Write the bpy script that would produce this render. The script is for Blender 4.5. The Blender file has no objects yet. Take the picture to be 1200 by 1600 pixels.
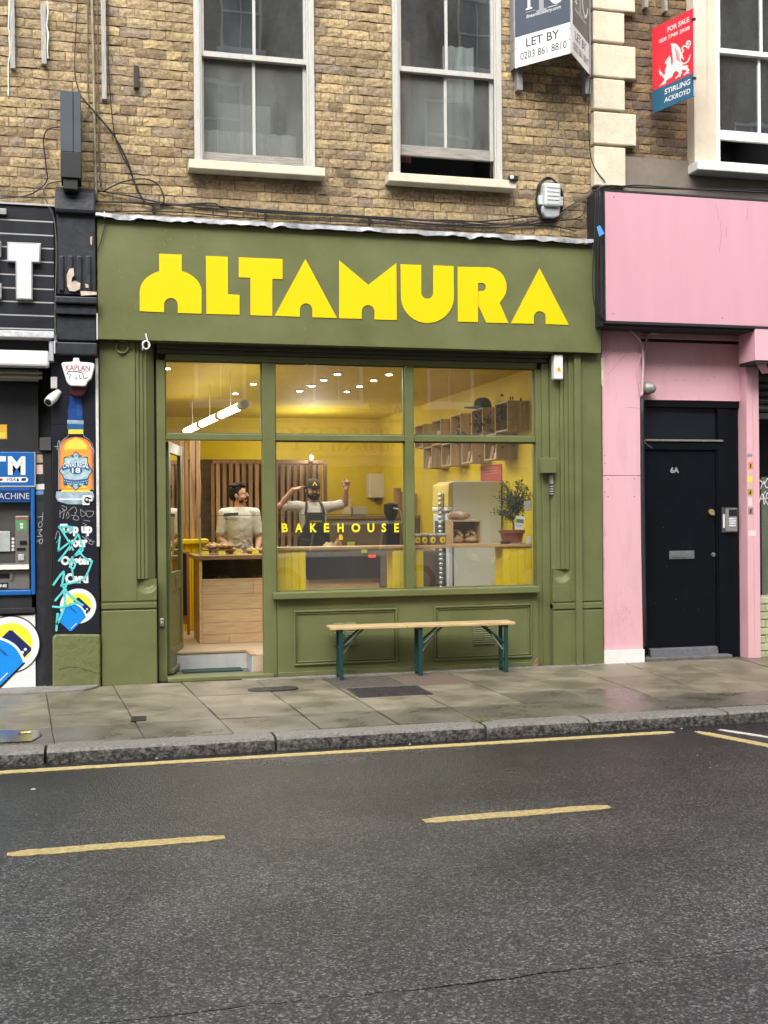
import bpy, bmesh, math, random
from mathutils import Matrix, Vector, noise
R_ = math.radians
rng = random.Random(7)
scene = bpy.context.scene
COL = scene.collection

# ------------------------------------------------------------ camera, sky, sun, exposure
YAW, PIT, ROL = R_(14.13), R_(0.03), R_(-0.476)
CAM = Vector((0.0, -10.6, 1.524)); FOC = 1800.0
def _rot():
    c, s = math.cos, math.sin
    Ry = Matrix(((c(YAW), -s(YAW), 0), (s(YAW), c(YAW), 0), (0, 0, 1)))
    B = Matrix(((1, 0, 0), (0, 0, -1), (0, 1, 0)))
    Rp = Matrix(((1, 0, 0), (0, c(PIT), s(PIT)), (0, -s(PIT), c(PIT))))
    Rr = Matrix(((c(ROL), -s(ROL), 0), (s(ROL), c(ROL), 0), (0, 0, 1)))
    return Rr @ Rp @ B @ Ry
RC = _rot()
cam_d = bpy.data.cameras.new('camera'); cam = bpy.data.objects.new('camera', cam_d); COL.objects.link(cam)
cam_d.sensor_fit = 'HORIZONTAL'; cam_d.sensor_width = 36; cam_d.lens = 54
cam_d.sensor_fit = 'VERTICAL'; cam_d.sensor_height = 48
cam_d.clip_end = 500; cam_d.clip_start = 0.1
m3 = Matrix((RC[0], -RC[1], -RC[2])).transposed()
cam.matrix_world = Matrix.Translation(CAM) @ m3.to_4x4()
scene.camera = cam
world = bpy.data.worlds.new('World'); scene.world = world; world.use_nodes = True
wn = world.node_tree; wn.nodes.clear()
sky = wn.nodes.new('ShaderNodeTexSky'); sky.sky_type = 'NISHITA'; sky.sun_disc = False
SUN_EL, SUN_AZ = R_(46), R_(202)
sky.sun_elevation = SUN_EL; sky.sun_rotation = SUN_AZ; sky.air_density = 1.0; sky.dust_density = 6.0; sky.ozone_density = 1.0
hs = wn.nodes.new('ShaderNodeHueSaturation'); hs.inputs['Saturation'].default_value = 0.22
bg = wn.nodes.new('ShaderNodeBackground'); bg.inputs['Strength'].default_value = 0.15
wo = wn.nodes.new('ShaderNodeOutputWorld')
wn.links.new(sky.outputs[0], hs.inputs['Color']); wn.links.new(hs.outputs[0], bg.inputs['Color']); wn.links.new(bg.outputs[0], wo.inputs['Surface'])
sd = bpy.data.lights.new('sun', 'SUN'); sd.energy = 1.5; sd.angle = R_(62); sd.color = (1, .97, .92)
sun = bpy.data.objects.new('sun', sd); COL.objects.link(sun)
# the sun stands over the street behind the camera, high
sdir = Vector((math.sin(SUN_AZ) * math.cos(SUN_EL), math.cos(SUN_AZ) * math.cos(SUN_EL), math.sin(SUN_EL)))
sun.rotation_euler = sdir.to_track_quat('Z', 'Y').to_euler(); sun.location = (0, -8, 20)
vs = scene.view_settings; vs.view_transform = 'Standard'; vs.look = 'None'; vs.exposure = 1.1; vs.gamma = 1; vs.use_curve_mapping = False
cy = scene.cycles if hasattr(scene, 'cycles') else None
if cy:
    cy.use_denoising = True; cy.max_bounces = 8; cy.transparent_max_bounces = 24; cy.diffuse_bounces = 4; cy.glossy_bounces = 4
    cy.sample_clamp_indirect = 4; cy.caustics_reflective = False; cy.caustics_refractive = False

# ------------------------------------------------------------ measuring: a photograph pixel on a vertical plane y = Y (or ground z = Z)
RT = RC.transposed()
def ray(px, py): return RT @ Vector(((px - 600) / FOC, (py - 800) / FOC, 1))
def F3(px, py, Y=0.0):
    r = ray(px, py); return CAM + r * ((Y - CAM.y) / r.y)
def F(px, py, Y=0.0):
    p = F3(px, py, Y); return (p.x, p.z)
def G(px, py, Z=0.0):
    r = ray(px, py); p = CAM + r * ((Z - CAM.z) / r.z); return (p.x, p.y)
def FX(px, py, Y=0.0): return F(px, py, Y)[0]
def FZ(px, py, Y=0.0): return F(px, py, Y)[1]

# ------------------------------------------------------------ materials
MATS = {}
def mat(name, col, rough=.6, var=.1, scale=5, bump=0, bscale=60, spec=.4, metal=0, stretch=None, col2=None, thr=None, emis=0, coat=0, rvar=0, bdist=.01, obj_rand=0):
    if name in MATS: return MATS[name]
    m = bpy.data.materials.new(name); MATS[name] = m; m.use_nodes = True
    nt = m.node_tree; N = nt.nodes; L = nt.links; p = N['Principled BSDF']
    p.inputs['Roughness'].default_value = rough; p.inputs['Specular IOR Level'].default_value = spec; p.inputs['Metallic'].default_value = metal
    c4 = (*col, 1)
    p.inputs['Base Color'].default_value = c4
    if coat: p.inputs['Coat Weight'].default_value = coat; p.inputs['Coat Roughness'].default_value = .15
    geo = N.new('ShaderNodeNewGeometry'); vec = geo.outputs['Position']
    if stretch:
        mp = N.new('ShaderNodeMapping'); mp.inputs['Scale'].default_value = stretch; L.new(vec, mp.inputs['Vector']); vec = mp.outputs[0]
    if var or col2:
        n = N.new('ShaderNodeTexNoise'); n.inputs['Scale'].default_value = scale; n.inputs['Detail'].default_value = 7; n.inputs['Roughness'].default_value = .62
        L.new(vec, n.inputs['Vector'])
        r = N.new('ShaderNodeValToRGB'); e = r.color_ramp.elements
        a, b = (thr or (.3, .7)); e[0].position = a; e[1].position = b
        e[0].color = (*[max(0, c * (1 - var)) for c in col], 1)
        e[1].color = (*col2, 1) if col2 else (*[min(1, c * (1 + var)) for c in col], 1)
        L.new(n.outputs['Fac'], r.inputs['Fac']); out = r.outputs[0]
        if obj_rand:
            oi = N.new('ShaderNodeObjectInfo'); h = N.new('ShaderNodeHueSaturation'); mr = N.new('ShaderNodeMapRange')
            mr.inputs['To Min'].default_value = 1 - obj_rand; mr.inputs['To Max'].default_value = 1 + obj_rand
            L.new(oi.outputs['Random'], mr.inputs['Value']); L.new(mr.outputs[0], h.inputs['Value']); L.new(out, h.inputs['Color']); out = h.outputs[0]
        L.new(out, p.inputs['Base Color'])
        if rvar:
            mr = N.new('ShaderNodeMapRange'); mr.inputs['From Min'].default_value = .3; mr.inputs['From Max'].default_value = .7
            mr.inputs['To Min'].default_value = max(.03, rough - rvar); mr.inputs['To Max'].default_value = min(1, rough + rvar)
            L.new(n.outputs['Fac'], mr.inputs['Value']); L.new(mr.outputs[0], p.inputs['Roughness'])
    if bump:
        n2 = N.new('ShaderNodeTexNoise'); n2.inputs['Scale'].default_value = bscale; n2.inputs['Detail'].default_value = 5; L.new(vec, n2.inputs['Vector'])
        bp = N.new('ShaderNodeBump'); bp.inputs['Strength'].default_value = bump; bp.inputs['Distance'].default_value = bdist
        L.new(n2.outputs['Fac'], bp.inputs['Height']); L.new(bp.outputs[0], p.inputs['Normal'])
    if emis:
        p.inputs['Emission Color'].default_value = c4; p.inputs['Emission Strength'].default_value = emis
    return m

def glass_mat(name, film=0.0, filmcol=(.5, .52, .5), refl=1.5, tint=(.96, .98, .96), fscale=3, wav=.1):
    if name in MATS: return MATS[name]
    m = bpy.data.materials.new(name); MATS[name] = m; m.use_nodes = True
    nt = m.node_tree; N = nt.nodes; L = nt.links; N.clear()
    out = N.new('ShaderNodeOutputMaterial'); tr = N.new('ShaderNodeBsdfTransparent'); gl = N.new('ShaderNodeBsdfGlossy'); mx = N.new('ShaderNodeMixShader')
    tr.inputs['Color'].default_value = (*tint, 1); gl.inputs['Roughness'].default_value = 0.0
    fr = N.new('ShaderNodeFresnel'); fr.inputs['IOR'].default_value = 1.52
    g = N.new('ShaderNodeNewGeometry'); inv = N.new('ShaderNodeMath'); inv.operation = 'SUBTRACT'; inv.inputs[0].default_value = 1
    L.new(g.outputs['Backfacing'], inv.inputs[1])
    mu = N.new('ShaderNodeMath'); mu.operation = 'MULTIPLY'; L.new(fr.outputs[0], mu.inputs[0]); L.new(inv.outputs[0], mu.inputs[1])
    mu2 = N.new('ShaderNodeMath'); mu2.operation = 'MULTIPLY'; mu2.use_clamp = True; mu2.inputs[1].default_value = refl; L.new(mu.outputs[0], mu2.inputs[0])
    # old glass is never quite flat
    nz = N.new('ShaderNodeTexNoise'); nz.inputs['Scale'].default_value = 2.2; nz.inputs['Detail'].default_value = 1
    bp = N.new('ShaderNodeBump'); bp.inputs['Strength'].default_value = wav; bp.inputs['Distance'].default_value = .02
    L.new(g.outputs['Position'], nz.inputs['Vector']); L.new(nz.outputs['Fac'], bp.inputs['Height']); L.new(bp.outputs[0], gl.inputs['Normal'])
    L.new(mu2.outputs[0], mx.inputs['Fac']); L.new(tr.outputs[0], mx.inputs[1]); L.new(gl.outputs[0], mx.inputs[2])
    last = mx
    if film:
        df = N.new('ShaderNodeBsdfDiffuse'); df.inputs['Color'].default_value = (*filmcol, 1)
        mp = N.new('ShaderNodeMapping'); mp.inputs['Scale'].default_value = (1, 1, .35); L.new(g.outputs['Position'], mp.inputs['Vector'])
        n2 = N.new('ShaderNodeTexNoise'); n2.inputs['Scale'].default_value = fscale; n2.inputs['Detail'].default_value = 9; n2.inputs['Roughness'].default_value = .7
        L.new(mp.outputs[0], n2.inputs['Vector'])
        mr = N.new('ShaderNodeMapRange'); mr.inputs['From Min'].default_value = .35; mr.inputs['From Max'].default_value = .75; mr.inputs['To Min'].default_value = film * .35; mr.inputs['To Max'].default_value = film * 1.6
        L.new(n2.outputs['Fac'], mr.inputs['Value'])
        m2 = N.new('ShaderNodeMixShader'); L.new(mr.outputs[0], m2.inputs['Fac']); L.new(mx.outputs[0], m2.inputs[1]); L.new(df.outputs[0], m2.inputs[2]); last = m2
    L.new(last.outputs[0], out.inputs['Surface'])
    return m

def brick_mat(name, stops, soot=(.075, .062, .05), soot_amt=.5, bump=.9):
    m = bpy.data.materials.new(name); MATS[name] = m; m.use_nodes = True
    nt = m.node_tree; N = nt.nodes; L = nt.links; p = N['Principled BSDF']; p.inputs['Roughness'].default_value = .9; p.inputs['Specular IOR Level'].default_value = .25
    oi = N.new('ShaderNodeObjectInfo'); at = N.new('ShaderNodeAttribute'); at.attribute_name = 'rnd'
    ad = N.new('ShaderNodeMath'); ad.operation = 'ADD'; L.new(oi.outputs['Random'], ad.inputs[0]); L.new(at.outputs['Fac'], ad.inputs[1])
    fr = N.new('ShaderNodeMath'); fr.operation = 'FRACT'; L.new(ad.outputs[0], fr.inputs[0])
    rp = N.new('ShaderNodeValToRGB'); cr = rp.color_ramp
    while len(cr.elements) < len(stops): cr.elements.new(.5)
    for e, (q, c) in zip(cr.elements, stops): e.position = q; e.color = (*c, 1)
    L.new(fr.outputs[0], rp.inputs['Fac'])
    g = N.new('ShaderNodeNewGeometry')
    n1 = N.new('ShaderNodeTexNoise'); n1.inputs['Scale'].default_value = 34; n1.inputs['Detail'].default_value = 8; n1.inputs['Roughness'].default_value = .7; L.new(g.outputs['Position'], n1.inputs['Vector'])
    mr = N.new('ShaderNodeMapRange'); mr.inputs['From Min'].default_value = .25; mr.inputs['From Max'].default_value = .75; mr.inputs['To Min'].default_value = .38; mr.inputs['To Max'].default_value = 1.62; L.new(n1.outputs['Fac'], mr.inputs['Value'])
    hv = N.new('ShaderNodeHueSaturation'); L.new(rp.outputs[0], hv.inputs['Color']); L.new(mr.outputs[0], hv.inputs['Value'])
    n2 = N.new('ShaderNodeTexNoise'); n2.inputs['Scale'].default_value = 1.1; n2.inputs['Detail'].default_value = 7; n2.inputs['Roughness'].default_value = .65; L.new(g.outputs['Position'], n2.inputs['Vector'])
    m2 = N.new('ShaderNodeMapRange'); m2.inputs['From Min'].default_value = .44; m2.inputs['From Max'].default_value = .72; m2.inputs['To Max'].default_value = soot_amt; L.new(n2.outputs['Fac'], m2.inputs['Value'])
    n4 = N.new('ShaderNodeTexNoise'); n4.inputs['Scale'].default_value = 70; n4.inputs['Detail'].default_value = 4; n4.inputs['Roughness'].default_value = .75; mpz = N.new('ShaderNodeMapping'); mpz.inputs['Scale'].default_value = (.55, 1, 1.2); L.new(g.outputs['Position'], mpz.inputs['Vector']); L.new(mpz.outputs[0], n4.inputs['Vector'])
    m4 = N.new('ShaderNodeMapRange'); m4.inputs['From Min'].default_value = .30; m4.inputs['From Max'].default_value = .44; m4.inputs['To Min'].default_value = .32; m4.inputs['To Max'].default_value = 1.0; L.new(n4.outputs['Fac'], m4.inputs['Value'])
    pit = N.new('ShaderNodeMixRGB'); pit.blend_type = 'MULTIPLY'; pit.inputs['Fac'].default_value = 1; L.new(hv.outputs[0], pit.inputs[1]); L.new(m4.outputs[0], pit.inputs[2])
    mx = N.new('ShaderNodeMixRGB'); L.new(m2.outputs[0], mx.inputs['Fac']); L.new(pit.outputs[0], mx.inputs[1]); mx.inputs[2].default_value = (*soot, 1)
    L.new(mx.outputs[0], p.inputs['Base Color'])
    n3 = N.new('ShaderNodeTexNoise'); n3.inputs['Scale'].default_value = 45; n3.inputs['Detail'].default_value = 6; L.new(g.outputs['Position'], n3.inputs['Vector'])
    bp = N.new('ShaderNodeBump'); bp.inputs['Strength'].default_value = bump; bp.inputs['Distance'].default_value = .006; L.new(n3.outputs['Fac'], bp.inputs['Height']); L.new(bp.outputs[0], p.inputs['Normal'])
    return m

# ------------------------------------------------------------ mesh building
WORLD = {}
def frame(o, r, u):
    r = Vector(r).normalized(); u = Vector(u).normalized(); n = r.cross(u)
    M = Matrix.Identity(4)
    for i in range(3): M[i][0] = r[i]; M[i][1] = u[i]; M[i][2] = n[i]; M[i][3] = o[i]
    return M
def facade(Y): return frame((0, Y, 0), (1, 0, 0), (0, 0, 1))     # local x,y = world x,z ; local z points at the street

def set_parent(o, parent):
    if parent is not None:
        o.parent = parent; o.matrix_parent_inverse = WORLD[parent].inverted()
def tags(o, label=None, cat=None, group=None, kind=None):
    if label: o['label'] = label
    if cat: o['category'] = cat
    if group: o['group'] = group
    if kind: o['kind'] = kind
    return o
def thing(name, loc, label, cat, group=None, kind=None):
    o = bpy.data.objects.new(name, None); COL.objects.link(o); o.location = loc; o.empty_display_size = .1
    WORLD[o] = Matrix.Translation(Vector(loc)); return tags(o, label, cat, group, kind)

class MB:
    def __init__(s, mats, M=None):
        s.v = []; s.f = []; s.mi = []; s.mats = mats if isinstance(mats, (list, tuple)) else [mats]; s.M = M
    def add(s, vs, fs, m=0):
        b = len(s.v); M = s.M
        for v in vs:
            v = Vector(v); s.v.append(M @ v if M is not None else v)
        for f in fs: s.f.append([b + i for i in f]); s.mi.append(m)
        return s
    def box(s, x0, x1, y0, y1, z0, z1, m=0):
        return s.add([(x0, y0, z0), (x1, y0, z0), (x1, y1, z0), (x0, y1, z0), (x0, y0, z1), (x1, y0, z1), (x1, y1, z1), (x0, y1, z1)],
                     [(0, 3, 2, 1), (4, 5, 6, 7), (0, 1, 5, 4), (1, 2, 6, 5), (2, 3, 7, 6), (3, 0, 4, 7)], m)
    def hexa(s, bot, top, m=0):
        n = len(bot)
        return s.add(list(bot) + list(top), [tuple(range(n - 1, -1, -1)), tuple(range(n, 2 * n))] + [(i, (i + 1) % n, n + (i + 1) % n, n + i) for i in range(n)], m)
    def prism(s, pts, y0, y1, m=0):            # outline in x,z extruded along y
        return s.hexa([(p[0], y0, p[1]) for p in pts], [(p[0], y1, p[1]) for p in pts], m)
    def slab(s, pts, z0, z1, m=0):             # outline in x,y extruded along z
        return s.hexa([(p[0], p[1], z0) for p in pts], [(p[0], p[1], z1) for p in pts], m)
    def flat(s, pts, z=0.0, m=0):
        return s.add([(p[0], p[1], z) for p in pts], [tuple(range(len(pts)))], m)
    def disc(s, c, r, z=0., m=0, n=20, ry=None):
        return s.flat([(c[0] + r * math.cos(2 * math.pi * i / n), c[1] + (ry or r) * math.sin(2 * math.pi * i / n)) for i in range(n)], z, m)
    def ribbon(s, pts, w, z=0., m=0):
        for i in range(len(pts) - 1):
            a = Vector(pts[i]).to_2d(); b = Vector(pts[i + 1]).to_2d(); d = b - a
            if d.length < 1e-6: continue
            d.normalize(); n = Vector((-d.y, d.x)) * w / 2; e = d * w * .3; zz = z + .00012 * (i % 4)
            s.flat([a - n - e, b - n + e, b + n + e, a + n - e], zz, m)
        return s
    def tube(s, path, r, n=8, m=0, closed=False):
        P = [Vector(p) for p in path]; k = len(P); base = []; up = None
        for i in range(k):
            t = (P[(i + 1) % k] - P[i - 1]) if closed else (P[min(i + 1, k - 1)] - P[max(i - 1, 0)])
            t.normalize()
            if up is None: up = t.orthogonal().normalized()
            up = (up - t * up.dot(t)); up = up.normalized() if up.length > 1e-6 else t.orthogonal().normalized()
            b = t.cross(up); rr = r[i] if isinstance(r, (list, tuple)) else r
            base.append([P[i] + (up * math.cos(2 * math.pi * j / n) + b * math.sin(2 * math.pi * j / n)) * rr for j in range(n)])
        vs = [v for ring in base for v in ring]; fs = []
        for i in range(k if closed else k - 1):
            a = i * n; c = ((i + 1) % k) * n
            for j in range(n): fs.append((a + j, a + (j + 1) % n, c + (j + 1) % n, c + j))
        if not closed: fs += [tuple(range(n - 1, -1, -1)), tuple((k - 1) * n + j for j in range(n))]
        return s.add(vs, fs, m)
    def cyl(s, a, b, r0, r1=None, n=14, m=0): return s.tube([a, b], [r0, r0 if r1 is None else r1], n, m)
    def lathe(s, prof, c=(0, 0, 0), n=20, m=0, sx=1, sy=1):
        vs = []; fs = []; k = len(prof)
        for r, z in prof:
            for j in range(n): vs.append((c[0] + sx * r * math.cos(2 * math.pi * j / n), c[1] + sy * r * math.sin(2 * math.pi * j / n), c[2] + z))
        for i in range(k - 1):
            for j in range(n): fs.append((i * n + j, i * n + (j + 1) % n, (i + 1) * n + (j + 1) % n, (i + 1) * n + j))
        fs += [tuple(range(n - 1, -1, -1)), tuple((k - 1) * n + j for j in range(n))]
        return s.add(vs, fs, m)
    def ball(s, c, r, n=10, m=0, sx=1, sy=1, sz=1):
        prof = [(max(1e-4, r * math.sin(math.pi * i / n)), -sz * r * math.cos(math.pi * i / n)) for i in range(n + 1)]
        return s.lathe(prof, c, n + 4, m, sx, sy)
    def build(s, name, parent=None, bevel=0, smooth=False, label=None, cat=None, group=None, kind=None, recalc=True, seg=2, origin=True):
        lo = [min(v[i] for v in s.v) for i in range(3)]; hi = [max(v[i] for v in s.v) for i in range(3)]
        o3 = Vector(((lo[0] + hi[0]) / 2, (lo[1] + hi[1]) / 2, lo[2])) if origin else Vector((0, 0, 0))
        me = bpy.data.meshes.new(name); me.from_pydata([v - o3 for v in s.v], [], s.f)
        for m in s.mats: me.materials.append(m)
        for p, i in zip(me.polygons, s.mi): p.material_index = i
        if recalc:
            bm = bmesh.new(); bm.from_mesh(me); bmesh.ops.recalc_face_normals(bm, faces=bm.faces); bm.to_mesh(me); bm.free()
        if smooth:
            me.shade_smooth()
            if smooth is not True: me.set_sharp_from_angle(angle=R_(smooth))
        o = bpy.data.objects.new(name, me); COL.objects.link(o); o.location = o3; WORLD[o] = Matrix.Translation(o3)
        set_parent(o, parent)
        if bevel:
            b = o.modifiers.new('edge', 'BEVEL'); b.width = bevel; b.segments = seg; b.limit_method = 'ANGLE'; b.angle_limit = R_(40)
        return tags(o, label, cat, group, kind)

def spline(pts, k=6):
    P = [Vector(p) for p in pts]; out = []
    for i in range(len(P) - 1):
        a, b, c, d = P[max(i - 1, 0)], P[i], P[i + 1], P[min(i + 2, len(P) - 1)]
        for j in range(k):
            t = j / k
            out.append(.5 * ((2 * b) + (c - a) * t + (2 * a - 5 * b + 4 * c - d) * t * t + (3 * b - a - 3 * c + d) * t ** 3))
    out.append(P[-1]); return out

def text_geo(string, weight=0.0, spacing=1.0):
    c = bpy.data.curves.new('lettering', 'FONT'); c.body = string; c.fill_mode = 'FRONT' if hasattr(c, 'fill_mode') else c.fill_mode
    c.dimensions = '2D'; c.offset = weight; c.space_character = spacing; c.resolution_u = 3
    o = bpy.data.objects.new('lettering', c); COL.objects.link(o); bpy.context.view_layer.update()
    dg = bpy.context.evaluated_depsgraph_get(); me = bpy.data.meshes.new_from_object(o.evaluated_get(dg))
    vs = [tuple(v.co) for v in me.vertices]; fs = [tuple(p.vertices) for p in me.polygons]
    bpy.data.objects.remove(o); bpy.data.curves.remove(c); bpy.data.meshes.remove(me)
    return vs, fs
TEXTQ = []
def text(mb, string, x0, y0, w, h, z=.001, m=0, weight=0.0, spacing=1.0, shear=0, M2=None):
    """lettering filling the box x0,y0,w,h of the builder's frame"""
    vs, fs = text_geo(string, weight, spacing)
    if not vs: return mb
    a = min(v[0] for v in vs); b = max(v[0] for v in vs); c = min(v[1] for v in vs); d = max(v[1] for v in vs)
    sx = w / (b - a); sy = h / (d - c)
    out = []
    for v in vs:
        x = (v[0] - a) * sx; y = (v[1] - c) * sy
        p = (x0 + x + shear * y, y0 + y)
        if M2: p = M2(p)
        out.append((p[0], p[1], z))
    return mb.add(out, fs, m)
# ============================================================ THE STREET
asphalt = mat('asphalt', (.0215, .0220, .0218), rough=.4, var=.3, scale=2.2, rvar=.12, spec=.45)
def _asphalt_detail():
    nt = asphalt.node_tree; N = nt.nodes; L = nt.links; p = N['Principled BSDF']
    g = N.new('ShaderNodeNewGeometry')
    base = p.inputs['Base Color'].links[0].from_socket
    # stone chippings: small pale and dark grains
    vo = N.new('ShaderNodeTexVoronoi'); vo.inputs['Scale'].default_value = 110; L.new(g.outputs['Position'], vo.inputs['Vector'])
    r = N.new('ShaderNodeValToRGB'); e = r.color_ramp.elements; e[0].position = .25; e[0].color = (.5, .5, .52, 1); e[1].position = 1.0; e[1].color = (3.4, 3.4, 3.4, 1); ee = e.new(.8); ee.color = (1.35, 1.36, 1.36, 1)
    s = N.new('ShaderNodeSeparateColor'); L.new(vo.outputs['Color'], s.inputs[0]); L.new(s.outputs[0], r.inputs['Fac'])
    mx = N.new('ShaderNodeMixRGB'); mx.blend_type = 'MULTIPLY'; mx.inputs['Fac'].default_value = 1; L.new(base, mx.inputs[1]); L.new(r.outputs[0], mx.inputs[2])
    # worn wheel tracks and older patches
    n = N.new('ShaderNodeTexNoise'); n.inputs['Scale'].default_value = .9; n.inputs['Detail'].default_value = 7; n.inputs['Roughness'].default_value = .6; trk = N.new('ShaderNodeMapping'); trk.inputs['Scale'].default_value = (.35, 1.3, 1); L.new(g.outputs['Position'], trk.inputs['Vector']); L.new(trk.outputs[0], n.inputs['Vector'])
    mp = N.new('ShaderNodeMapRange'); mp.inputs['From Min'].default_value = .3; mp.inputs['From Max'].default_value = .7; mp.inputs['To Min'].default_value = .75; mp.inputs['To Max'].default_value = 1.35; L.new(n.outputs['Fac'], mp.inputs['Value'])
    hv = N.new('ShaderNodeHueSaturation'); L.new(mx.outputs[0], hv.inputs['Color']); L.new(mp.outputs[0], hv.inputs['Value']); # base colour and roughness both rise with distance out from the kerb
    sx = N.new('ShaderNodeSeparateXYZ'); L.new(g.outputs['Position'], sx.inputs[0]); ny = N.new('ShaderNodeMath'); ny.operation = 'MULTIPLY_ADD'; ny.inputs[1].default_value = 1.6; L.new(n.outputs['Fac'], ny.inputs[0]); L.new(sx.outputs['Y'], ny.inputs[2])
    wl = N.new('ShaderNodeMapRange'); wl.inputs['From Min'].default_value = -2.2; wl.inputs['From Max'].default_value = -6.2; wl.inputs['To Min'].default_value = .75; wl.inputs['To Max'].default_value = 3.1; L.new(ny.outputs[0], wl.inputs['Value'])
    wm_ = N.new('ShaderNodeMixRGB'); wm_.blend_type = 'MULTIPLY'; wm_.inputs['Fac'].default_value = 1; L.new(hv.outputs[0], wm_.inputs[1]); L.new(wl.outputs[0], wm_.inputs[2]); L.new(wm_.outputs[0], p.inputs['Base Color'])
    wr = N.new('ShaderNodeMapRange'); wr.inputs['From Min'].default_value = -2.2; wr.inputs['From Max'].default_value = -6.2; wr.inputs['To Min'].default_value = .27; wr.inputs['To Max'].default_value = .5; L.new(ny.outputs[0], wr.inputs['Value']); L.new(wr.outputs[0], p.inputs['Roughness'])
    bp = N.new('ShaderNodeBump'); bp.inputs['Strength'].default_value = .6; bp.inputs['Distance'].default_value = .006
    v2 = N.new('ShaderNodeTexVoronoi'); v2.inputs['Scale'].default_value = 110; L.new(g.outputs['Position'], v2.inputs['Vector']); L.new(v2.outputs['Distance'], bp.inputs['Height']); L.new(bp.outputs[0], p.inputs['Normal'])
_asphalt_detail()
tar = mat('bitumen', (.008, .008, .008), rough=.5, var=.2)
RZ = -.09
mb = MB(tar); mb.box(-60, 60, -16, -2.6, RZ - .2, RZ - .014); mb.build('road_base', kind='structure')
def seam_y(x): return -6.83 + .03 * (x - 1) * 0 + .035 * noise.noise((x * 1.3, 4, 0)) + .012 * noise.noise((x * 9, 7, 0)) + .008 * noise.noise((x * 28, 1, 0))
def gap(x): return max(.0006, .006 + .013 * noise.noise((x * 1.1 + 20, 0, 0)) + .006 * noise.noise((x * 11, 3, 0))) if x > -.25 else .0006
xs = [-60, -20, -8, -4] + [-2 + i * .02 for i in range(301)] + [6, 10, 20, 60]
for y_out, sgn, nm in ((-2.7, 1, 'road'), (-12.0, -1, 'road')):
    mb = MB(asphalt); top = [(x, seam_y(x) + sgn * gap(x) / 2, RZ) for x in xs]; far = [(x, y_out, RZ) for x in xs]
    n = len(xs); low = [(v[0], v[1], RZ - .013) for v in top]
    mb.add(top + far + low, [(i, i + 1, n + i + 1, n + i) for i in range(n - 1)] + [(i, i + 1, 2 * n + i + 1, 2 * n + i) for i in range(n - 1)])
    o = mb.build(nm, kind='structure')
# road markings: worn thermoplastic, a sheet 4 mm proud with ragged ends and rubbed-through edges
yel = mat('yellow_road_paint', (.40, .29, .10), rough=.7, var=.3, scale=35, col2=(.55, .44, .20), thr=(.25, .6), bump=.5, bscale=150)
whp = mat('white_road_paint', (.55, .54, .50), rough=.75, var=.2, scale=30, bump=.5, bscale=150)
def marking(name, a, b, w, m, label, wob=.006, step=.03):
    a = Vector(a); b = Vector(b); d = b - a; k = max(4, int(d.length / step)); d.normalize(); n = Vector((-d.y, d.x)); L1 = []; L2 = []
    for i in range(k + 1):
        p = a + (b - a) * i / k
        e1 = wob * noise.noise((p.x * 14, p.y * 14, 1)) + wob * .8 * noise.noise((p.x * 50, p.y * 50, 3)); e2 = wob * noise.noise((p.x * 14, p.y * 14, 9)) + wob * .8 * noise.noise((p.x * 50, p.y * 50, 13))
        taper = 1 - .45 * (max(0, 1 - i / 3) + max(0, 1 - (k - i) / 3))
        L1.append(p + n * (w / 2 * taper + e1)); L2.append(p - n * (w / 2 * taper + e2))
    mb = MB(m); mb.add([(v.x, v.y, RZ + .004) for v in L1 + L2] + [(v.x, v.y, RZ + .0005) for v in L1 + L2],
        [(i, i + 1, k + 2 + i, k + 1 + i) for i in range(k)] + [(i, i + 1, 2 * k + 3 + i, 2 * k + 2 + i) for i in range(k)] + [(k + 1 + i, k + 2 + i, 3 * k + 4 + i, 3 * k + 3 + i) for i in range(k)])
    o = mb.build(name, kind='structure'); o['label'] = label
marking('road_marking', (-9, -2.99), (G(1063, 1148, RZ)[0], -2.99), .085, yel, 'long yellow line running beside the kerb')
marking('road_marking', G(1088, 1143.5, RZ), (4.5, -3.75), .09, yel, 'short yellow line slanting away from the kerb')
marking('road_marking', G(1124, 1140.5, RZ), (4.82, -3.75), .055, whp, 'thin white line beside the slanting yellow line')
marking('road_marking', (-.415, -4.84), (.62, -4.83), .10, yel, 'yellow dash of the parking bay nearer the cash machine', wob=.009)
marking('road_marking', (1.655, -4.815), (2.71, -4.81), .10, yel, 'yellow dash of the parking bay in front of the bench', wob=.009)
# pale chips and litter flecks scattered over carriageway and pavement
chip = mat('pale_chip', (.34, .33, .30), rough=.8, var=.3, scale=20)
mb = MB(chip)
def fleck(x, y, z, r):
    a0 = rng.random() * 6; k = 5; h = r * rng.uniform(.25, .6); st = rng.uniform(.5, 1)
    ring = [(x + r * rng.uniform(.6, 1.2) * math.cos(a0 + 2 * math.pi * i / k), y + st * r * rng.uniform(.6, 1.2) * math.sin(a0 + 2 * math.pi * i / k), z) for i in range(k)]
    mb.add(ring + [(x, y, z + h)], [(i, (i + 1) % k, k) for i in range(k)])
for i in range(300): fleck(rng.uniform(-1.3, 5.5), rng.uniform(-7.6, -3.0), RZ, rng.choice((.003, .004, .005, .006)) )
for i in range(70): fleck(rng.uniform(-1, 6), rng.uniform(-2.5, -.35), .003, rng.choice((.004, .005, .007)))
for px, py in ((53, 1233), (140, 1180), (627, 1161), (640, 1163), (577, 1162), (1065, 1138), (870, 1128), (928, 1117), (245, 1185)):
    x, y = G(px, py, RZ); fleck(x, y, RZ, .013 if px != 53 else .022)
mb.build('litter', kind='stuff', label='pale chips and litter flecks scattered over road and pavement')

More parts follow.
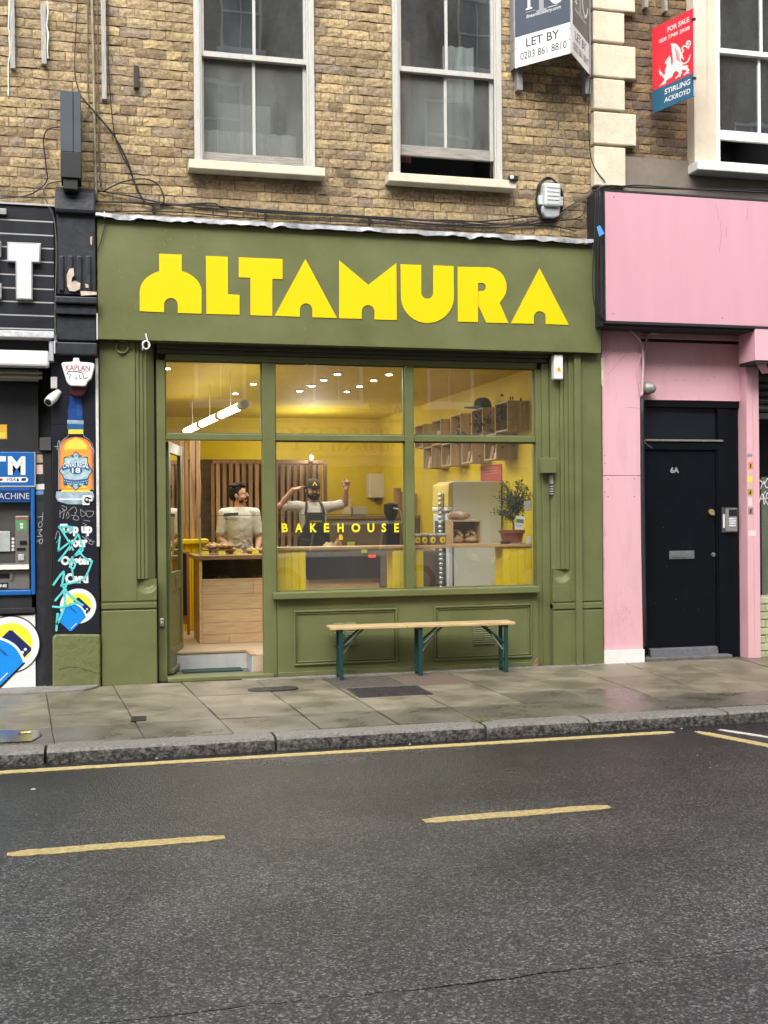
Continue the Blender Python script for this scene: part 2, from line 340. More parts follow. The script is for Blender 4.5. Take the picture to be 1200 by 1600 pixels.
# pavement: a bed with flagstones laid on it one by one
bedm = mat('pavement_bedding', (.075, .068, .055), rough=.9, var=.3, scale=12, bump=.6, bscale=90)
mb = MB(bedm); mb.box(-30, 30, -2.62, 3, -.3, -.008); pav = mb.build('pavement', kind='structure')
flagm = mat('york_stone_flag', (.145, .127, .088), rough=.48, var=.35, scale=2.6, col2=(.24, .212, .15), thr=(.3, .72), bump=.35, bscale=45, rvar=.2, obj_rand=.14, spec=.5)
wetm = mat('wet_flag', (.095, .088, .070), rough=.33, var=.3, scale=2.5, col2=(.16, .147, .118), thr=(.3, .7), bump=.12, bscale=30, rvar=.14, obj_rand=.12, spec=.55)
tarm = mat('old_tarmac_patch', (.13, .1, .075), rough=.7, var=.35, scale=60, bump=.7, bscale=120, rvar=.1)
jn = [(-2.75, -2.55), (-2.15, -1.98), (-1.45, -1.28), (-.93, -.79), (-.41, -.27), (.17, .32), (.774, .925), (1.44, 1.535), (2.03, 2.11), (2.64, 2.69), (3.26, 3.29), (3.88, 3.86), (4.48, 4.40), (5.10, 4.88), (5.72, 5.5), (6.35, 6.1), (7.0, 6.75), (7.8, 7.6)]
rows = [-.03, -.87, -1.46, -2.0, -2.60]
def jx(i, y): a, b = jn[i]; return a + (b - a) * (-.3 - y) / 2.25
for ri in range(4):
    for i in range(len(jn) - 1):
        ya, yb = rows[ri], rows[ri + 1]
        if i == 8 and ri == 0: ya = -.78
        pts = [(jx(i, yb) + .005, yb + .004), (jx(i + 1, yb) - .005, yb + .004), (jx(i + 1, ya) - .005, ya - .004), (jx(i, ya) + .005, ya - .004)]
        m = wetm if ri == 3 or (ri == 2 and i in (10, 11)) else flagm
        if (i, ri) in ((8, 0), (9, 0)): m = tarm
        z = .002 + rng.uniform(-.003, .004); t = rng.uniform(-.002, .002)
        # uneven edges, slightly tilted
        sub = []
        for k in range(4):
            a = Vector(pts[k]); b = Vector(pts[(k + 1) % 4])
            for q in (0, .33, .66):
                p = a.lerp(b, q); j = .003 if q else .001
                sub.append((p.x + rng.uniform(-j, j), p.y + rng.uniform(-j, j)))
        mb = MB(m); mb.hexa([(p[0], p[1], -.03) for p in sub], [(p[0], p[1], z + t * (1 if p[0] > pts[0][0] + .3 else -1)) for p in sub])
        mb.build('flagstone', pav, bevel=.003, seg=1)
# strip of old cement under the wall at the left
cem = mat('old_cement', (.2, .19, .17), rough=.85, var=.25, scale=6, bump=.5, bscale=40)
mb = MB(cem); mb.slab([(-2, -.33), (-.9, -.36), (-.1, -.3), (-.02, -.2), (.02, -.12), (.02, .0), (-2, .0)], -.05, .02); mb.build('cement_strip', pav, bevel=.006)
mb = MB(cem); mb.slab([(1.3, -.14), (2.0, -.1), (4.9, -.12), (4.9, 0), (1.3, 0)], -.05, .008); mb.build('cement_strip', pav, bevel=.004)
# granite kerb stones
granite = mat('granite', (.12, .115, .10), rough=.6, var=.3, scale=45, col2=(.27, .26, .235), thr=(.3, .7), bump=.6, bscale=80, bdist=.008)
granite_d = mat('dark_granite', (.025, .024, .021), rough=.6, var=.4, scale=28, col2=(.19, .18, .155), thr=(.4, .74), bump=1, bscale=60, bdist=.015)  # darker, mottled granite for the front faces of the stones
kx = [-6.5, -5.0, -3.2, -1.75, -.32, 1.19, 2.70, 3.50, 4.63, 6.2, 7.8, 9.5]
kerb = thing('kerb', (2, -2.7, -.1), 'rough grey granite kerb between the pavement and the wet road', 'kerb', kind='structure')
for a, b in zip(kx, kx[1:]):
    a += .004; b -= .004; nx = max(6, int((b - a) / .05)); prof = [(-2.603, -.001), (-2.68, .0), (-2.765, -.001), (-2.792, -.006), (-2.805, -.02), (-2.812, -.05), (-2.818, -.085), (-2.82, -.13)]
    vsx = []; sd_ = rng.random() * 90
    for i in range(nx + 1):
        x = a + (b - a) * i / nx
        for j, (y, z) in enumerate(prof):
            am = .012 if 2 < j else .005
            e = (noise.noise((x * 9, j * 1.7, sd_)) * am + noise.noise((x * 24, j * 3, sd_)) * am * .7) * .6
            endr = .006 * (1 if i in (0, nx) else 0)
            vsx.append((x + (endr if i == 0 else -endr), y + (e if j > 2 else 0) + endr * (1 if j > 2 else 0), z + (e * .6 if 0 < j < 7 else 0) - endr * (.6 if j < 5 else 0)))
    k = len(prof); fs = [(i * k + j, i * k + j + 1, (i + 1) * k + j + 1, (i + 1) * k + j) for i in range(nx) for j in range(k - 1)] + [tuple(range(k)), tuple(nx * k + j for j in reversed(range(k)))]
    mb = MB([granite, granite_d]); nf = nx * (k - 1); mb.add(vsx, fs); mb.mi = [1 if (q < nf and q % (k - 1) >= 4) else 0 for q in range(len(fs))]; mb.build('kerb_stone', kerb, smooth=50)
# moss on the joint
moss = mat('moss', (.1, .13, .03), rough=.9, var=.4, scale=60, bump=.8, bscale=120)
mb = MB(moss)
for i in range(26): mb.ball((2.70 + rng.uniform(-.06, .09), -2.60 + rng.uniform(-.06, .05), .0), rng.uniform(.008, .018), 4, sz=.5)
mb.build('moss', kind='stuff', label='small green moss tuft in the kerb joint', smooth=True)
# cover plates let into the flags
iron = mat('cast_iron', (.03, .028, .03), rough=.5, var=.3, scale=30, bump=.9, bscale=130, bdist=.012)
mb = MB([iron, flagm]); mb.slab([(2.13, -1.35), (2.70, -1.35), (2.69, -.9), (2.13, -.9)], .0, .010)
for i in range(18):
    for j in range(13): mb.box(2.145 + i * .0305, 2.16 + i * .0305, -1.335 + j * .0335, -1.318 + j * .0335, .010, .0135)
t = thing('manhole_cover', (2.4, -1.1, 0), 'large dark rectangular iron cover in the pavement below the bench', 'manhole cover')
mb.build('plate', t); mb = MB(iron)
for a in ((2.10, 2.125, -1.375, -.875), (2.705, 2.73, -1.375, -.875)): mb.box(a[0], a[1], a[2], a[3], 0, .009)
mb.box(2.125, 2.705, -.895, -.875, 0, .009); mb.box(2.125, 2.705, -1.375, -1.355, 0, .009); mb.build('frame', t)
t = thing('cellar_plate', (1.49, -.69, 0), 'small dark oval iron plate in the pavement by the bakery doorway', 'cover plate')
mb = MB(iron); mb.slab([(1.49 + .22 * math.copysign(abs(math.cos(q)) ** .6, math.cos(q)), -.70 + .10 * math.copysign(abs(math.sin(q)) ** .7, math.sin(q))) for q in [i * math.pi / 12 for i in range(24)]], .0, .011); mb.build('plate', t)
mb = MB(tar); mb.slab([(.25, -1.95), (.36, -1.93), (.37, -1.75), (.26, -1.74)], 0, .010); tags(mb.build('stop_valve_cover'), 'small square dark water cover in the flagstones near the kerb', 'cover plate')
# puddle and a scrap of paper by the cash machine
water = mat('puddle_water', (.03, .03, .03), rough=.14, var=0, spec=.6)
mb = MB(water); mb.flat([(-2.2, -2.5), (-.42, -2.5), (-.36, -2.3), (-.40, -2.1), (-.62, -2.04), (-.9, -2.06), (-1.4, -2.02), (-2.2, -2.05)], .0085); tags(mb.build('puddle'), None, None, None, 'structure')
paperm = mat('scrap_paper', (.75, .7, .55), rough=.8, var=.1); ylp = mat('scrap_yellow', (.75, .55, .05), rough=.7, var=.1); blu = mat('scrap_blue', (.05, .08, .3), rough=.7, var=.1)
x, y = G(40, 1147, 0); mb = MB([paperm, ylp, blu])
for k, (a, b, m_) in enumerate(((-.05, -.032, 2), (-.032, .008, 1), (.008, .036, 0))): mb.hexa([(x + a, y - .025, .010), (x + b, y - .03, .012), (x + b, y + .02, .013), (x + a, y + .022, .012)], [(x + a, y - .025, .012), (x + b, y - .03, .014), (x + b, y + .02, .015), (x + a, y + .022, .014)], m_)
tags(mb.build('scrap_of_paper'), 'torn yellow and blue scrap of packaging lying in the puddle', 'litter')

# ============================================================ BRICKWORK
stock = brick_mat('london_stock_brick', [(0, (.20, .145, .085)), (.15, (.31, .23, .13)), (.4, (.41, .31, .175)), (.62, (.475, .36, .185)), (.76, (.37, .285, .175)), (.9, (.33, .25, .16)), (1, (.25, .20, .145))], soot_amt=.72)
dark_stock = brick_mat('brown_stock_brick', [(0, (.10, .07, .04)), (.25, (.19, .13, .07)), (.5, (.26, .17, .085)), (.75, (.17, .11, .07)), (1, (.12, .09, .065))], soot_amt=.6)
mortar = mat('mortar', (.19, .145, .085), rough=.95, var=.4, scale=11, col2=(.33, .26, .16), thr=(.3, .7), bump=1, bscale=50)
def brick_geo(w, h, sd, d=.035):
    r = random.Random(sd); nx = 5 if w > .17 else 3; nz = 3; vs = []
    for j in range(nz):
        for i in range(nx):
            ex = i in (0, nx - 1); ez = j in (0, nz - 1)
            jx_ = r.uniform(-.003, .003); jz = r.uniform(-.0045, .0045)
            y = r.uniform(-.003, .002) + (r.uniform(.001, .008) if (ex or ez) else 0) + (.004 if ex and ez else 0)
            vs.append((-w / 2 + w * i / (nx - 1) + jx_, y, -h / 2 + h * j / (nz - 1) + jz))
    n = nx * nz; fs = [(j * nx + i, j * nx + i + 1, (j + 1) * nx + i + 1, (j + 1) * nx + i) for j in range(nz - 1) for i in range(nx - 1)]
    ring = [i for i in range(nx)] + [j * nx + nx - 1 for j in range(1, nz)] + [(nz - 1) * nx + i for i in range(nx - 2, -1, -1)] + [j * nx for j in range(nz - 2, 0, -1)]
    for q in ring: v = vs[q]; vs.append((v[0], d, v[2]))
    k = len(ring)
    for q in range(k): fs.append((ring[q], n + q, n + (q + 1) % k, ring[(q + 1) % k]))
    return vs, fs
_bm = {}
def brick_mesh(w, h, m, var):
    key = (round(w, 3), round(h, 3), m.name, var)
    if key not in _bm:
        vs, fs = brick_geo(w, h, hash(key) & 0xffff if False else int(w * 1e4) * 31 + var)
        me = bpy.data.meshes.new('brick'); me.from_pydata(vs, [], fs); me.materials.append(m)
        a = me.attributes.new('rnd', 'FLOAT', 'POINT'); a.data.foreach_set('value', [.137 * var] * len(vs)); _bm[key] = me
    return _bm[key]
def lay(parent, x0, x1, z0, z1, Y, holes, m, ch=.0885, st=.262, hd=.128, jt=.011, limit=300, seed=1, far=None):
    r = random.Random(seed); L = []; row = int((z0 - 4.0) // ch); z = 4.0 + row * ch
    while z < z1:
        za, zb = max(z, z0), min(z + ch - jt, z1)
        if zb - za > .02:
            x = x0 - (0 if row % 2 else (st + hd + 2 * jt) / 2 + .0) - r.uniform(0, .012); k = 0
            while x < x1:
                w = (st if k % 2 == 0 else hd) if r.random() > .22 else (st if r.random() < .6 else hd); k += 1
                segs = [(max(x, x0), min(x + w, x1))]
                for (a, b, c, d) in holes:
                    if zb > c + .01 and za < d - .01:
                        ns = []
                        for s, e in segs:
                            if e <= a or s >= b: ns.append((s, e)); continue
                            if s < a - .03: ns.append((s, a - .004))
                            if e > b + .03: ns.append((b + .004, e))
                        segs = ns
                for s, e in segs:
                    if e - s > .035: L.append((s, e, za, zb))
                x += w + jt
        z += ch; row += 1
    L.sort(key=lambda q: -(q[1] - q[0]) * (q[3] - q[2]) + (far(q) if far else 0))
    for i, (s, e, a, b) in enumerate(L[:limit]):
        w = round((e - s) / .006) * .006; me = brick_mesh(w, round(b - a, 3), m, r.randrange(5))
        o = bpy.data.objects.new('brick', me); COL.objects.link(o); o.location = ((s + e) / 2, Y + r.uniform(-.003, .003), (a + b) / 2); o.rotation_euler = (0, r.uniform(-.012, .012), 0)
        if r.random() < .5: o.rotation_euler.y += math.pi
        set_parent(o, parent)
    rest = L[limit:]
    if rest:
        vs = []; fs = []; at = []
        for s, e, a, b in rest:
            v, f = brick_geo(e - s, b - a, r.randrange(99999)); k = len(vs); q = r.random()
            vs += [((s + e) / 2 + p[0], Y + p[1], (a + b) / 2 + p[2]) for p in v]; fs += [tuple(k + i for i in g) for g in f]; at += [q] * len(v)
        me = bpy.data.meshes.new('brickwork'); me.from_pydata(vs, [], fs); me.materials.append(m)
        A = me.attributes.new('rnd', 'FLOAT', 'POINT'); A.data.foreach_set('value', at)
        o = bpy.data.objects.new('brickwork', me); COL.objects.link(o); set_parent(o, parent); o['kind'] = 'stuff'

WY = .08                                        # face of the upper brick wall
terr = thing('brick_terrace', (2, WY, 4.0), 'weathered yellow stock brick upper storey with two sash windows above the green bakery', 'building')
W1 = (FX(303, 150, WY), FX(491, 150, WY)); W2 = (FX(613, 150, WY), FX(783, 150, WY))
S1 = FZ(400, 262, WY) ; S2 = S1
XR = FX(925, 150, WY)
z_low = 4.02
holes = [(W1[0] - .0, W1[1] + .0, S1 - .09, 8), (W2[0], W2[1], S1 - .09, 8), (W1[0] - .07, W1[1] + .13, S1 - .09, S1 + .0), (W2[0] - .05, W2[1] + .17, S1 - .09, S1 + .0)]
lay(terr, -2.2, XR, z_low, 6.9, WY, holes, stock, limit=300, far=lambda q: (.02 if q[3] > 6.55 or q[0] < -1.0 else 0))
mb = MB(mortar)
def wall_with_holes(mb, x0, x1, z0, z1, ya, yb, hl):
    cuts = sorted({x0, x1} | {h[0] for h in hl} | {h[1] for h in hl})
    for a, b in zip(cuts, cuts[1:]):
        zs = [(z0, z1)]
        for h in hl:
            if h[0] <= a + 1e-4 and h[1] >= b - 1e-4: zs = [(z0, h[2])] + ([(h[3], z1)] if h[3] < z1 else [])
        for c, d in zs: mb.box(a, b, ya, yb, c, d)
wall_with_holes(mb, -2.2, XR, 3.4, 7.2, WY + .011, WY + .35, [(W1[0], W1[1], S1, 7.0), (W2[0], W2[1], S1, 7.0)])
mb.build('wall', terr)
# upper-floor sash windows
oldw = mat('weathered_white_paint', (.66, .65, .60), rough=.6, var=.25, scale=9, col2=(.42, .40, .36), thr=(.5, .72), bump=.4, bscale=70, stretch=(3, 3, .8))
bare = mat('bare_weathered_timber', (.32, .30, .27), rough=.8, var=.4, scale=14, bump=.7, bscale=60, stretch=(.5, 3, 6))
sillm = mat('cream_stone_sill', (.62, .58, .44), rough=.7, var=.18, scale=7, bump=.3, bscale=60)
gup = glass_mat('old_window_glass', film=.06, filmcol=(.42, .47, .5), refl=6.5, wav=.045, tint=(.9, .94, .94))
gup2 = glass_mat('dusty_window_glass', film=.2, filmcol=(.38, .40, .39), refl=4.5, wav=.045, tint=(.85, .88, .86), fscale=2)
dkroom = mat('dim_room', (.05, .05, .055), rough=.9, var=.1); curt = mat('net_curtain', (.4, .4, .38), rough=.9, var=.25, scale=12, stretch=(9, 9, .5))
def sash_window(parent, x0, x1, zs, ztop, Y, meet, low_bottom, glow, bars=1, fm=None, bm_=None, sill=None):
    """box-frame sliding sash: frame, two sashes with glazing bars, panes, stone sill"""
    fm = fm or oldw; bm_ = bm_ or bare; fw = .055
    w = MB(fm); w.box(x0, x0 + fw, Y, Y + .12, zs, ztop); w.box(x1 - fw, x1, Y, Y + .12, zs, ztop); w.box(x0 + fw, x1 - fw, Y + .01, Y + .12, ztop - fw, ztop)
    w.box(x0 + fw, x0 + fw + .018, Y + .012, Y + .03, zs, ztop - fw); w.box(x1 - fw - .018, x1 - fw, Y + .012, Y + .03, zs, ztop - fw)
    win = w.build('sash_window', parent, bevel=.004)
    a, b = x0 + fw + .004, x1 - fw - .004; xm = (a + b) / 2
    def sash(z0, z1, y, br, tr, nm, gm, m_bottom):
        s = MB([fm, m_bottom]); st = .038
        s.box(a, a + st, y, y + .04, z0, z1); s.box(b - st, b, y, y + .04, z0, z1)
        s.box(a + st, b - st, y - .002, y + .042, z0, z0 + br, 1); s.box(a + st, b - st, y + .001, y + .039, z1 - tr, z1)
        s.box(xm - .014, xm + .014, y + .003, y + .036, z0 + br, z1 - tr)
        s.build(nm, win, bevel=.003)
        for q, r in ((a + st, xm - .014), (xm + .014, b - st)):
            g = MB(gm); g.box(q, r, y + .018, y + .022, z0 + br, z1 - tr); g.build('pane', win)
    sash(meet - .02, ztop - fw, Y + .035, .05, .05, 'upper_sash', gup, fm)
    sash(low_bottom, meet + .03, Y + .08, .10, .045, 'lower_sash', glow, bm_)
    if sill:
        s = MB(sillm); s.box(sill[0], sill[1], Y - .13, Y + .13, zs - .085, zs - .003); s.build('sill', win, bevel=.008)
        s = MB(bm_); s.box(x0 + fw, x1 - fw, Y + .02, Y + .14, zs, zs + .03); s.build('timber_sill', win, bevel=.004)
    # the room behind: walls, floor and a limp curtain
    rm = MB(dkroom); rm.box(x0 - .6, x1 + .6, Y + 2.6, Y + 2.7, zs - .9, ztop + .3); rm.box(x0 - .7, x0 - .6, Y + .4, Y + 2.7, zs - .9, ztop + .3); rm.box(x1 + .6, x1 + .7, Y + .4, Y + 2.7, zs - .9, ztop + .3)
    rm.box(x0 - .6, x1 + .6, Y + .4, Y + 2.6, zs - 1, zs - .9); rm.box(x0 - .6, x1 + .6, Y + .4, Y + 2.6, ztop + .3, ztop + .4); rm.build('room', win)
    return win
M1 = FZ(397, 94, WY + .06); M2 = FZ(700, 117, WY + .06)
w1 = sash_window(terr, W1[0], W1[1], S1, 6.98, WY - .02, M1, S1 + .035, gup2, sill=(FX(295, 260, -.05), FX(508, 275, -.05)))
w2 = sash_window(terr, W2[0], W2[1], S1, 6.98, WY - .02, M2, FZ(700, 247, WY + .06), gup2, sill=(FX(607, 280, -.05), FX(806, 291, -.05)))
# curtain and lace panel standing behind the first window
mb = MB(curt); n = 22
pts = [(W1[0] + .12 + i * .042, WY + .30 + .018 * math.sin(i * 1.9)) for i in range(n)]
mb.slab(pts + [(p[0], p[1] + .004) for p in reversed(pts)], S1 + .02, S1 + .42); mb.build('lace_panel', w1, smooth=True)
mb = MB(mat('pale_blind', (.34, .35, .35), rough=.8, var=.1)); mb.box(W1[0] + .28, W1[0] + .78, WY + .5, WY + .52, S1 + .38, 5.5); mb.build('board', w1)
pts = [(W2[0] + .06 + i * .02, WY + .34 + .02 * math.sin(i * 1.4)) for i in range(12)]
mb = MB(mat('maroon_curtain', (.16, .07, .07), rough=.9, var=.2)); mb.slab(pts + [(p[0], p[1] + .006) for p in reversed(pts)], S2 + .25, 6.2); mb.build('curtain', w2, smooth=True)
pts = [(W2[0] + .62 + i * .02, WY + .36 + .016 * math.sin(i * 1.1)) for i in range(17)]
mb = MB(curt); mb.slab(pts + [(p[0], p[1] + .006) for p in reversed(pts)], S2 + .45, 6.2); mb.build('curtain', w2, smooth=True)

# neighbouring corner building: quoins, darker brick, rendered band, stucco window
nb = thing('corner_building', (6, WY, 4.0), 'darker brown brick building with cream corner quoins above the pink shop', 'building')
QX = FX(928, 150, .0)
quoinm = mat('cream_painted_quoin', (.62, .565, .43), rough=.75, var=.12, scale=5, bump=.55, bscale=22, bdist=.012)
lay(nb, FX(960, 150, WY), 7.6, FZ(1030, 250, WY), 6.95, WY, [(FX(1080, 150, WY), 9, 4, 9)], dark_stock, limit=300, seed=4)
mb = MB(mat('grey_mortar', (.16, .14, .11), rough=.95, var=.3, scale=14, bump=.8, bscale=50)); mb.box(QX, FX(1090, 150, WY), WY + .012, WY + .35, 4.0, 7.2); mb.box(FX(1090, 150, WY), 8.5, WY + .05, WY + .35, 3.4, FZ(1150, 262, WY)); mb.build('wall', nb)
for (ya, yb, wd) in ((-62, -40, 0), (-36, 15, 1), (18, 65, 0), (69, 120, 1), (123, 171, 0), (175, 225, 1), (229, 291, 0)):
    za, zb = FZ(950, yb, 0), FZ(950, ya, 0)
    mb = MB(quoinm); mb.box(QX, FX(994 if wd else 977, 150, 0), 0.0, WY + .03, za, zb); mb.build('quoin', nb, bevel=.012, label=None)
rend = mat('grey_render', (.20, .17, .14), rough=.9, var=.2, scale=4, bump=.4, bscale=40)
mb = MB(rend); mb.box(FX(977.5, 270, 0), 8.5, WY - .02, WY + .04, 4.2, FZ(1030, 249, WY)); mb.build('render_band', nb)
stucco = mat('cream_stucco', (.62, .55, .43), rough=.75, var=.1, scale=4, bump=.25, bscale=50)
wx = FX(1084, 150, -.05); wx2 = FX(1120, 150, -.02); zsill = FZ(1090, 252, -.08)
mb = MB(stucco); mb.box(wx, FX(1104, 150, -.05), -.06, WY + .06, zsill, 7.1); mb.box(FX(1104, 150, -.05) + .002, wx2, -.01, WY + .06, zsill, 7.1); mb.build('architrave', nb, bevel=.006)
w3 = sash_window(nb, wx2, wx2 + 1.15, zsill + .0, 7.0, .03, FZ(1160, 85, .1), FZ(1160, 220, .1), gup, fm=mat('white_gloss_paint', (.78, .78, .75), rough=.4, var=.06), bm_=mat('white_gloss_paint_b', (.74, .72, .68), rough=.5, var=.1))
mb = MB(mat('white_sill_paint', (.76, .76, .73), rough=.6, var=.12, scale=8)); mb.box(wx - .01, wx2 + 1.4, -.14, WY + .1, zsill - .1, zsill - .002); mb.build('sill', w3, bevel=.012)
pts = [(wx2 + .1 + i * .05, .42 + .02 * math.sin(i * 2.0)) for i in range(20)]
# ============================================================ THE GREEN BAKERY SHOPFRONT
green = mat('olive_green_paint', (.129, .143, .056), rough=.45, var=.13, scale=2.2, bump=.25, bscale=14, rvar=.12, spec=.35)
greenr = mat('olive_green_render', (.135, .150, .058), rough=.5, var=.08, scale=6, bump=.5, bscale=16, spec=.4, bdist=.02)
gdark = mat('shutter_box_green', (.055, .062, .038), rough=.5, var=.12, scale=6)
slot = mat('dark_slot', (.02, .022, .018), rough=.8, var=0)
sunny = mat('yellow_sign_vinyl', (.88, .565, .0), rough=.4, var=.02, scale=3)
shop = thing('bakery_shopfront', (2.4, 0, 0), 'olive green bakery shopfront with big yellow lettering on its fascia', 'shopfront')
FY = -.12
fx0, fx1 = FX(153, 529, FY), FX(939, 550, FY); fzb = FZ(540, 540.5, FY); fzt = FZ(540, 362, FY)
mb = MB(green); mb.box(fx0, fx1, FY, .07, fzb, fzt); fascia = mb.build('fascia', shop, bevel=.003)
# --- fascia lettering, cut shapes 5 mm proud
def arc(c, r, a0, a1, n=14, ry=None): return [(c[0] + r * math.cos(R_(a0 + (a1 - a0) * i / n)), c[1] - (ry or r) * math.sin(R_(a0 + (a1 - a0) * i / n))) for i in range(n + 1)]
def ZA(p): return (140 + p[0] / 2.857, 320 + p[1] / 2.857)
def ZB(p): return (540 + p[0] / 2.857, 320 + p[1] / 2.857)
glyphs = [
 (ZA, [(310, 219), (411, 223), (411, 297)] + arc((363, 390), 137, 69, 2, 12, 100) + [(499, 486), (394, 483)] + arc((363, 447), 31, 0, 180, 12) + [(332, 480), (224, 475)] + arc((363, 388), 139, 180, 112, 12, 98)),
 (ZA, [(519, 229), (617, 233), (617, 400), (669, 403), (669, 491), (522, 487)]),
 (ZA, [(666, 235), (861, 243), (861, 332), (815, 331), (815, 496), (718, 493), (718, 326), (666, 324)]),
 (ZA, [(963, 243), (1104, 506), (994, 502)] + arc((966, 468), 28, 0, 180, 12) + [(938, 500), (826, 496)]),
 (ZB, [(-29, 249), (101, 358), (226, 261), (228, 515), (129, 512)] + arc((100, 477), 29, 0, 180, 12) + [(71, 509), (-29, 507)]),
 (ZB, [(245, 266), (337, 269)] + arc((364, 393), 27, 180, 360, 12) + [(391, 271), (481, 274)] + arc((365, 410), 118, 0, -180, 24)),
 (ZB, [(500, 277), (630, 280)] + arc((630, 367), 88, 88, -40, 16) + [(686, 438), (726, 528), (627, 526), (592, 450), (592, 386)] + arc((608, 367.5), 18.5, -90, 90, 10) + [(590, 349), (590, 524), (501, 522)]),
 (ZB, [(865, 284), (995, 536), (893, 533)] + arc((866, 502), 27, 0, 180, 12) + [(839, 531), (738, 529)]),
]
for fn, pts in glyphs:
    P = [F(*fn(p), FY) for p in pts]; mb = MB(sunny)
    n = len(P); mb.add([(p[0], FY - .006, p[1]) for p in P] + [(p[0], FY + .004, p[1]) for p in P], [tuple(range(n))] + [(i, (i + 1) % n, n + (i + 1) % n, n + i) for i in range(n)])
    mb.build('letter', fascia)
# --- lead flashing lapped over the fascia, wavy lip
lead = mat('lead_flashing', (.24, .25, .27), rough=.45, var=.35, scale=9, col2=(.50, .51, .53), thr=(.3, .7), metal=.25, bump=.4, bscale=30)
n = 130; va = []; 
for i in range(n + 1):
    x = fx0 - .01 + (fx1 - .08 - fx0) * i / n; w = .014 * noise.noise((x * 5, 1, 0)) + .016 * noise.noise((x * 11, 5, 0))
    va += [(x, WY + .02, fzt + .085 + w * .3), (x, FY - .015, fzt + .048 + w * .5), (x, FY - .05 - w, fzt + .034 + w * .3), (x, FY - .056 - w * 1.5, fzt - .002 + w * 1.3), (x, FY - .04 - w, fzt + .012 + w), (x, FY + .0, fzt + .012)]
mb = MB(lead); mb.add(va, [(i * 6 + j, i * 6 + j + 1, i * 6 + j + 7, i * 6 + j + 6) for i in range(n) for j in range(5)]); mb.build('lead_flashing', shop, smooth=40)
# --- shutter housing below the fascia
PY = .07                                          # front of the window framing
hx0, hx1 = FX(259, 555, PY), FX(839, 575, PY)
ztop = FZ(540, 569, PY)
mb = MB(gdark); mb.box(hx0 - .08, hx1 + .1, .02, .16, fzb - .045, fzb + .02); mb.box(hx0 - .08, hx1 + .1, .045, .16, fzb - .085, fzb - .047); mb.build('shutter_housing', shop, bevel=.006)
mb = MB(green); mb.box(hx0 - .0, hx1, PY, .17, ztop, fzb - .087); mb.build('head_rail', shop, bevel=.005)
# --- framing
def post(p0, p1, y0, y1, Y=PY, m=green, name='post', y2=.18, bev=.006):
    z1, z0 = FZ((p0 + p1) / 2, y0, Y), FZ((p0 + p1) / 2, y1, Y)
    mb = MB(m); mb.box(FX(p0, (y0 + y1) / 2, Y), FX(p1, (y0 + y1) / 2, Y), Y, y2, z0, z1); return mb.build(name, shop, bevel=bev)
zt0, zt1 = FZ(540, 689, PY), FZ(540, 679.5, PY)
zs1 = FZ(640, 921, -.0); zs0 = zs1 - .062
xp = [FX(246, 800, PY), FX(259.5, 800, PY), FX(411.5, 800, PY), FX(431.5, 800, PY), FX(634.5, 800, PY), FX(648, 800, PY), FX(838.5, 800, PY), FX(858, 800, PY)]
for a, b, z0 in ((0, 1, .0), (2, 3, .0), (4, 5, zs0), (6, 7, .0)):
    mb = MB(green); mb.box(xp[a], xp[b], PY, .18, z0, ztop - .001); 
    if a == 6: mb.box(xp[6] + .055, xp[7], PY - .02, PY - .001, z0, ztop + .05)
    mb.build('window_post', shop, bevel=.006)
for a, b in ((1, 2), (3, 4), (5, 6)):
    mb = MB(green); mb.box(xp[a] + .001, xp[b] - .001, PY + .008, .178, zt0, zt1); mb.build('transom', shop, bevel=.005)
# beads round the panes
for a, b in ((1, 2), (3, 4), (5, 6)):
    for z0, z1 in ((zt1, ztop),) + (((zs1, zt0),) if a > 1 else ()):
        mb = MB(green); t = .012; yb = .108
        mb.box(xp[a] + .001, xp[a] + t, yb, .135, z0, z1); mb.box(xp[b] - t, xp[b] - .001, yb, .135, z0, z1); mb.box(xp[a] + t, xp[b] - t, yb, .135, z0, z0 + t); mb.box(xp[a] + t, xp[b] - t, yb, .135, z1 - t, z1); mb.build('glazing_bead', shop)
shopglass = glass_mat('shop_glass', film=.012, filmcol=(.6, .6, .55), refl=4.2, wav=.02, tint=(.985, .99, .98), fscale=6)
PG = .138; panes = {}
for a, b in ((1, 2), (3, 4), (5, 6)):
    for z0, z1, nm in ((zt1, ztop, 'u'),) + (((zs1, zt0, 'l'),) if a > 1 else ()):
        mb = MB(shopglass); mb.box(xp[a] + .002, xp[b] - .002, PG, PG + .008, z0 + .002, z1 - .002); panes[(a, nm)] = mb.build('pane', shop)
# BAKEHOUSE in yellow on the middle pane
fr = facade(PG - .0015)
for ch, a, b in (('B', 100, 150), ('A', 205, 263), ('K', 322, 375), ('E', 430, 472), ('H', 536, 585), ('O', 645, 715), ('U', 770, 825), ('S', 880, 917), ('E', 980, 1017)):
    x0, z1 = F(420 + a / 5, 720 + 488 / 5 + (a - 500) * .0, PG); x1, z0 = F(420 + b / 5, 720 + 558 / 5, PG)
    mb = MB(mat('yellow_window_vinyl', (.9, .74, .03), rough=.4, var=0), fr); text(mb, ch, x0, z0, x1 - x0, z1 - z0, 0, weight=.035); mb.build('letter', panes[(3, 'l')], recalc=False)
mb = MB([mat('orange_vinyl', (.85, .38, .03), rough=.4, var=0), sunny], fr)
cx, cz = F(532.5, 839.5, PG); mb.flat([(cx - .019, cz - .025), (cx + .019, cz - .025)] + [(cx + .019 * math.cos(q * math.pi / 10), cz + .004 + .024 * math.sin(q * math.pi / 10)) for q in range(11)]); mb.build('emblem', panes[(3, 'l')], recalc=False)
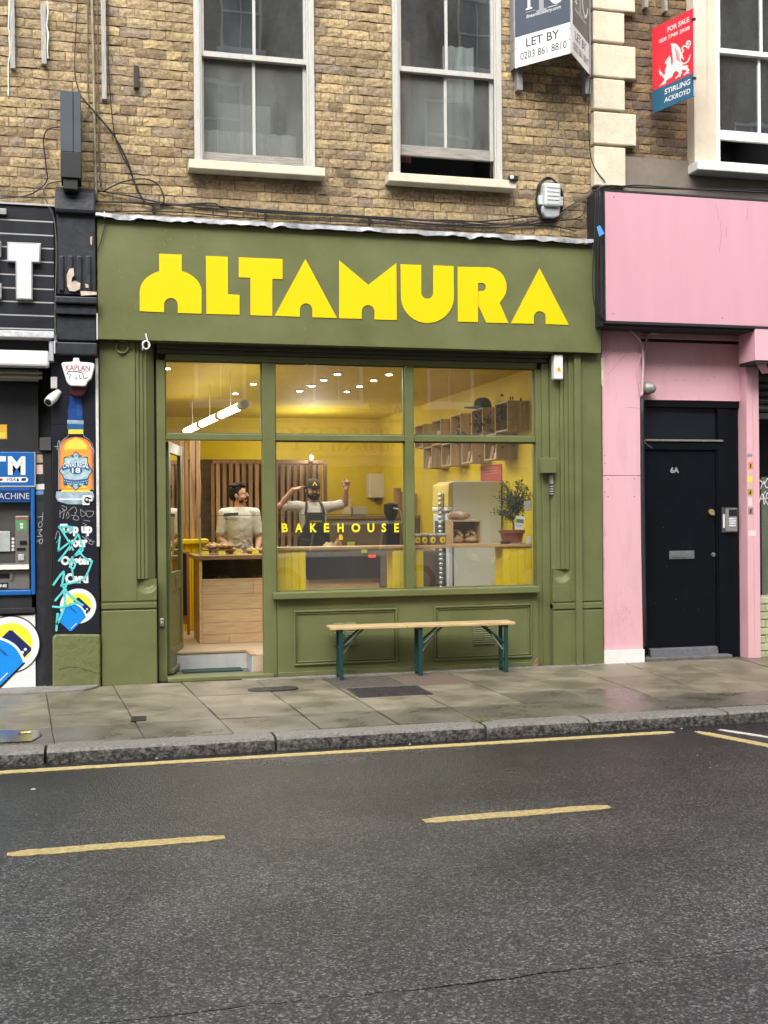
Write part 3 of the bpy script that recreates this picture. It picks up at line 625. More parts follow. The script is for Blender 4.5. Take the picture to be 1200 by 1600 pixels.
# --- sill and stall riser
SX0, SX1 = FX(427, 924, -.01), FX(843, 921, -.01)
mb = MB(green); mb.box(SX0, SX1, -.03, .18, zs0, zs1 - .0); mb.build('sill', shop, bevel=.008)
mb = MB(green); mb.box(xp[3] + .001, xp[6] - .001, .045, .16, .0, zs0 - .001); mb.box(xp[3] + .001, xp[6] - .001, .03, .044, .0, .045)
riser = mb.build('stall_riser', shop, bevel=.004)
for (a, b, c, d) in ((458, 954, 620, 1033), (677, 947, 830, 1026)):
    x0, z1 = F(a, b, .06); x1, z0 = F(c, d, .06); mb = MB(green)
    def ringf(x0, x1, z0, z1, w, y): 
        mb.box(x0, x1, y, .046, z1 - w, z1); mb.box(x0, x1, y, .046, z0, z0 + w); mb.box(x0, x0 + w, y, .046, z0 + w, z1 - w); mb.box(x1 - w, x1, y, .046, z0 + w, z1 - w)
    ringf(x0, x1, z0, z1, .018, .022); ringf(x0 + .024, x1 - .024, z0 + .024, z1 - .024, .014, .033); mb.build('panel_moulding', riser, bevel=.006)
for (a, b, c, d) in ((519, 971, 557, 1009), (737, 968, 772, 1007)):
    x0, z1 = F(a, b, .06); x1, z0 = F(c, d, .06); mb = MB([green, slot]); xm = (x0 + x1) / 2
    mb.box(x0, x1, .0405, .0448, z0, z1)
    for p, q in ((x0 + .008, xm - .006), (xm + .006, x1 - .008)):
        k = 11
        for i in range(k):
            z = z0 + .01 + (z1 - z0 - .02) * i / k; mb.hexa([(p, .033, z), (q, .033, z), (q, .0404, z + .012), (p, .0404, z + .012)], [(p, .033, z + .004), (q, .033, z + .004), (q, .0404, z + .016), (p, .0404, z + .016)]); mb.box(p, q, .0398, .0404, z - .004, z, 1)
    mb.build('air_vent', riser)
# threshold
mb = MB(green); mb.box(FX(262, 1055, 0), FX(428, 1052, 0), -.015, .185, .0, .042); mb.build('threshold', shop, bevel=.008)
# --- pilasters
def pilaster(pa, pb, mirror, foot):
    YP = -.03; z_a = fzb - .001
    x = lambda p: FX(p, 800, YP)
    zg1, zg0 = FZ((pa + pb) / 2, 943, YP), FZ((pa + pb) / 2, 953, YP)
    mb = MB(green)
    if not mirror:
        s0, s1, f1, c1 = x(157), x(213), x(231), x(243)
        mb.box(s0, s1, YP, .2, zg1 + .02, z_a)
        zb = FZ(225, 905, YP)
        for i in range(3):
            a = s1 + (f1 - s1) * i / 3; b = s1 + (f1 - s1) * (i + 1) / 3; d = .012 * (i + 1)
            mb.box(a + .001, b, YP + d, .2, zb, z_a)
        mb.hexa([(f1 + .001, YP + .04, zb), (c1, .065, zb), (c1, .2, zb), (f1 + .001, .2, zb)], [(f1 + .001, YP + .04, z_a), (c1, .065, z_a), (c1, .2, z_a), (f1 + .001, .2, z_a)])
        full0, full1, st = s0, x(244), s1
    else:
        s1, s0, f1, c1 = x(941), x(890), x(872), x(865)
        mb.box(s0, s1, YP, .2, zg1 + .02, z_a); zb = FZ(880, 890, YP)
        for i in range(3):
            a = s0 - (s0 - f1) * (i + 1) / 3; b = s0 - (s0 - f1) * i / 3; d = .012 * (i + 1)
            mb.box(a, b - .001, YP + d, .2, zb, z_a)
        mb.hexa([(c1, .065, zb), (f1 - .001, YP + .04, zb), (f1 - .001, .2, zb), (c1, .2, zb)], [(c1, .065, z_a), (f1 - .001, YP + .04, z_a), (f1 - .001, .2, z_a), (c1, .2, z_a)])
        full0, full1, st = x(863), s1, s0
    # stop block under the flutes: swept scoop
    a, b = (st, full1) if not mirror else (full0, st)
    mb.box(a, b, YP, .2, zg1 + .02, zb - .16)
    p = mb.build('pilaster', shop, bevel=.005)
    # lamb's-tongue stop: a scoop with a rounded foot where the fluted corner returns to the square block
    nx, nz = 16, 22; vs = []
    for j in range(nz + 1):
        z = zb - .16 + .16 * j / nz
        for i in range(nx + 1):
            x_ = a + .0005 + (b - a - .001) * i / nx; u = 2 * (x_ - a) / (b - a) - 1
            ze = zb - .135 + .085 * (1 - math.sqrt(max(0, 1 - min(1, u * u)))); q = min(1, max(0, (z - ze) / .06)); vs.append((x_, YP + .048 * (q * q * (3 - 2 * q)) * (.35 + .65 * min(1, (1 - abs(u)) * 4)), z))
    n_ = len(vs); fs = [(j * (nx + 1) + i, j * (nx + 1) + i + 1, (j + 1) * (nx + 1) + i + 1, (j + 1) * (nx + 1) + i) for j in range(nz) for i in range(nx)]
    rim = [i for i in range(nx + 1)] + [j * (nx + 1) + nx for j in range(1, nz + 1)] + [nz * (nx + 1) + i for i in range(nx - 1, -1, -1)] + [j * (nx + 1) for j in range(nz - 1, 0, -1)]
    vs += [(vs[r][0], .2, vs[r][2]) for r in rim]; k = len(rim); fs += [(rim[q], n_ + q, n_ + (q + 1) % k, rim[(q + 1) % k]) for q in range(k)]
    st_mb = MB(green); st_mb.add(vs, fs); st_mb.build('stop', p, smooth=50)
    mb = MB(green); mb.box(full0, full1, YP + .008, .2, zg0, zg1 + .019); mb.box(full0, full1, YP - .008, .2, zg0 + .012, zg1 + .004); mb.build('moulding', p, bevel=.006)
    mb = MB(green); mb.box(full0, full1, YP - .004, .2, foot, zg0 - .001); mb.build('plinth', p, bevel=.01)
    return p
pilaster(157, 245, False, -.02)
pr = pilaster(862, 942, True, -.05)
mb = MB(green); mb.box(FX(899, 800, -.06), FX(909, 800, -.06), -.065, -.0305, -.02, fzb - .001); mb.build('cover_strip', shop, bevel=.003)
for a, b in ((243.5, 246), (858.5, 864)):
    mb = MB(slot); mb.box(FX(a, 800, .1), FX(b, 800, .1) + .01, .10, .2, 0, fzb); mb.build('shutter_guide', shop)
mb = MB(mat('shutter_guide_metal', (.12, .13, .10), rough=.4, var=.1)); mb.box(xp[7] + .006, FX(865, 800, .05), .07, .1, .9, fzb - .08); mb.build('shutter_guide', shop)
# rough low plinth left of the pilaster
P = [F(82, 1079, -.06), F(157, 1075, -.06), F(157, 991, -.06), F(86, 991, -.06), F(82, 996, -.06)]
mb = MB(greenr); mb.prism([(P[0][0], -.05), (P[1][0], -.05)] + [(p[0], p[1]) for p in P[2:]], -.07, .1); mb.build('rough_plinth', shop, bevel=.018, seg=3)
mb = MB(MATS['dark_slot'])
def crackline(mb, pts, Y, w=.005, jag=.006):
    P = [F(*p, Y) for p in pts]; Q = []
    for a, b in zip(P, P[1:]):
        for i in range(6): t = i / 6; Q.append((a[0] + (b[0] - a[0]) * t + rng.uniform(-jag, jag), a[1] + (b[1] - a[1]) * t + rng.uniform(-jag, jag)))
    Q.append(P[-1]); mb.M = facade(Y); mb.ribbon(Q, w, .0006); return mb
crackline(mb, [(90, 1046), (112, 1042), (128, 1045), (150, 1052)], -.071, .0035).build('crack', shop, recalc=False)
# --- door, standing open into the shop
dm = Matrix.Translation((xp[1] + .012, .165, 0)) @ Matrix.Rotation(R_(77.5), 4, 'Z')
W_, H_ = .83, zt0 - .012
mb = MB(green, dm); st = .1
mb.box(0, st, -.022, .022, .055, H_); mb.box(W_ - st, W_, -.022, .022, .055, H_); mb.box(st, W_ - st, -.021, .021, H_ - .1, H_); mb.box(st, W_ - st, -.021, .021, .8, .98); mb.box(st, W_ - st, -.021, .021, .055, .27)
mb.box(st, W_ - st, -.010, .010, .27, .8); door = mb.build('door', shop, bevel=.005)
mb = MB(shopglass, dm); mb.box(st, W_ - st, -.004, .004, .98, H_ - .1); mb.build('pane', door)
mb = MB(green, dm); mb.box(.0, W_ - .02, -.05, -.0225, .055, .1); mb.build('weather_bar', door, bevel=.008)
mb = MB(green, dm); mb.box(.34, .52, -.03, -.0215, .84, .93); mb.box(.36, .50, -.033, -.0305, .862, .908); mb.build('letter_plate', door, bevel=.004)
# small things fixed to the front
mb = MB(mat('lock_steel', (.5, .5, .48), rough=.35, var=.1, metal=.6)); x, z = F(252.5, 972, PY); mb.box(x - .018, x + .018, PY - .028, PY - .001, z - .035, z + .035); mb.cyl((x, PY - .04, z - .005), (x, PY - .028, z - .005), .011); mb.build('shutter_lock', shop, bevel=.008)
x0, z1 = F(845.5, 716, .0); x1, z0 = F(866, 739.5, .0)
mb = MB(green); mb.box(x0, x1, -.06, .05, z0, z1); mb.build('shutter_switch_cover', shop, bevel=.006)
mb = MB(mat('switch_grey', (.35, .36, .34), rough=.5, var=.2)); xa, za = F(861, 742, .03); mb.box(xa - .016, xa + .016, .01, .05, za - .09, za); [mb.box(xa - .016, xa + .016, .012, .05, za - .12 - .024 * i, za - .108 - .024 * i) for i in range(4)]; mb.build('key_switch', shop)
whitep = mat('white_plastic', (.74, .74, .72), rough=.4, var=.05, scale=6)
x0, z1 = F(862, 555, -.02); x1, z0 = F(876.5, 594, -.02)
t = thing('alarm_box', ((x0 + x1) / 2, -.03, z0), 'narrow white electrical box with yellow warning triangle at top of green pilaster', 'junction box')
mb = MB(whitep); mb.box(x0, x1, -.085, -.0, z0, z1); mb.build('box', t, bevel=.012)
warn = mat('warning_yellow', (.8, .45, .02), rough=.5, var=0); blk = mat('black_print', (.012, .012, .014), rough=.5, var=0)
xm, zm = (x0 + x1) / 2, z0 + (z1 - z0) * .30
mb = MB([warn, blk], facade(-.0855)); mb.flat([(xm - .032, zm), (xm + .032, zm), (xm, zm + .054)]); mb.flat([(xm - .003, zm + .012), (xm + .008, zm + .026), (xm + .002, zm + .026), (xm + .004, zm + .04), (xm - .008, zm + .024), (xm - .001, zm + .024)], .0006, 1); mb.build('warning_triangle', t, recalc=False)
mb = MB(whitep)
x, z = F(228, 536, FY - .02); P = [(x + (.028 + .006 * math.sin(i)) * math.cos(i * .62), FY - .02 - .001 * i, z + .036 * math.sin(i * .62) - .02) for i in range(26)]
P = [(x, FY - .01, z + .085), (x + .006, FY - .016, z + .05)] + P + [(x - .03, FY - .03, z - .07)]
mb.tube(spline(P, 3), .006, 6); tags(mb.build('cable_coil', smooth=True), 'small coil of white cable hanging from the bottom of the green fascia', 'cable')
x, z = F(191, 542, -.05); mb = MB(green); mb.tube([(x + .052 * math.cos(q * math.pi / 12), -.045 + .01 * math.sin(q), z + .055 * math.sin(q * math.pi / 12)) for q in range(24)], .009, 8, closed=True)
tags(mb.build('ring_bracket', smooth=True), 'green painted ring of pipe fixed under the fascia on the left pilaster', 'ring')

# ============================================================ BENCH
benchw = mat('pine_bench_wood', (.52, .36, .17), rough=.5, var=.3, scale=5, stretch=(.8, 14, 14), col2=(.66, .48, .25), thr=(.3, .7), bump=.15, bscale=30, coat=.15)
dgreen = mat('dark_green_steel', (.012, .05, .045), rough=.4, var=.15, scale=9)
galv = mat('zinc_steel', (.42, .43, .44), rough=.35, var=.1, metal=.7)
bench = thing('bench', (2.97, -.19, 0), 'long folding beer bench with pine seat and dark green steel legs', 'bench')
bdir = Matrix.Translation((2.97, -.205, 0)) @ Matrix.Rotation(R_(-2.2), 4, 'Z')
for y0, y1 in ((-.125, -.004), (.004, .125)):
    for a, b in ((-.885, -.165), (-.162, .885)):
        mb = MB(benchw, bdir); mb.box(a, b, y0, y1, .455, .482); mb.build('seat_board', bench, bevel=.006)
for lx, d in ((-.78, 1), (-.03, 1), (.80, -1)):
    for y in (-.085, .085):
        mb = MB(dgreen, bdir); mb.box(lx - .017, lx + .017, y - .017, y + .017, 0, .455); mb.build('leg', bench, bevel=.004)
    mb = MB(dgreen, bdir); mb.box(lx - .015, lx + .015, -.067, .067, .03, .058); mb.box(lx - .02, lx + .02, -.067, .067, .43, .454); mb.build('cross_bar', bench, bevel=.003)
    for y in (-.07, .07):
        mb = MB(dgreen, bdir); mb.tube([(lx, y, .27), (lx + d * .10, y, .36), (lx + d * .21, y, .45)], .010, 6); mb.build('brace', bench)
    mb = MB(galv, bdir); mb.tube([(lx + d * .02, -.04, .22), (lx + d * .11, -.04, .34), (lx + d * .13, -.04, .40)], .007, 6); mb.build('locking_strut', bench)
# leaves and grit blown against the stall riser
leafm = mat('dry_leaf', (.20, .12, .05), rough=.8, var=.4, scale=30)
mb = MB([leafm, chip])
for i in range(70):
    x = rng.uniform(1.7, 4.9); y = rng.uniform(-.16, .03) if rng.random() < .8 else rng.uniform(-.4, 0); a = rng.random() * 6.3; r = rng.uniform(.008, .02); z = .012
    mb.add([(x + r * math.cos(a), y + r * math.sin(a), z), (x + .4 * r * math.cos(a + 1.6), y + .4 * r * math.sin(a + 1.6), z + .006), (x - r * math.cos(a), y - r * math.sin(a), z + .002), (x - .4 * r * math.cos(a + 1.6), y - .4 * r * math.sin(a + 1.6), z + .004)], [(0, 1, 2, 3)], 0 if rng.random() < .7 else 1)
mb.build('leaves', kind='stuff', label='dry leaves and grit gathered along the foot of the shopfront', recalc=False)
x, y = G(840, 1043, 0); mb = MB(leafm); mb.hexa([(x - .03, .0, .0), (x + .03, -.01, 0), (x + .03, .04, 0), (x - .03, .04, 0)], [(x + .0, .0, .07), (x + .03, -.01, .09), (x + .03, .02, .09), (x + .01, .02, .07)]); tags(mb.build('dry_leaf', bevel=.004), 'brown curled leaf wedged at the foot of the right pilaster', 'leaf')

scuff = mat('paint_scuff', (.19, .205, .10), rough=.6, var=.2, scale=30)
for (px_, py_, n_) in ((262, 372, 5), (300, 378, 3), (840, 395, 4), (862, 400, 3), (475, 520, 3), (190, 430, 4), (700, 530, 2), (210, 470, 3)):
    mb = MB(scuff, facade(FY - .0006)); x, z = F(px_, py_, FY)
    for i in range(n_): dx, dz = rng.uniform(-.04, .04), rng.uniform(-.05, .05); mb.ribbon([(x + dx, z + dz), (x + dx + rng.uniform(-.02, .03), z + dz + rng.uniform(-.05, .05))], rng.uniform(.002, .005))
    mb.build('scuff', fascia, recalc=False)
# ============================================================ BLACK SHOPFRONT ON THE LEFT
blackp = mat('black_gloss_paint', (.016, .018, .024), rough=.35, var=.35, scale=5, spec=.45, bump=.15, bscale=20)
blackm = mat('black_matt', (.018, .019, .021), rough=.6, var=.3, scale=6)
blackc = mat('chipped_black_paint', (.02, .023, .03), rough=.45, var=.4, scale=11, bump=.35, bscale=25, col2=(.035, .04, .05), thr=(.3, .75))
alu = mat('aluminium_trim', (.62, .62, .62), rough=.3, var=.08, metal=.5)
lsh = thing('black_shopfront', (-.6, 0, 0), 'black shopfront with boarded fascia and white letter beside the bakery', 'shopfront')
LY = -.15; bx1 = FX(84, 420, LY); bx0 = -2.2
ys = [322, 345, 366.5, 387, 408.5, 430, 451, 472, 493, 514]
for a, b in zip(ys, ys[1:]):
    z1, z0 = FZ(40, a, LY), FZ(40, b, LY)
    mb = MB(blackp); mb.box(bx0, bx1, LY, .0, z0 + .009, z1 - .004); mb.build('fascia_board', lsh, bevel=.002, seg=1)
    mb = MB(alu); mb.box(bx0, bx1, LY + .003, LY + .03, z0 - .0035, z0 + .0085); mb.build('trim_strip', lsh)
mb = MB(blackm); mb.box(bx0, bx1 + .02, -.1, WY, FZ(40, 516, LY), FZ(40, 320, LY)); mb.build('fascia_backing', lsh)
mb = MB(MATS['aluminium_trim']); mb.box(bx0, bx1 + .01, LY - .02, WY, FZ(40, 321, LY), FZ(40, 318, LY)); mb.build('cap_strip', lsh)
acr = mat('white_acrylic', (.62, .64, .66), rough=.35, var=.04, scale=4); rimm = mat('letter_rim', (.38, .38, .37), rough=.35, var=.2, metal=.5)
def letter3(poly, name='letter'):
    P = [F(*p, LY - .05) for p in poly]; mb = MB(rimm); mb.prism(P, LY - .05, LY - .002); o = mb.build(name, lsh, bevel=.003)
    cx = sum(p[0] for p in P) / len(P); cz = sum(p[1] for p in P) / len(P)
    Q = []
    n = len(P)
    for i in range(n):      # inset outline
        a, b, c = Vector(P[i - 1]), Vector(P[i]), Vector(P[(i + 1) % n]); d1 = (b - a).normalized(); d2 = (c - b).normalized()
        n1 = Vector((-d1.y, d1.x)); n2 = Vector((-d2.y, d2.x)); m = n1 + n2; k = .011 / max(.3, 1 + n1.dot(n2)); Q.append(b - m * k * sgn_)
    mb = MB(acr); mb.prism([(q.x, q.y) for q in Q], LY - .056, LY - .049); mb.build('face', o)
sgn_ = 1
letter3([(11, 378), (64, 380), (63, 411), (51, 411), (51, 469), (25, 468), (24, 410), (11, 409)])
letter3([(-62, 375), (1.5, 377), (1.5, 402), (-30, 401), (-30, 411), (-4, 411), (-4, 432), (-30, 432), (-30, 443), (2.5, 443), (2.5, 467), (-62, 466)])
mb = MB(rimm); x, z = F(3, 332, LY); mb.box(x - .1, x + .04, LY - .04, LY - .001, z - .025, z + .025); mb.build('sign_light_bracket', lsh, bevel=.004)
# underside trim, roller cassette, fluorescent fitting
zt = FZ(40, 517, -.18); mb = MB(mat('crumpled_flashing', (.55, .55, .56), rough=.4, var=.3, scale=20, bump=.8, bscale=25)); mb.box(bx0, bx1, -.2, -.0, FZ(40, 527, -.2), zt); mb.build('soffit_trim', lsh, bevel=.006)
wcas = mat('white_coated_metal', (.7, .7, .7), rough=.4, var=.08, scale=3)
mb = MB(wcas); mb.box(bx0, FX(77, 560, -.12), -.16, -.02, FZ(40, 572, -.16), FZ(40, 547, -.16)); mb.build('roller_cassette', lsh, bevel=.02)
mb = MB(mat('roller_end_plate', (.4, .4, .4), rough=.5, var=.2)); mb.box(FX(77, 560, -.12) + .001, FX(84, 560, -.12), -.17, -.02, FZ(80, 564, -.16), FZ(80, 533, -.16)); mb.build('end_plate', lsh, bevel=.004)
mb = MB([mat('dull_fluorescent', (.42, .40, .34), rough=.4, var=.2)]); za = FZ(30, 590, .1); 
for dz in (.0, .04): mb.cyl((-2, .06, za + dz), (FX(66, 590, .06), .06, za + dz), .016)
mb.box(-2, FX(60, 590, .06), .08, .12, za - .03, za + .07); mb.build('tube_light_fitting', lsh)
mb = MB(blackm); mb.box(-2.2, FX(60, 700, .2), .2, .3, FZ(30, 708, .2), FZ(30, 540, .2)); mb.box(-2.2, FX(62, 700, .2), .12, .25, FZ(30, 708, .15), FZ(30, 700, .15)); mb.box(-2.2, FX(80, 600, .2), .3, .4, 0, 3.3); mb.build('recess_panel', lsh)
mb = MB(blackm); mb.box(-2.2, FX(82, 520, 0), -.02, .3, FZ(40, 547, -.02), FZ(40, 529, -.02)); mb.build('soffit', lsh)
mb = MB([mat('sticker_orange', (.75, .42, .04), rough=.6, var=.1), mat('sticker_yellow', (.75, .6, .06), rough=.6, var=.1)], facade(.199)); x, z = F(11, 686, .2); mb.flat([(x - .2, z), (x, z), (x, z + .13), (x - .2, z + .13)]); mb.flat([(x - .2, z + .01), (x - .012, z + .01), (x - .012, z + .06), (x - .2, z + .06)], .0008, 1); mb.build('sticker', lsh, recalc=False)
# black side post between cash machine and poster panel
mb = MB(blackc); mb.box(FX(56, 850, .0), FX(81.5, 850, .0), .0, .3, -.02, FZ(70, 706, 0)); mb.build('side_post', lsh, bevel=.006)
mb = MB(mat('black_door_gap', (.008, .009, .01), rough=.7, var=.1)); mb.box(FX(70, 850, -.02), FX(82, 850, -.02), -.03, -.001, -.02, FZ(76, 690, -.02)); mb.build('side_post', lsh, bevel=.004)
mb = MB(mat('post_box_grey', (.05, .05, .05), rough=.6, var=.2)); mb.box(FX(62, 690, -.03), FX(80, 690, -.03), -.06, .1, FZ(70, 704, -.03), FZ(70, 684, -.03)); mb.build('lock_box', lsh, bevel=.004)
for (a, b, c, d), m in (((57, 710, 67, 723), mat('sticker_tan', (.42, .34, .24), rough=.6, var=.2, scale=50)), ((57, 726, 67, 741), mat('sticker_pink', (.72, .5, .48), rough=.6, var=.2, scale=60)), ((56, 756, 73, 765), mat('sticker_white', (.7, .7, .68), rough=.6, var=.1)), ((56, 766, 68, 773), mat('sticker_blue', (.12, .25, .5), rough=.6, var=.3, scale=40))):
    x0, z1 = F(a, b, -.0); x1, z0 = F(c, d, -.0); mb = MB(m, facade(-.0015)); mb.flat([(x0, z0), (x1, z0 + .003), (x1, z1), (x0, z1 - .003)]); mb.build('sticker', lsh, recalc=False)
chalk = mat('chalk_scratch', (.42, .43, .42), rough=.8, var=.3, scale=30)
def strokes(mb, lists, w, Y, z=.0, k=4, m=0):
    for pts in lists: mb.ribbon([F(p[0], p[1], Y) if k else p for p in spline([(*q, 0) for q in pts], k)] , w, z, m)
    return mb
for q_ in [[(67, 801), (66, 814)], [(66.5, 807), (59, 808)], [(60, 818), (64, 815), (66, 821), (61, 824), (60, 818)], [(59, 829), (66, 827), (61, 833), (66, 838), (58, 838)], [(58, 846), (66, 842), (66, 848), (62, 849), (62, 844)]]:
    mb = MB(chalk, facade(-.033)); strokes(mb, [q_], .004, -.0305); mb.build('scratched_tag', lsh, recalc=False)

# white stall panel with travel-card graphic
cardblue = mat('print_blue', (.01, .24, .72), rough=.4, var=.03); cardnavy = mat('print_navy', (.012, .02, .10), rough=.4, var=.03); prw = mat('print_white', (.78, .78, .78), rough=.45, var=.05, scale=6); pry = mat('print_yellow', (.82, .76, .05), rough=.4, var=.06, scale=14)
xq = FX(55.5, 1020, -.02)
mb = MB(mat('white_laminate', (.72, .72, .70), rough=.4, var=.12, scale=5, stretch=(1, 1, 3))); mb.box(-2.2, xq, -.02, .25, -.01, FZ(30, 962, -.02)); sp = mb.build('stall_panel', lsh, bevel=.004)
def card_art(parent, c, s, Y, rot, name):
    """circle, tilted blue travel card and white arc; c = photo pixel of circle centre, s = circle radius in metres"""
    cx, cz = F(*c, Y); mb = MB([prw, pry, cardblue, cardnavy, blk], facade(Y))
    T = lambda u, v: (cx + s * (u * math.cos(rot) - v * math.sin(rot)), cz + s * (u * math.sin(rot) + v * math.cos(rot)))
    if name == 'big': mb.disc((cx, cz), s * 1.0, .0006, 4, 48); mb.disc((cx, cz), s * .955, .0012, 0, 48)
    else: mb.disc((cx, cz), s, .0008, 0, 40)
    mb.disc((cx + s * .02, cz + s * .02), s * .72, .002, 1, 40)
    if name == 'big': mb.flat([T(-.52, -1.28), T(-.42, -1.42), T(.78, -1.42), T(.82, -1.3), T(.82, -.12), T(-.52, -.12)], .0014, 4)
    mb.flat([T(-.37, -.12), T(.65, -.12), T(.65, .32), T(.58, .39), T(-.30, .39), T(-.37, .32)], .003, 3)
    arcp = [T(.75 - 1.2 * i / 14, -.10 + .17 * math.sin(math.pi * i / 14)) for i in range(15)]
    mb.flat([T(-.44, -1.25), T(-.36, -1.33), T(.66, -1.33), T(.74, -1.25)] + arcp, .0036, 2)
    mb.ribbon(arcp, s * .085, .0042, 0); mb.ribbon([T(.62, -1.18), T(.62, -.75)], s * .03, .0048, 0)
    for k_, o_ in ((.48, .08), (.48, .22)): mb.disc(T(k_, o_), s * .05, .0046, 0, 14)
    text(mb, 'Oyster', 0, 0, .56, .15, .0050, 3, M2=lambda p: T(-.34 + p[0], -.42 + p[1]))
    mb.build('travel_card_print', parent, recalc=False)
card_art(sp, (16, 1007), .255, -.0215, R_(-45), 'big')
# ---- cash machine
atm = thing('cash_machine', (-.8, -.01, .5), 'blue framed cash machine set into the black shopfront', 'cash machine')
ab = mat('cash_machine_blue', (.012, .11, .36), rough=.35, var=.06); abd = mat('cash_machine_navy', (.01, .03, .12), rough=.4, var=.05)
steel = mat('brushed_steel', (.23, .22, .20), rough=.4, var=.15, scale=20, metal=.5); steel_d = mat('dark_steel', (.09, .085, .08), rough=.45, var=.2, metal=.4)
AY = -.03
x1 = FX(54.5, 800, AY); zt = FZ(30, 706, AY); zb = FZ(30, 930, AY); zm1 = FZ(30, 760, AY); xi = FX(48, 800, AY); zi0 = FZ(30, 922, AY); zi1 = FZ(30, 785, AY)
mb = MB(ab); mb.box(-2, x1, AY, .1, zm1, zt); mb.build('header', atm, bevel=.006)
mb = MB(alu); mb.box(-2, x1 + .006, AY - .006, AY - .001, zm1 - .006, zm1 + .006); mb.box(x1, x1 + .008, AY - .006, .1, zm1 + .007, zt); mb.build('header_trim', atm)
mb = MB(ab); mb.box(xi, x1, AY, .1, zb, zm1 - .007); mb.box(-2, xi - .001, AY, .1, zb, zi0); mb.box(-2, xi - .001, AY, .1, zi1, zm1 - .007); mb.build('surround', atm, bevel=.008)
mb = MB([prw, abd, blk, mat('print_pale', (.45, .5, .55), rough=.5, var=0), mat('print_red', (.6, .03, .05), rough=.5, var=0)], facade(AY - .0012))
x0, z0 = F(12.5, 742, AY); xw, zw = F(39.5, 713, AY); text(mb, 'M', x0, z0, xw - x0, zw - z0, 0, 0, weight=.05)
xw = FX(9, 713, AY); mb.flat([(xw - .2, zw - .045), (xw, zw - .045), (xw, zw), (xw - .2, zw)]); xw = FX(-2, 713, AY); mb.flat([(xw - .08, z0), (xw, z0), (xw, zw - .045), (xw - .08, zw - .045)])
x0, z0 = F(-30, 753.5, AY); xw, zw = F(44, 745.5, AY); r = (zw - z0) / 2; mb.flat([(x0, z0), (xw - r, z0)] + [(xw - r + r * math.cos(q * math.pi / 8 - math.pi / 2), z0 + r + r * math.sin(q * math.pi / 8 - math.pi / 2)) for q in range(9)] + [(x0, zw)])
xa, za = F(9, 752, AY); text(mb, 'VISA', xa, za, .085, .032, .0008, 1, weight=.02, shear=.2)
xa, za = F(33, 751.5, AY); mb.flat([(xa, za), (xa + .038, za), (xa + .044, za + .026), (xa + .006, za + .026)], .0008, 1); xa, za = F(25.5, 752, AY); mb.disc((xa + .012, za + .009), .011, .0008, 1); mb.disc((xa + .012, za + .022), .006, .0012, 1); xa, za = F(2, 749.5, AY); mb.disc((xa, za), .013, .0008, 4); mb.disc((xa - .016, za), .013, .001, 2)
x0, z0 = F(-30, 783, AY); xw, zw = F(47, 766, AY); mb.flat([(x0, z0), (xw, z0), (xw, zw), (x0, zw)], .0, 1)
xa, za = F(-12, 780, AY); xb, zb2 = F(46, 770, AY); text(mb, 'MACHINE', xa, za, xb - xa, zb2 - za, .0008, 3)
mb.build('header_print', atm, recalc=False)
mb = MB(steel_d); mb.box(-2, xi, .05, .12, zi0, zi1); mb.build('fascia', atm)
cx0 = FX(24, 850, .0); 
mb = MB(steel); mb.box(cx0, FX(45.5, 850, .0), .0, .05, FZ(35, 882, 0), FZ(35, 806, 0)); mb.build('card_column', atm, bevel=.006)
mb = MB(steel); mb.hexa([(-2, -.04, FZ(20, 890, 0)), (FX(46, 888, 0), -.04, FZ(20, 890, 0)), (FX(46, 888, 0), .05, FZ(20, 890, 0)), (-2, .05, FZ(20, 890, 0))], [(-2, -.02, FZ(20, 882, 0)), (FX(46, 888, 0), -.02, FZ(20, 882, 0)), (FX(46, 888, 0), .05, FZ(20, 880, 0)), (-2, .05, FZ(20, 880, 0))]); mb.build('shelf', atm, bevel=.004)
mb = MB(steel); mb.box(-2, FX(46, 900, .0), .01, .05, FZ(20, 921, 0), FZ(20, 891.5, 0)); mb.build('lower_panel', atm, bevel=.004)
mb = MB(mat('slot_black', (.01, .01, .01), rough=.4, var=0)); mb.box(-1.2, FX(16, 900, .0), .004, .03, FZ(20, 903, 0), FZ(20, 896, 0)); mb.build('cash_slot', atm); mb = MB(steel); mb.box(FX(15, 900, .0), FX(20, 900, 0), -.002, .02, FZ(20, 907, 0), FZ(20, 894, 0)); mb.build('slot_guard', atm, bevel=.003)
mb = MB(mat('lcd_grey', (.36, .40, .38), rough=.2, var=.15, scale=20)); mb.box(-1.3, FX(16, 850, .03), .03, .05, FZ(10, 862, .03), FZ(10, 830, .03)); mb.build('screen', atm, bevel=.004)
for i in range(4):
    x, z = F(20.2, 842 + i * 5.6, .03); mb = MB(acr); mb.cyl((x, .03, z), (x, .052, z), .013); mb.build('screen_button', atm)
x0, z1 = F(26, 809, -.0); xw, z0 = F(41.5, 829, -.0)
mb = MB([mat('card_sign_green', (.10, .28, .12), rough=.4, var=.08), prw, blk, mat('card_sign_red', (.25, .08, .06), rough=.5, var=.1)], facade(-.0015)); mb.flat([(x0, z0), (xw, z0), (xw, z1), (x0, z1)]); mb.flat([(x0 + .03, z0 + .045), (xw - .03, z0 + .045), (xw - .03, z0 + .065), (x0 + .03, z0 + .065)], .0006, 1); mb.flat([(x0 + .03, z0 + .02), (xw - .03, z0 + .02), (xw - .03, z0 + .035), (x0 + .03, z0 + .035)], .0006, 1); mb.flat([(x0, z1 - .02), (xw, z1 - .02), (xw, z1), (x0, z1)], .0006, 3); mb.build('card_sign', atm, recalc=False)
mb = MB(MATS['slot_black']); 
for a, b, c, d in ((31, 845, 42, 851), (26, 856, 40, 860)):
    xx, zz = F(a, b, 0); xw, zw = F(c, d, 0); mb.box(xx, xw, -.006, .003, zw, zz)
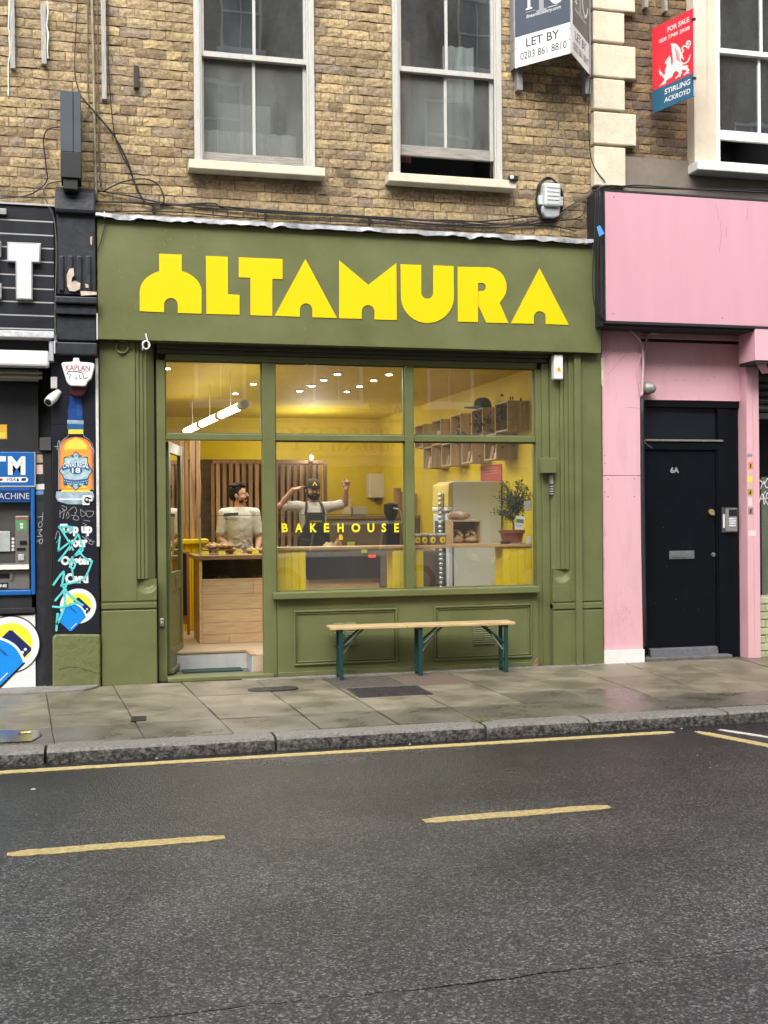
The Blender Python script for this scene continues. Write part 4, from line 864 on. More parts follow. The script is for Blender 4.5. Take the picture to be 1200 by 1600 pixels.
mb.build('card_slot', atm); xx, zz = F(28.5, 866, 0); xw, zw = F(38, 876, 0); mb = MB(mat('reader_grey', (.4, .4, .4), rough=.4, var=.1)); mb.box(xx, xw, -.012, .002, zw, zz); mb.build('contactless_reader', atm, bevel=.006)
mb = MB([blk, prw], facade(.0085)); x0, z1 = F(-20, 911, 0); xw, z0 = F(13, 920, 0); mb.flat([(x0, z0), (xw, z0), (xw, z1), (x0, z1)]); xa = FX(0, 915, 0); text(mb, 'NE', xa, z0 + .014, xw - xa - .012, z1 - z0 - .028, .0008, 1, weight=.03); mb.build('label_plate', atm, recalc=False)
mb = MB(blackm); mb.box(-2, FX(50, 945, -.0), -.0, .2, FZ(30, 962, -.02), zb); mb.box(-2, FX(55, 955, -.03), -.045, .0, FZ(30, 958, -.02), FZ(30, 950, -.02)); mb.build('recess_panel', lsh, bevel=.004)
# sticker strip on shelf
# ---- poster panel between the two shops
PYp = -.05
pan = thing('poster_panel', (.0, PYp, .5), 'tall black advertising panel with bottle picture and cyan graffiti', 'poster panel')
x0, x1 = FX(82.5, 800, PYp), FX(154, 800, PYp); z0, z1 = FZ(118, 991, PYp), FZ(118, 556, PYp)
pbk = mat('poster_black', (.013, .014, .022), rough=.35, var=.2, scale=4)
cuts = [z0] + [FZ(118, y, PYp) for y in (917, 877, 793, 664, 617)] + [z1]
for a, b in zip(cuts, cuts[1:]):
    mb = MB(pbk); mb.box(x0, x1, PYp, .1, a + .001, b - .001); mb.build('panel', pan, bevel=.0015, seg=1)
mb = MB(mat('white_edge_strip', (.62, .61, .57), rough=.5, var=.2, scale=8)); mb.box(FX(150, 700, PYp), FX(154.5, 700, PYp), PYp - .008, PYp - .0005, FZ(152, 854, PYp), FZ(152, 560, PYp)); mb.build('edge_strip', pan, bevel=.002)
fr = facade(PYp - .001)
P = lambda a, b: F(a, b, PYp)
amb = mat('print_amber', (.78, .33, .06), rough=.35, var=.12, scale=9); gold = mat('print_gold', (.85, .62, .08), rough=.35, var=.12, scale=12); bottleblue = mat('print_deep_blue', (.02, .06, .25), rough=.3, var=.35, scale=22); silv = mat('print_silver', (.36, .5, .55), rough=.35, var=.35, scale=26); labelb = mat('print_label_blue', (.02, .11, .27), rough=.35, var=.1); glassp = mat('print_pale_glass', (.30, .40, .48), rough=.35, var=.45, scale=14); redd = mat('print_dark_red', (.08, .01, .015), rough=.4, var=.2)
salmon = mat('print_salmon', (.66, .2, .08), rough=.35, var=.12, scale=9)
mb = MB([amb, gold, bottleblue, silv, labelb, prw, glassp, redd, salmon, pbk, blk], fr)
mb.flat([P(108, 612), P(112, 619), P(128, 619), P(133, 612), P(131, 604), P(110, 604)], 0, 7)
mb.flat([P(107, 656), P(106, 642), P(108.5, 630), P(109, 619), P(127, 619), P(127.5, 630), P(129, 642), P(129, 656)], .0003, 2)
for i in range(4): mb.disc(P(122, 627 + i * 7), .012, .0008, 4, 10, ry=.016)
mb.flat([P(105, 671), P(105, 656), P(130.5, 657), P(130.5, 671)], .0006, 4); mb.flat([P(105, 662), P(105, 656), P(130.5, 657), P(130.5, 663)], .001, 6)
mb.flat([P(107, 678), P(107, 671), P(130, 671), P(130, 678)], .0006, 1)
sh = [P(92, 765), P(92.5, 702), P(95, 693), P(101, 687), P(109, 684), P(119, 682.5), P(129, 684), P(136, 687), P(142, 693), P(144.5, 702), P(145, 765)]
mb.flat(sh, .0006, 8); mb.flat([P(95, 764), P(96, 704), P(99, 695), P(106, 688), P(119, 684), P(131, 688), P(138, 695), P(141, 704), P(142, 764)], .0011, 0)
mb.flat([P(101, 702), P(102, 694), P(109, 687.5), P(119, 684.5), P(128, 687.5), P(135, 694), P(136, 702)], .0016, 1); mb.flat([P(103, 762), P(112, 754), P(125, 754), P(136, 762)], .0016, 1)
mb.flat([P(87, 776), P(88, 768), P(145, 768), P(147, 776), P(145, 783), P(128, 788), P(106, 788), P(90, 783)], .0006, 6); mb.flat([P(90, 779), P(145, 779), P(142, 781), P(93, 781)], .0011, 5); mb.flat([P(95, 768.5), P(142, 768.5), P(140, 765), P(97, 765)], .0011, 1)
for q_ in ([P(107, 678), P(106, 682), P(100, 686), P(94, 692), P(91.5, 702), P(91.5, 766)], [P(130, 678), P(131, 682), P(138, 686), P(143.5, 692), P(146, 702), P(146, 766)]): mb.ribbon(q_, .004, .0007, 6)
# crest
star = []
for i in range(48):
    a = 2 * math.pi * i / 48; rr = 1 + .09 * math.cos(a * 8) + .04 * math.cos(a * 16)
    star.append((118.5 + 23.5 * rr * math.cos(a), 736 - 27.5 * rr * math.sin(a)))
mb.flat([P(*q) for q in star], .0021, 10); mb.flat([P(118.5 + (q[0] - 118.5) * .94, 736 + (q[1] - 736) * .94) for q in star], .0026, 3)
mb.flat([P(97 + 43 * i / 12, 722.5 - 4.5 * math.sin(math.pi * i / 12) + 4.5) for i in range(13)] + [P(140 - 43 * i / 12, 733 - 5 * math.sin(math.pi * i / 12) + 3) for i in range(13)], .0031, 4)
mb.flat([P(99 + 39 * i / 12, 747 + 3 * math.sin(math.pi * i / 12)) for i in range(13)] + [P(138 - 39 * i / 12, 753 + 3 * math.sin(math.pi * i / 12)) for i in range(13)], .0031, 4)
mb.disc(P(119, 735), .062, .0031, 6, 24, ry=.042); mb.disc(P(119, 735), .053, .0036, 4, 24, ry=.034)
xa, za = P(98.5, 732.0); xb, zb2 = P(138.5, 723.5)
text(mb, 'CHIVAS REGAL', 0, 0, 1, 1, .004, 5, weight=.02, M2=lambda p: (xa + (xb - xa) * p[0], za + .012 * (1 - (2 * p[0] - 1) ** 2) + (zb2 - za) * p[1] * .9))
xa2, za2 = P(112.5, 739); xb2, zb3 = P(125.5, 731); text(mb, '18', xa2, za2, xb2 - xa2, zb3 - za2, .0042, 5, weight=.02)
mb.ribbon([P(103, 742), P(112, 748)], .004, .0036, 5); mb.ribbon([P(134, 742), P(125, 748)], .004, .0036, 5)
for i in range(14): mb.disc(P(101 + i * 2.7, 751 + 2.6 * math.sin(math.pi * i / 13)), .004, .0037, 5, 6)
for i in range(7): mb.disc(P(103 + i * 5, 760 - abs(i - 3) * 1.5), .012, .0032, 6 if i % 2 else 4, 8)
for i in range(5): mb.disc(P(109 + i * 5, 712 + abs(i - 2) * 1.4), .011, .0032, 6 if i % 2 == 0 else 4, 8)
mb.build('bottle_print', pan, recalc=False)
mb = MB([prw, blk], fr); mb.flat([P(129, 789), P(129, 774), P(144, 774), P(144, 783), P(140, 783), P(140, 789)], .003, 0); mb.flat([P(131, 782), P(133, 777), P(137, 776), P(143, 779), P(142, 780.5), P(138, 780), P(140, 785), P(137, 787), P(133, 785)], .0036, 1); mb.disc(P(135.5, 780.5), .010, .0042, 0, 10); mb.build('sticker', pan, recalc=False)
for s_, a, b, c, d in (('Top up', 94, 838, 144, 818), ('your', 106, 860, 137, 843), ('Oyster', 95, 887, 143, 868), ('Card', 102, 912, 138, 895)):
    mb = MB(prw, fr); xa, za = P(a, b); xb, zb2 = P(c, d); text(mb, s_, xa, za, xb - xa, zb2 - za, .001, 0, weight=.06); mb.build('lettering', pan, recalc=False)
card_art(pan, (122, 947), .155, PYp - .0014, R_(-45), 'small')
cyan = mat('cyan_spray_paint', (.10, .58, .58), rough=.55, var=.15, scale=14)
mb = MB(cyan, facade(PYp - .008))
S_ = lambda *q: [(60 + a / 5.333, 700 + b / 5.333) for a, b in q]
strokes(mb, [S_((170, 660), (230, 700), (285, 660), (170, 655)), S_((190, 680), (260, 790), (290, 850)), S_((165, 860), (180, 740)), S_((165, 860), (240, 800), (290, 780)), S_((170, 940), (240, 850), (330, 720)), S_((330, 715), (370, 850), (280, 910)), S_((270, 930), (350, 840)), S_((340, 860), (380, 910), (440, 945)), S_((250, 940), (285, 1010), (310, 950), (270, 940)), S_((280, 1000), (290, 1080)), S_((448, 940), (400, 1060), (330, 1110), (200, 1140))], .016, PYp, 0, 3)
strokes(mb, [S_((125, 1140), (210, 1030), (195, 1150)), S_((190, 1140), (230, 1180)), S_((140, 1270), (215, 1180), (240, 1110)), S_((220, 1180), (300, 1260), (370, 1310)), S_((120, 1320), (200, 1325), (310, 1290)), S_((215, 1190), (215, 1330), (155, 1470)), S_((160, 1380), (150, 1520))], .019, PYp, .0006, 3)
mb.build('graffiti', pan, recalc=False)
mb = MB(chalk, facade(PYp - .004))
T5 = lambda *q: [(60 + a / 5.333, 700 + b / 5.333) for a, b in q]
for q_ in [T5((180, 520), (180, 580)), T5((180, 550), (215, 520), (205, 590)), T5((230, 570), (245, 530), (255, 575), (235, 585)), T5((255, 520), (300, 490), (320, 530), (300, 540)), T5((270, 560), (330, 570), (330, 600), (290, 590), (310, 545)), T5((350, 510), (360, 570), (395, 550), (355, 515)), T5((395, 530), (410, 570), (440, 570), (460, 530), (400, 525)), T5((195, 480), (235, 495), (225, 520), (195, 500)), T5((140, 760), (160, 690), (180, 740), (150, 790)), T5((365, 735), (400, 760), (395, 730), (430, 770), (470, 780)), T5((440, 760), (420, 790), (450, 805), (455, 780)), T5((375, 600), (430, 610)), T5((370, 625), (400, 640), (380, 650))] + [[(89, 703), (92, 688), (95, 701)], [(84, 698), (95, 697)], [(141, 696), (147, 706), (141, 709), (138, 711)]]:
    mb = MB(chalk, facade(PYp - .004)); strokes(mb, [q_], .0037, PYp, 0, 4); mb.build('scratched_tag', pan, recalc=False)

# ---- bracketed corbel above the panel
cb = thing('corbel', (.0, -.1, 3.0), 'black painted masonry corbel with chipped carving at the top of the shop party wall', 'corbel')
CY = -.17
def cbox(a, b, c, d, y, name, bev=.01, m=blackc):
    x0, z1 = F(a, b, y); x1, z0 = F(c, d, y); mb = MB(m); mb.box(x0, x1, y, WY, z0, z1); return mb.build(name, cb, bevel=bev)
cbox(88, 331, 150, 462, -.15, 'block'); cbox(86, 462, 152, 475, -.22, 'moulding'); cbox(88, 475.5, 151, 492, -.18, 'moulding', .006); cbox(88, 492.5, 151, 533, -.14, 'block'); cbox(86, 534, 152, 555, -.16, 'moulding')
x0, z0 = F(86, 331, -.2); x1, z1 = F(150, 300, -.2); yb = -.02
mb = MB(blackc); prof = [(-.2, z0), (-.21, z0 + .03), (-.20, z0 + .12), (-.14, z0 + .2), (-.02, z0 + .27), (WY, z0 + .29), (WY, z0)]
mb.hexa([(x0, p[0], p[1]) for p in prof], [(x1 - .01, p[0], p[1]) for p in prof]); mb.build('hood', cb, bevel=.012)
for i in range(4):
    a = 92 + i * 14; xx, zz = F(a, 400, -.155); xw, zw = F(a + 8, 455, -.155); mb = MB(blackc); mb.box(xx, xw, -.175, -.148, zw, zz); mb.build('flute', cb, bevel=.008)
bareplaster = mat('bare_plaster', (.56, .46, .36), rough=.9, var=.2, scale=20, bump=.6, bscale=60)
Q = lambda a, b: F(a / 4.615, 300 + b / 4.615, -.176)
mb = MB(bareplaster); mb.prism([Q(*p) for p in ((480, 600), (500, 555), (530, 548), (536, 600), (518, 620), (515, 650), (545, 640), (580, 660), (575, 700), (540, 718), (500, 712), (485, 680))], -.180, -.17); mb.build('chipped_patch', cb); mb = MB(bareplaster); mb.prism([Q(*p) for p in ((580, 722), (640, 722), (698, 728), (698, 748), (585, 755))], -.225, -.215); mb.build('chipped_patch', cb); mb = MB(bareplaster); mb.prism([Q(*p) for p in ((650, 320), (665, 315), (662, 380), (652, 370))], -.156, -.148); mb.build('chipped_patch', cb); mb = MB(bareplaster); mb.prism([Q(*p) for p in ((612, 660), (636, 668), (640, 690), (618, 690))], -.18, -.172); mb.build('chipped_patch', cb)
mb = MB(blackm); mb.box(FX(84, 580, -.04), FX(154, 580, -.04), -.045, .1, z1 if False else FZ(118, 560, -.04), FZ(118, 553, -.04)); mb.build('block', cb)
# alarm sounder on the panel
sx, sz = F(122, 590, -.12)
al = thing('alarm_sounder', (sx, -.1, sz - .15), 'white shield-shaped alarm box printed with a bear outline above the bottle poster', 'alarm box')
Sp = lambda a, b: F(a / 4.615, 550 + b / 4.615, -.16)
sh = [Sp(*p) for p in ((442, 85), (450, 74), (525, 70), (528, 42), (570, 42), (575, 70), (672, 78), (684, 95), (660, 190), (630, 215), (622, 240), (610, 247), (510, 243), (495, 232), (480, 210))]
mb = MB(whitep); mb.prism(sh, -.16, -.055); mb.build('cover', al, bevel=.012)
mb = MB(mat('alarm_base_maroon', (.05, .008, .01), rough=.4, var=.2)); mb.prism([Sp(*p) for p in ((490, 225), (640, 225), (610, 300), (590, 318), (530, 316), (510, 300))], -.12, -.052); mb.build('base', al, bevel=.012)
mb = MB([mat('print_maroon', (.30, .03, .06), rough=.5, var=0), blk], facade(-.1605)); xa, za = Sp(474, 132); xb, zb2 = Sp(648, 98); text(mb, 'KAPLAN', xa, za, xb - xa, zb2 - za, 0, 0, weight=.01); mb.ribbon([Sp(474, 138), Sp(648, 140)], .003)
for pts in ([(490, 165), (488, 150), (500, 140), (545, 142), (590, 150), (600, 170), (605, 190), (632, 185)], [(508, 160), (500, 190)], [(540, 185), (548, 192), (556, 182)], [(572, 165), (578, 190), (590, 192)]): mb.ribbon([Sp(p[0], p[1]) for p in [tuple(q)[:2] for q in spline([(*w, 0) for w in pts], 4)]], .006, .0003, 1)
mb.build('print', al, recalc=False)
# small white camera by the roller cassette
x, z = F(82, 620, -.12); t = thing('security_camera', (x, -.1, z), 'small white dome security camera on a bracket under the black fascia', 'camera')
mb = MB(whitep); mb.tube([(x + .05, -.04, z + .05), (x, -.10, z - .01), (x - .035, -.15, z - .05)], [.03, .045, .04], 12); mb.build('housing', t, smooth=50); mb = MB(blk); mb.cyl((x - .036, -.152, z - .051), (x - .038, -.156, z - .054), .028); mb.build('lens', t)
mb = MB(mat('bracket_grey', (.5, .5, .48), rough=.5, var=.2)); x2, z2 = F(84, 598, -.06); mb.box(x2 - .025, x2 + .03, -.08, -.03, z2 - .05, z2 + .05); mb.tube([(x2 + .02, -.06, z2 - .03), (x2 + .03, -.07, z2 - .12), (x + .05, -.05, z + .05)], .008, 6); mb.build('bracket', t, bevel=.003)
# projecting light box seen edge-on, standing on the corbel
px0, pzb = F(95, 285, -.3); px1, pzt = F(126, 143, -.3)
t = thing('projecting_sign', ((px0 + px1) / 2, -.3, pzb), 'tall dark grey projecting sign box seen edge-on above the black corbel', 'sign')
gm = mat('dark_grey_metal', (.055, .07, .085), rough=.45, var=.12, scale=4); zs_ = FZ(110, 238, -.3)
mb = MB(gm); mb.box(px0, px0 + (px1 - px0) * .62, -.30, WY - .02, zs_ + .004, pzt); mb.box(px0 + (px1 - px0) * .64, px1, -.295, WY - .02, zs_ + .004, pzt); mb.box(px0 + .005, px1 - .005, -.28, WY - .03, zs_, pzt - .005); mb.build('case', t, bevel=.004)
mb = MB(blackm); mb.box(px0 + .0, px1 + .0, -.31, -.02, FZ(110, 278, -.3), zs_); mb.box(px0 + .02, px1 - .03, -.29, -.04, pzb - .05, FZ(110, 278, -.3) - .001); mb.build('bracket', t, bevel=.006)
# ============================================================ PINK SHOPFRONT ON THE RIGHT
pink = mat('pink_paint', (.72, .40, .46), rough=.42, var=.06, scale=3, bump=.1, bscale=30, spec=.4)
pinkd = mat('worn_pink_paint', (.75, .43, .48), rough=.5, var=.06, scale=2.6, stretch=(3, 3, .6), col2=(.56, .335, .37), thr=(.5, .85), bump=.12, bscale=30)
pinkp = mat('pink_sign_panel', (.60, .325, .385), rough=.38, var=.04, scale=1.3, spec=.35, stretch=(5, 5, .5))
bdoor = mat('black_door_paint', (.003, .0045, .007), rough=.45, var=.25, scale=8, spec=.15)
psh = thing('pink_shopfront', (6.2, 0, 0), 'pink painted shopfront with blank pink sign panel and black side door', 'shopfront')
QY = -.28
x0 = FX(946, 400, QY); z1 = FZ(946, 299, QY); z0 = FZ(946, 501, QY)
mb = MB(pinkp); mb.box(x0, 9, QY, QY + .02, z0, z1); panel = mb.build('sign_panel', psh, bevel=.002, seg=1)
mb = MB(blackm); xl = FX(929, 420, -.12); mb.box(xl, 9, QY + .021, WY - .03, z0 - .05, z1 + .03); mb.box(x0 - .02, 9, QY - .004, QY + .02, z0 - .028, z0 - .001); mb.box(x0 - .016, x0 - .001, QY - .004, QY + .02, z0 - .001, z1 + .01); mb.box(x0 - .016, 9, QY - .004, QY + .02, z1 + .001, z1 + .014); mb.build('sign_box', psh, bevel=.004)
crm = mat('hairline_scratch', (.28, .2, .2), rough=.8, var=0)
mb = MB(crm); mb.M = facade(QY - .0008); 
for pts in ([(1118, 318), (1121, 330), (1123, 345)], [(1125, 345), (1127, 365), (1124, 395)], [(1168, 325), (1167, 345)], [(1135, 355), (1135, 372)]): mb.ribbon([F(*p, QY) for p in pts], .0035)
mb.build('scratch', panel, recalc=False)
mb = MB(mat('screw_head', (.12, .09, .08), rough=.5, var=0), facade(QY - .001))
for p in ((959, 308), (1130, 309), (958, 490), (1129, 497)): mb.disc(F(*p, QY), .007, 0, 0, 8)
mb.build('screw', panel, recalc=False)
# pilaster panels left of the door
PP = -.0
xa, xb = FX(942.5, 800, PP), FX(1003.5, 800, PP); zj = FZ(970, 743, PP); zpl = FZ(975, 1016, PP); ztp = FZ(970, 508, PP)
mb = MB(pinkd); mb.box(xa, xb, PP, .3, zj + .0015, ztp + .1); mb.build('pilaster_panel', psh, bevel=.002, seg=1)
mb = MB(pinkd); mb.box(xa, xb, PP + .003, .3, zpl + .001, zj - .0015); pl_ = mb.build('pilaster_panel', psh, bevel=.002, seg=1)
mb = MB(MATS['screw_head'], facade(-.001))
for p in ((950, 749), (991, 748), (950, 776), (991, 776), (945, 712), (945, 724), (945, 769)): mb.disc(F(*p, PP), .006, 0, 0, 8)
mb.build('screw', pl_, recalc=False)
mb = MB(crm, facade(-.001))
for pts in ([(945, 510), (952, 500)], [(943, 560), (956, 550), (962, 548)], [(950, 585), (972, 560), (985, 546)], [(976, 636), (1000, 638)], [(945, 824), (946, 838)], [(944, 870), (945, 890)]): mb.ribbon([F(*p, PP) for p in pts], .003)
for i in range(60):
    px = rng.gauss(972, 12); py = rng.gauss(960, 22); 
    if 946 < px < 1001 and py < 1012: a = F(px, py, PP); mb.ribbon([a, (a[0] + rng.uniform(-.02, .05), a[1] + rng.uniform(-.07, .07))], .0011)
mb.build('scratch', pl_, recalc=False)
mb = MB(mat('white_plinth_board', (.74, .73, .70), rough=.6, var=.08, scale=5)); mb.box(FX(944.5, 1030, -.03), FX(1007.5, 1030, -.03), -.03, -.001, FZ(976, 1045, -.03), FZ(976, 1016, -.03)); mb.build('plinth', psh, bevel=.003)
mb = MB(mat('cream_old_paint', (.68, .6, .42), rough=.7, var=.2, scale=12)); mb.prism([F(*p, -.002) for p in ((939, 560), (943.5, 558), (943, 590), (942, 606), (939.5, 600))], -.004, .1); mb.build('old_paint_edge', psh)
# recess over the door
RY = .12
xr = FX(1156, 570, RY)
zl = FZ(1080, 626, RY)
mb = MB(pinkd); mb.box(xb + .001, xr, RY, .3, zl + .012, FZ(1080, 536, RY)); mb.box(xb + .001, xr, RY - .01, .3, zl, zl + .011); lint = mb.build('lintel_panel', psh, bevel=.003)
mb = MB(MATS['screw_head'], facade(RY - .001))
for i in range(9): mb.disc(F(1030 + i * 12 + rng.uniform(-3, 3), rng.choice((572, 592)) + rng.uniform(-4, 4), RY), .005, 0, 0, 7)
mb.build('screw', lint, recalc=False)
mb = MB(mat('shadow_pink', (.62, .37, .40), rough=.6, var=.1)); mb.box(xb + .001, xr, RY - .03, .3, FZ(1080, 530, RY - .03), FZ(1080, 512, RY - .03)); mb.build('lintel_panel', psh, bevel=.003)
mb = MB(blackm); mb.box(xb + .03, xr, RY + .02, .3, FZ(1080, 536, RY) + .001, FZ(1080, 530, RY - .03)); mb.build('lintel_gap', psh)
mb = MB(blackm); mb.box(xb, 9, -.02, .3, FZ(1080, 509, -.02), FZ(1080, 503, -.02) + .06); mb.build('soffit', psh)
# right post
pa, pb = FX(1168, 800, 0), FX(1187, 800, 0)
mb = MB(pinkd); mb.box(pa, (pa + pb) / 2 - .001, .0, .3, -.03, FZ(1175, 512, 0)); mb.box((pa + pb) / 2 + .001, pb, .0, .3, -.03, FZ(1175, 512, 0)); mb.box(pa - .004, pa - .001, .004, .3, -.03, FZ(1175, 512, 0)); pst = mb.build('post', psh, bevel=.004)
stick = [((1165, 709, 1173, 714), (.25, .25, .26)), ((1167, 722, 1174, 733), (.72, .25, .06)), ((1166, 744, 1174, 754), (.75, .62, .1)), ((1166, 764, 1174, 774), (.42, .31, .04)), ((1167, 778, 1173, 790), (.75, .6, .6)), ((1167, 793, 1175, 804), (.30, .22, .2)), ((1167, 829, 1179, 838), (.74, .62, .64))]
for i, ((a, b, c, d), col) in enumerate(stick):
    p0 = F(a + 2, b, 0); p1 = F(c + 2, d, 0); mb = MB([mat('post_sticker_%d' % i, col, rough=.5, var=.25, scale=60), blk], facade(-.0015)); w = p1[0] - p0[0]
    mb.flat([(p0[0], p1[1]), (p1[0], p1[1]), (p1[0], p0[1]), (p0[0], p0[1])]); 
    if i in (1, 3, 5): mb.flat([(p0[0] + w * .3, p1[1] + .015), (p0[0] + w * .6, p1[1] + .012), (p0[0] + w * .7, p0[1] - .02), (p0[0] + w * .4, p0[1] - .018)], .0006, 1)
    mb.build('sticker', pst, recalc=False)
# awning box over the right-hand window
ax0, ax1 = FX(1180, 540, -.28), 9
mb = MB(pink); mb.box(ax0, ax1, -.28, .02, FZ(1185, 563, -.28), FZ(1185, 508, -.28) ); mb.build('awning_box', psh, bevel=.004)
mb = MB(blackm); mb.box(ax0 + .005, ax1, -.27, .02, FZ(1185, 563, -.28) - .03, FZ(1185, 563, -.28) - .001); mb.build('awning_box_underside', psh)
mb = MB(pink); xx, zz = F(1189, 574, -.2); mb.hexa([(xx - .06, -.2, zz + .05), (xx + .02, -.24, zz + .05), (xx + .1, -.2, zz - .05), (xx + .04, -.16, zz - .06)], [(xx - .06, -.19, zz + .055), (xx + .02, -.23, zz + .055), (xx + .1, -.19, zz - .045), (xx + .04, -.15, zz - .055)]); mb.build('loose_trim', psh)
# shutter slats, shop window, painted low wall
shm = mat('shutter_steel', (.05, .06, .055), rough=.4, var=.2, metal=.4)
ysh = [581, 597, 609, 621, 633, 645]
for a, b in zip(ysh, ysh[1:]):
    zz1, zz0 = FZ(1195, a, .12), FZ(1195, b, .12); mb = MB(shm); n = 6
    prof = [(.12 - .025 * math.sin(math.pi * i / n), zz0 + (zz1 - zz0) * i / n) for i in range(n + 1)] + [(.16, zz1), (.16, zz0)]
    mb.hexa([(pb + .004, p[0], p[1]) for p in prof], [(9, p[0], p[1]) for p in prof]); mb.build('shutter_slat', psh, smooth=50)
mb = MB(shm); mb.box(pb + .004, 9, .10, .17, FZ(1195, 655, .12), FZ(1195, 646, .12)); mb.build('shutter_bar', psh, bevel=.004)
mb = MB(blackm); mb.box(pb, 9, .9, 1.0, 0, 3.4); mb.box(pb, pb + .03, .14, .9, .75, 3.3); mb.build('dark_interior', psh)
mb = MB(glass_mat('grimy_glass', film=.5, filmcol=(.2, .22, .17), refl=2)); mb.box(FX(1190, 800, .14), 9, .14, .146, FZ(1195, 931, .12), FZ(1195, 745, .12)); gp = mb.build('shop_pane', psh)
mb = MB(prw, facade(.138)); Y_ = .14
strokes(mb, [[(1187, 750), (1194, 756), (1199, 748), (1203, 757)], [(1188, 764), (1193, 752), (1197, 762), (1204, 758)], [(1186, 786), (1191, 771), (1194, 788), (1199, 770), (1204, 786)], [(1187, 780), (1200, 778)], [(1196, 768), (1193, 776), (1201, 790)]], .008, Y_, 0, 4); mb.build('graffiti', gp, recalc=False)
cream = mat('painted_brick_cream', (.42, .44, .27), rough=.6, var=.15, scale=8, bump=.3, bscale=40)
zr = [932 + i * 12.2 for i in range(10)]
for i, (a, b) in enumerate(zip(zr, zr[1:])):
    zz1, zz0 = FZ(1195, a, .05), FZ(1195, b, .05); xx = pb + .004 - (.15 if i % 2 else .09); 
    while xx < 7.6:
        w = .235; s0, s1 = max(pb + .004, xx), xx + w
        if s1 - s0 > .03: mb = MB(cream); mb.box(s0, s1, .05 + rng.uniform(-.002, .002), .16, zz0 + .006, zz1 - .004); mb.build('brick', psh, bevel=.005, seg=1)
        xx += w + .01
mb = MB(mat('painted_mortar', (.33, .34, .2), rough=.8, var=.2)); mb.box(pb + .002, 8, .062, .2, -.05, FZ(1195, 931, .05)); mb.build('low_wall', psh)
# --- black door with its frame
DY = .14
dx0, dx1 = xb + .001, FX(1154.5, 800, DY)
fa, fb = FX(1007, 800, DY), FX(1122, 800, DY); ztr1, ztr0 = FZ(1070, 690, DY), FZ(1070, 703, DY)
mb = MB(bdoor); mb.box(dx0, fa, DY - .02, .3, -.04, zl - .001); mb.box(fa, dx1, DY - .02, .3, FZ(1070, 637, DY), zl - .001); mb.box(fb, FX(1138, 800, DY), DY - .01, .3, -.04, FZ(1070, 637, DY) - .001); mb.box(FX(1138, 800, DY) + .001, dx1, DY, .3, -.04, FZ(1070, 637, DY) - .001); mb.box(fa + .001, fb - .001, DY - .012, .3, ztr0, ztr1 + .02); frm = mb.build('door_frame', psh, bevel=.005)
mb = MB(mat('worn_timber_edge', (.20, .18, .15), rough=.6, var=.3, scale=20)); mb.box(fa + .002, fb + .05, DY - .03, DY - .0125, ztr1 + .0, ztr1 + .02); mb.build('transom_bar', frm, bevel=.003)
mb = MB(mat('dark_painted_glass', (.010, .013, .018), rough=.12, var=.1)); mb.box(fa + .002, fb - .002, DY + .03, DY + .05, ztr1 + .021, FZ(1070, 637, DY) - .002); mb.build('fanlight', frm)
zdb = FZ(1065, 1016, DY)
mb = MB(bdoor); mb.box(fa + .004, fb - .022, DY + .012, DY + .06, .045, ztr0 - .004); dr = mb.build('door', psh, bevel=.004)
mb = MB(bdoor); mb.box(fb - .020, fb - .002, DY - .002, DY + .06, .0, ztr0 - .004); mb.build('door_stop', frm, bevel=.004)
mb = MB(mat('weathered_bar', (.11, .11, .12), rough=.4, var=.3, scale=20)); p0 = F(1015, 1015, DY - .02); p1 = F(1121, 1023, DY - .02); mb.hexa([(p0[0], DY - .05, p1[1]), (p1[0], DY - .05, p1[1]), (p1[0], DY + .0115, p1[1]), (p0[0], DY + .0115, p1[1])], [(p0[0], DY - .03, p0[1]), (p1[0], DY - .03, p0[1]), (p1[0], DY + .0115, p0[1] + .01), (p0[0], DY + .0115, p0[1] + .01)]); mb.build('weather_bar', dr, bevel=.004)
agm = mat('tarnished_metal', (.22, .23, .24), rough=.4, var=.25, scale=25, metal=.5)
p0 = F(1046, 861, DY); p1 = F(1085, 873, DY); mb = MB(agm); mb.box(p0[0], p1[0], DY, DY + .0115, p1[1], p0[1]); mb.box(p0[0] + .025, p1[0] - .025, DY - .006, DY - .0005, p1[1] + .018, p0[1] - .018); mb.build('letter_plate', dr, bevel=.004)
brass = mat('brass', (.55, .45, .22), rough=.35, var=.15, metal=.7); x, z = F(1111.5, 800, DY); mb = MB(brass); mb.cyl((x, DY + .012, z), (x, DY - .012, z), .03, n=18); mb.box(x - .016, x + .028, DY - .02, DY - .0125, z - .032, z - .012); mb.build('latch', dr, bevel=.002)
x, z = F(1115, 866.5, DY); mb = MB(agm); mb.cyl((x, DY + .012, z), (x, DY - .002, z), .022, n=16); mb.cyl((x, DY - .002, z), (x, DY - .004, z), .012, n=12); mb.build('keyhole', dr)
mb = MB(mat('number_metal', (.40, .42, .42), rough=.35, var=.15, metal=.3), facade(DY + .008)); x0_, z0_ = F(1048, 739, DY); x1_, z1_ = F(1061.5, 730, DY); text(mb, '6A', x0_, z0_, x1_ - x0_, z1_ - z0_, .0, 0, weight=.035); mb.build('door_number', dr, recalc=False)
mb = MB(chip, facade(DY + .0105))
for i in range(14): mb.disc(F(rng.uniform(1012, 1112), rng.uniform(780, 1005), DY), rng.uniform(.0015, .003), 0, 0, 6)
mb.build('paint_fleck', dr, recalc=False)
mb = MB(mat('door_step_stone', (.12, .115, .11), rough=.6, var=.3, scale=9, bump=.4, bscale=40)); mb.box(FX(1008, 1035, .02), FX(1145, 1035, .02), .02, .3, -.05, .035); mb.build('door_step', psh, bevel=.012)
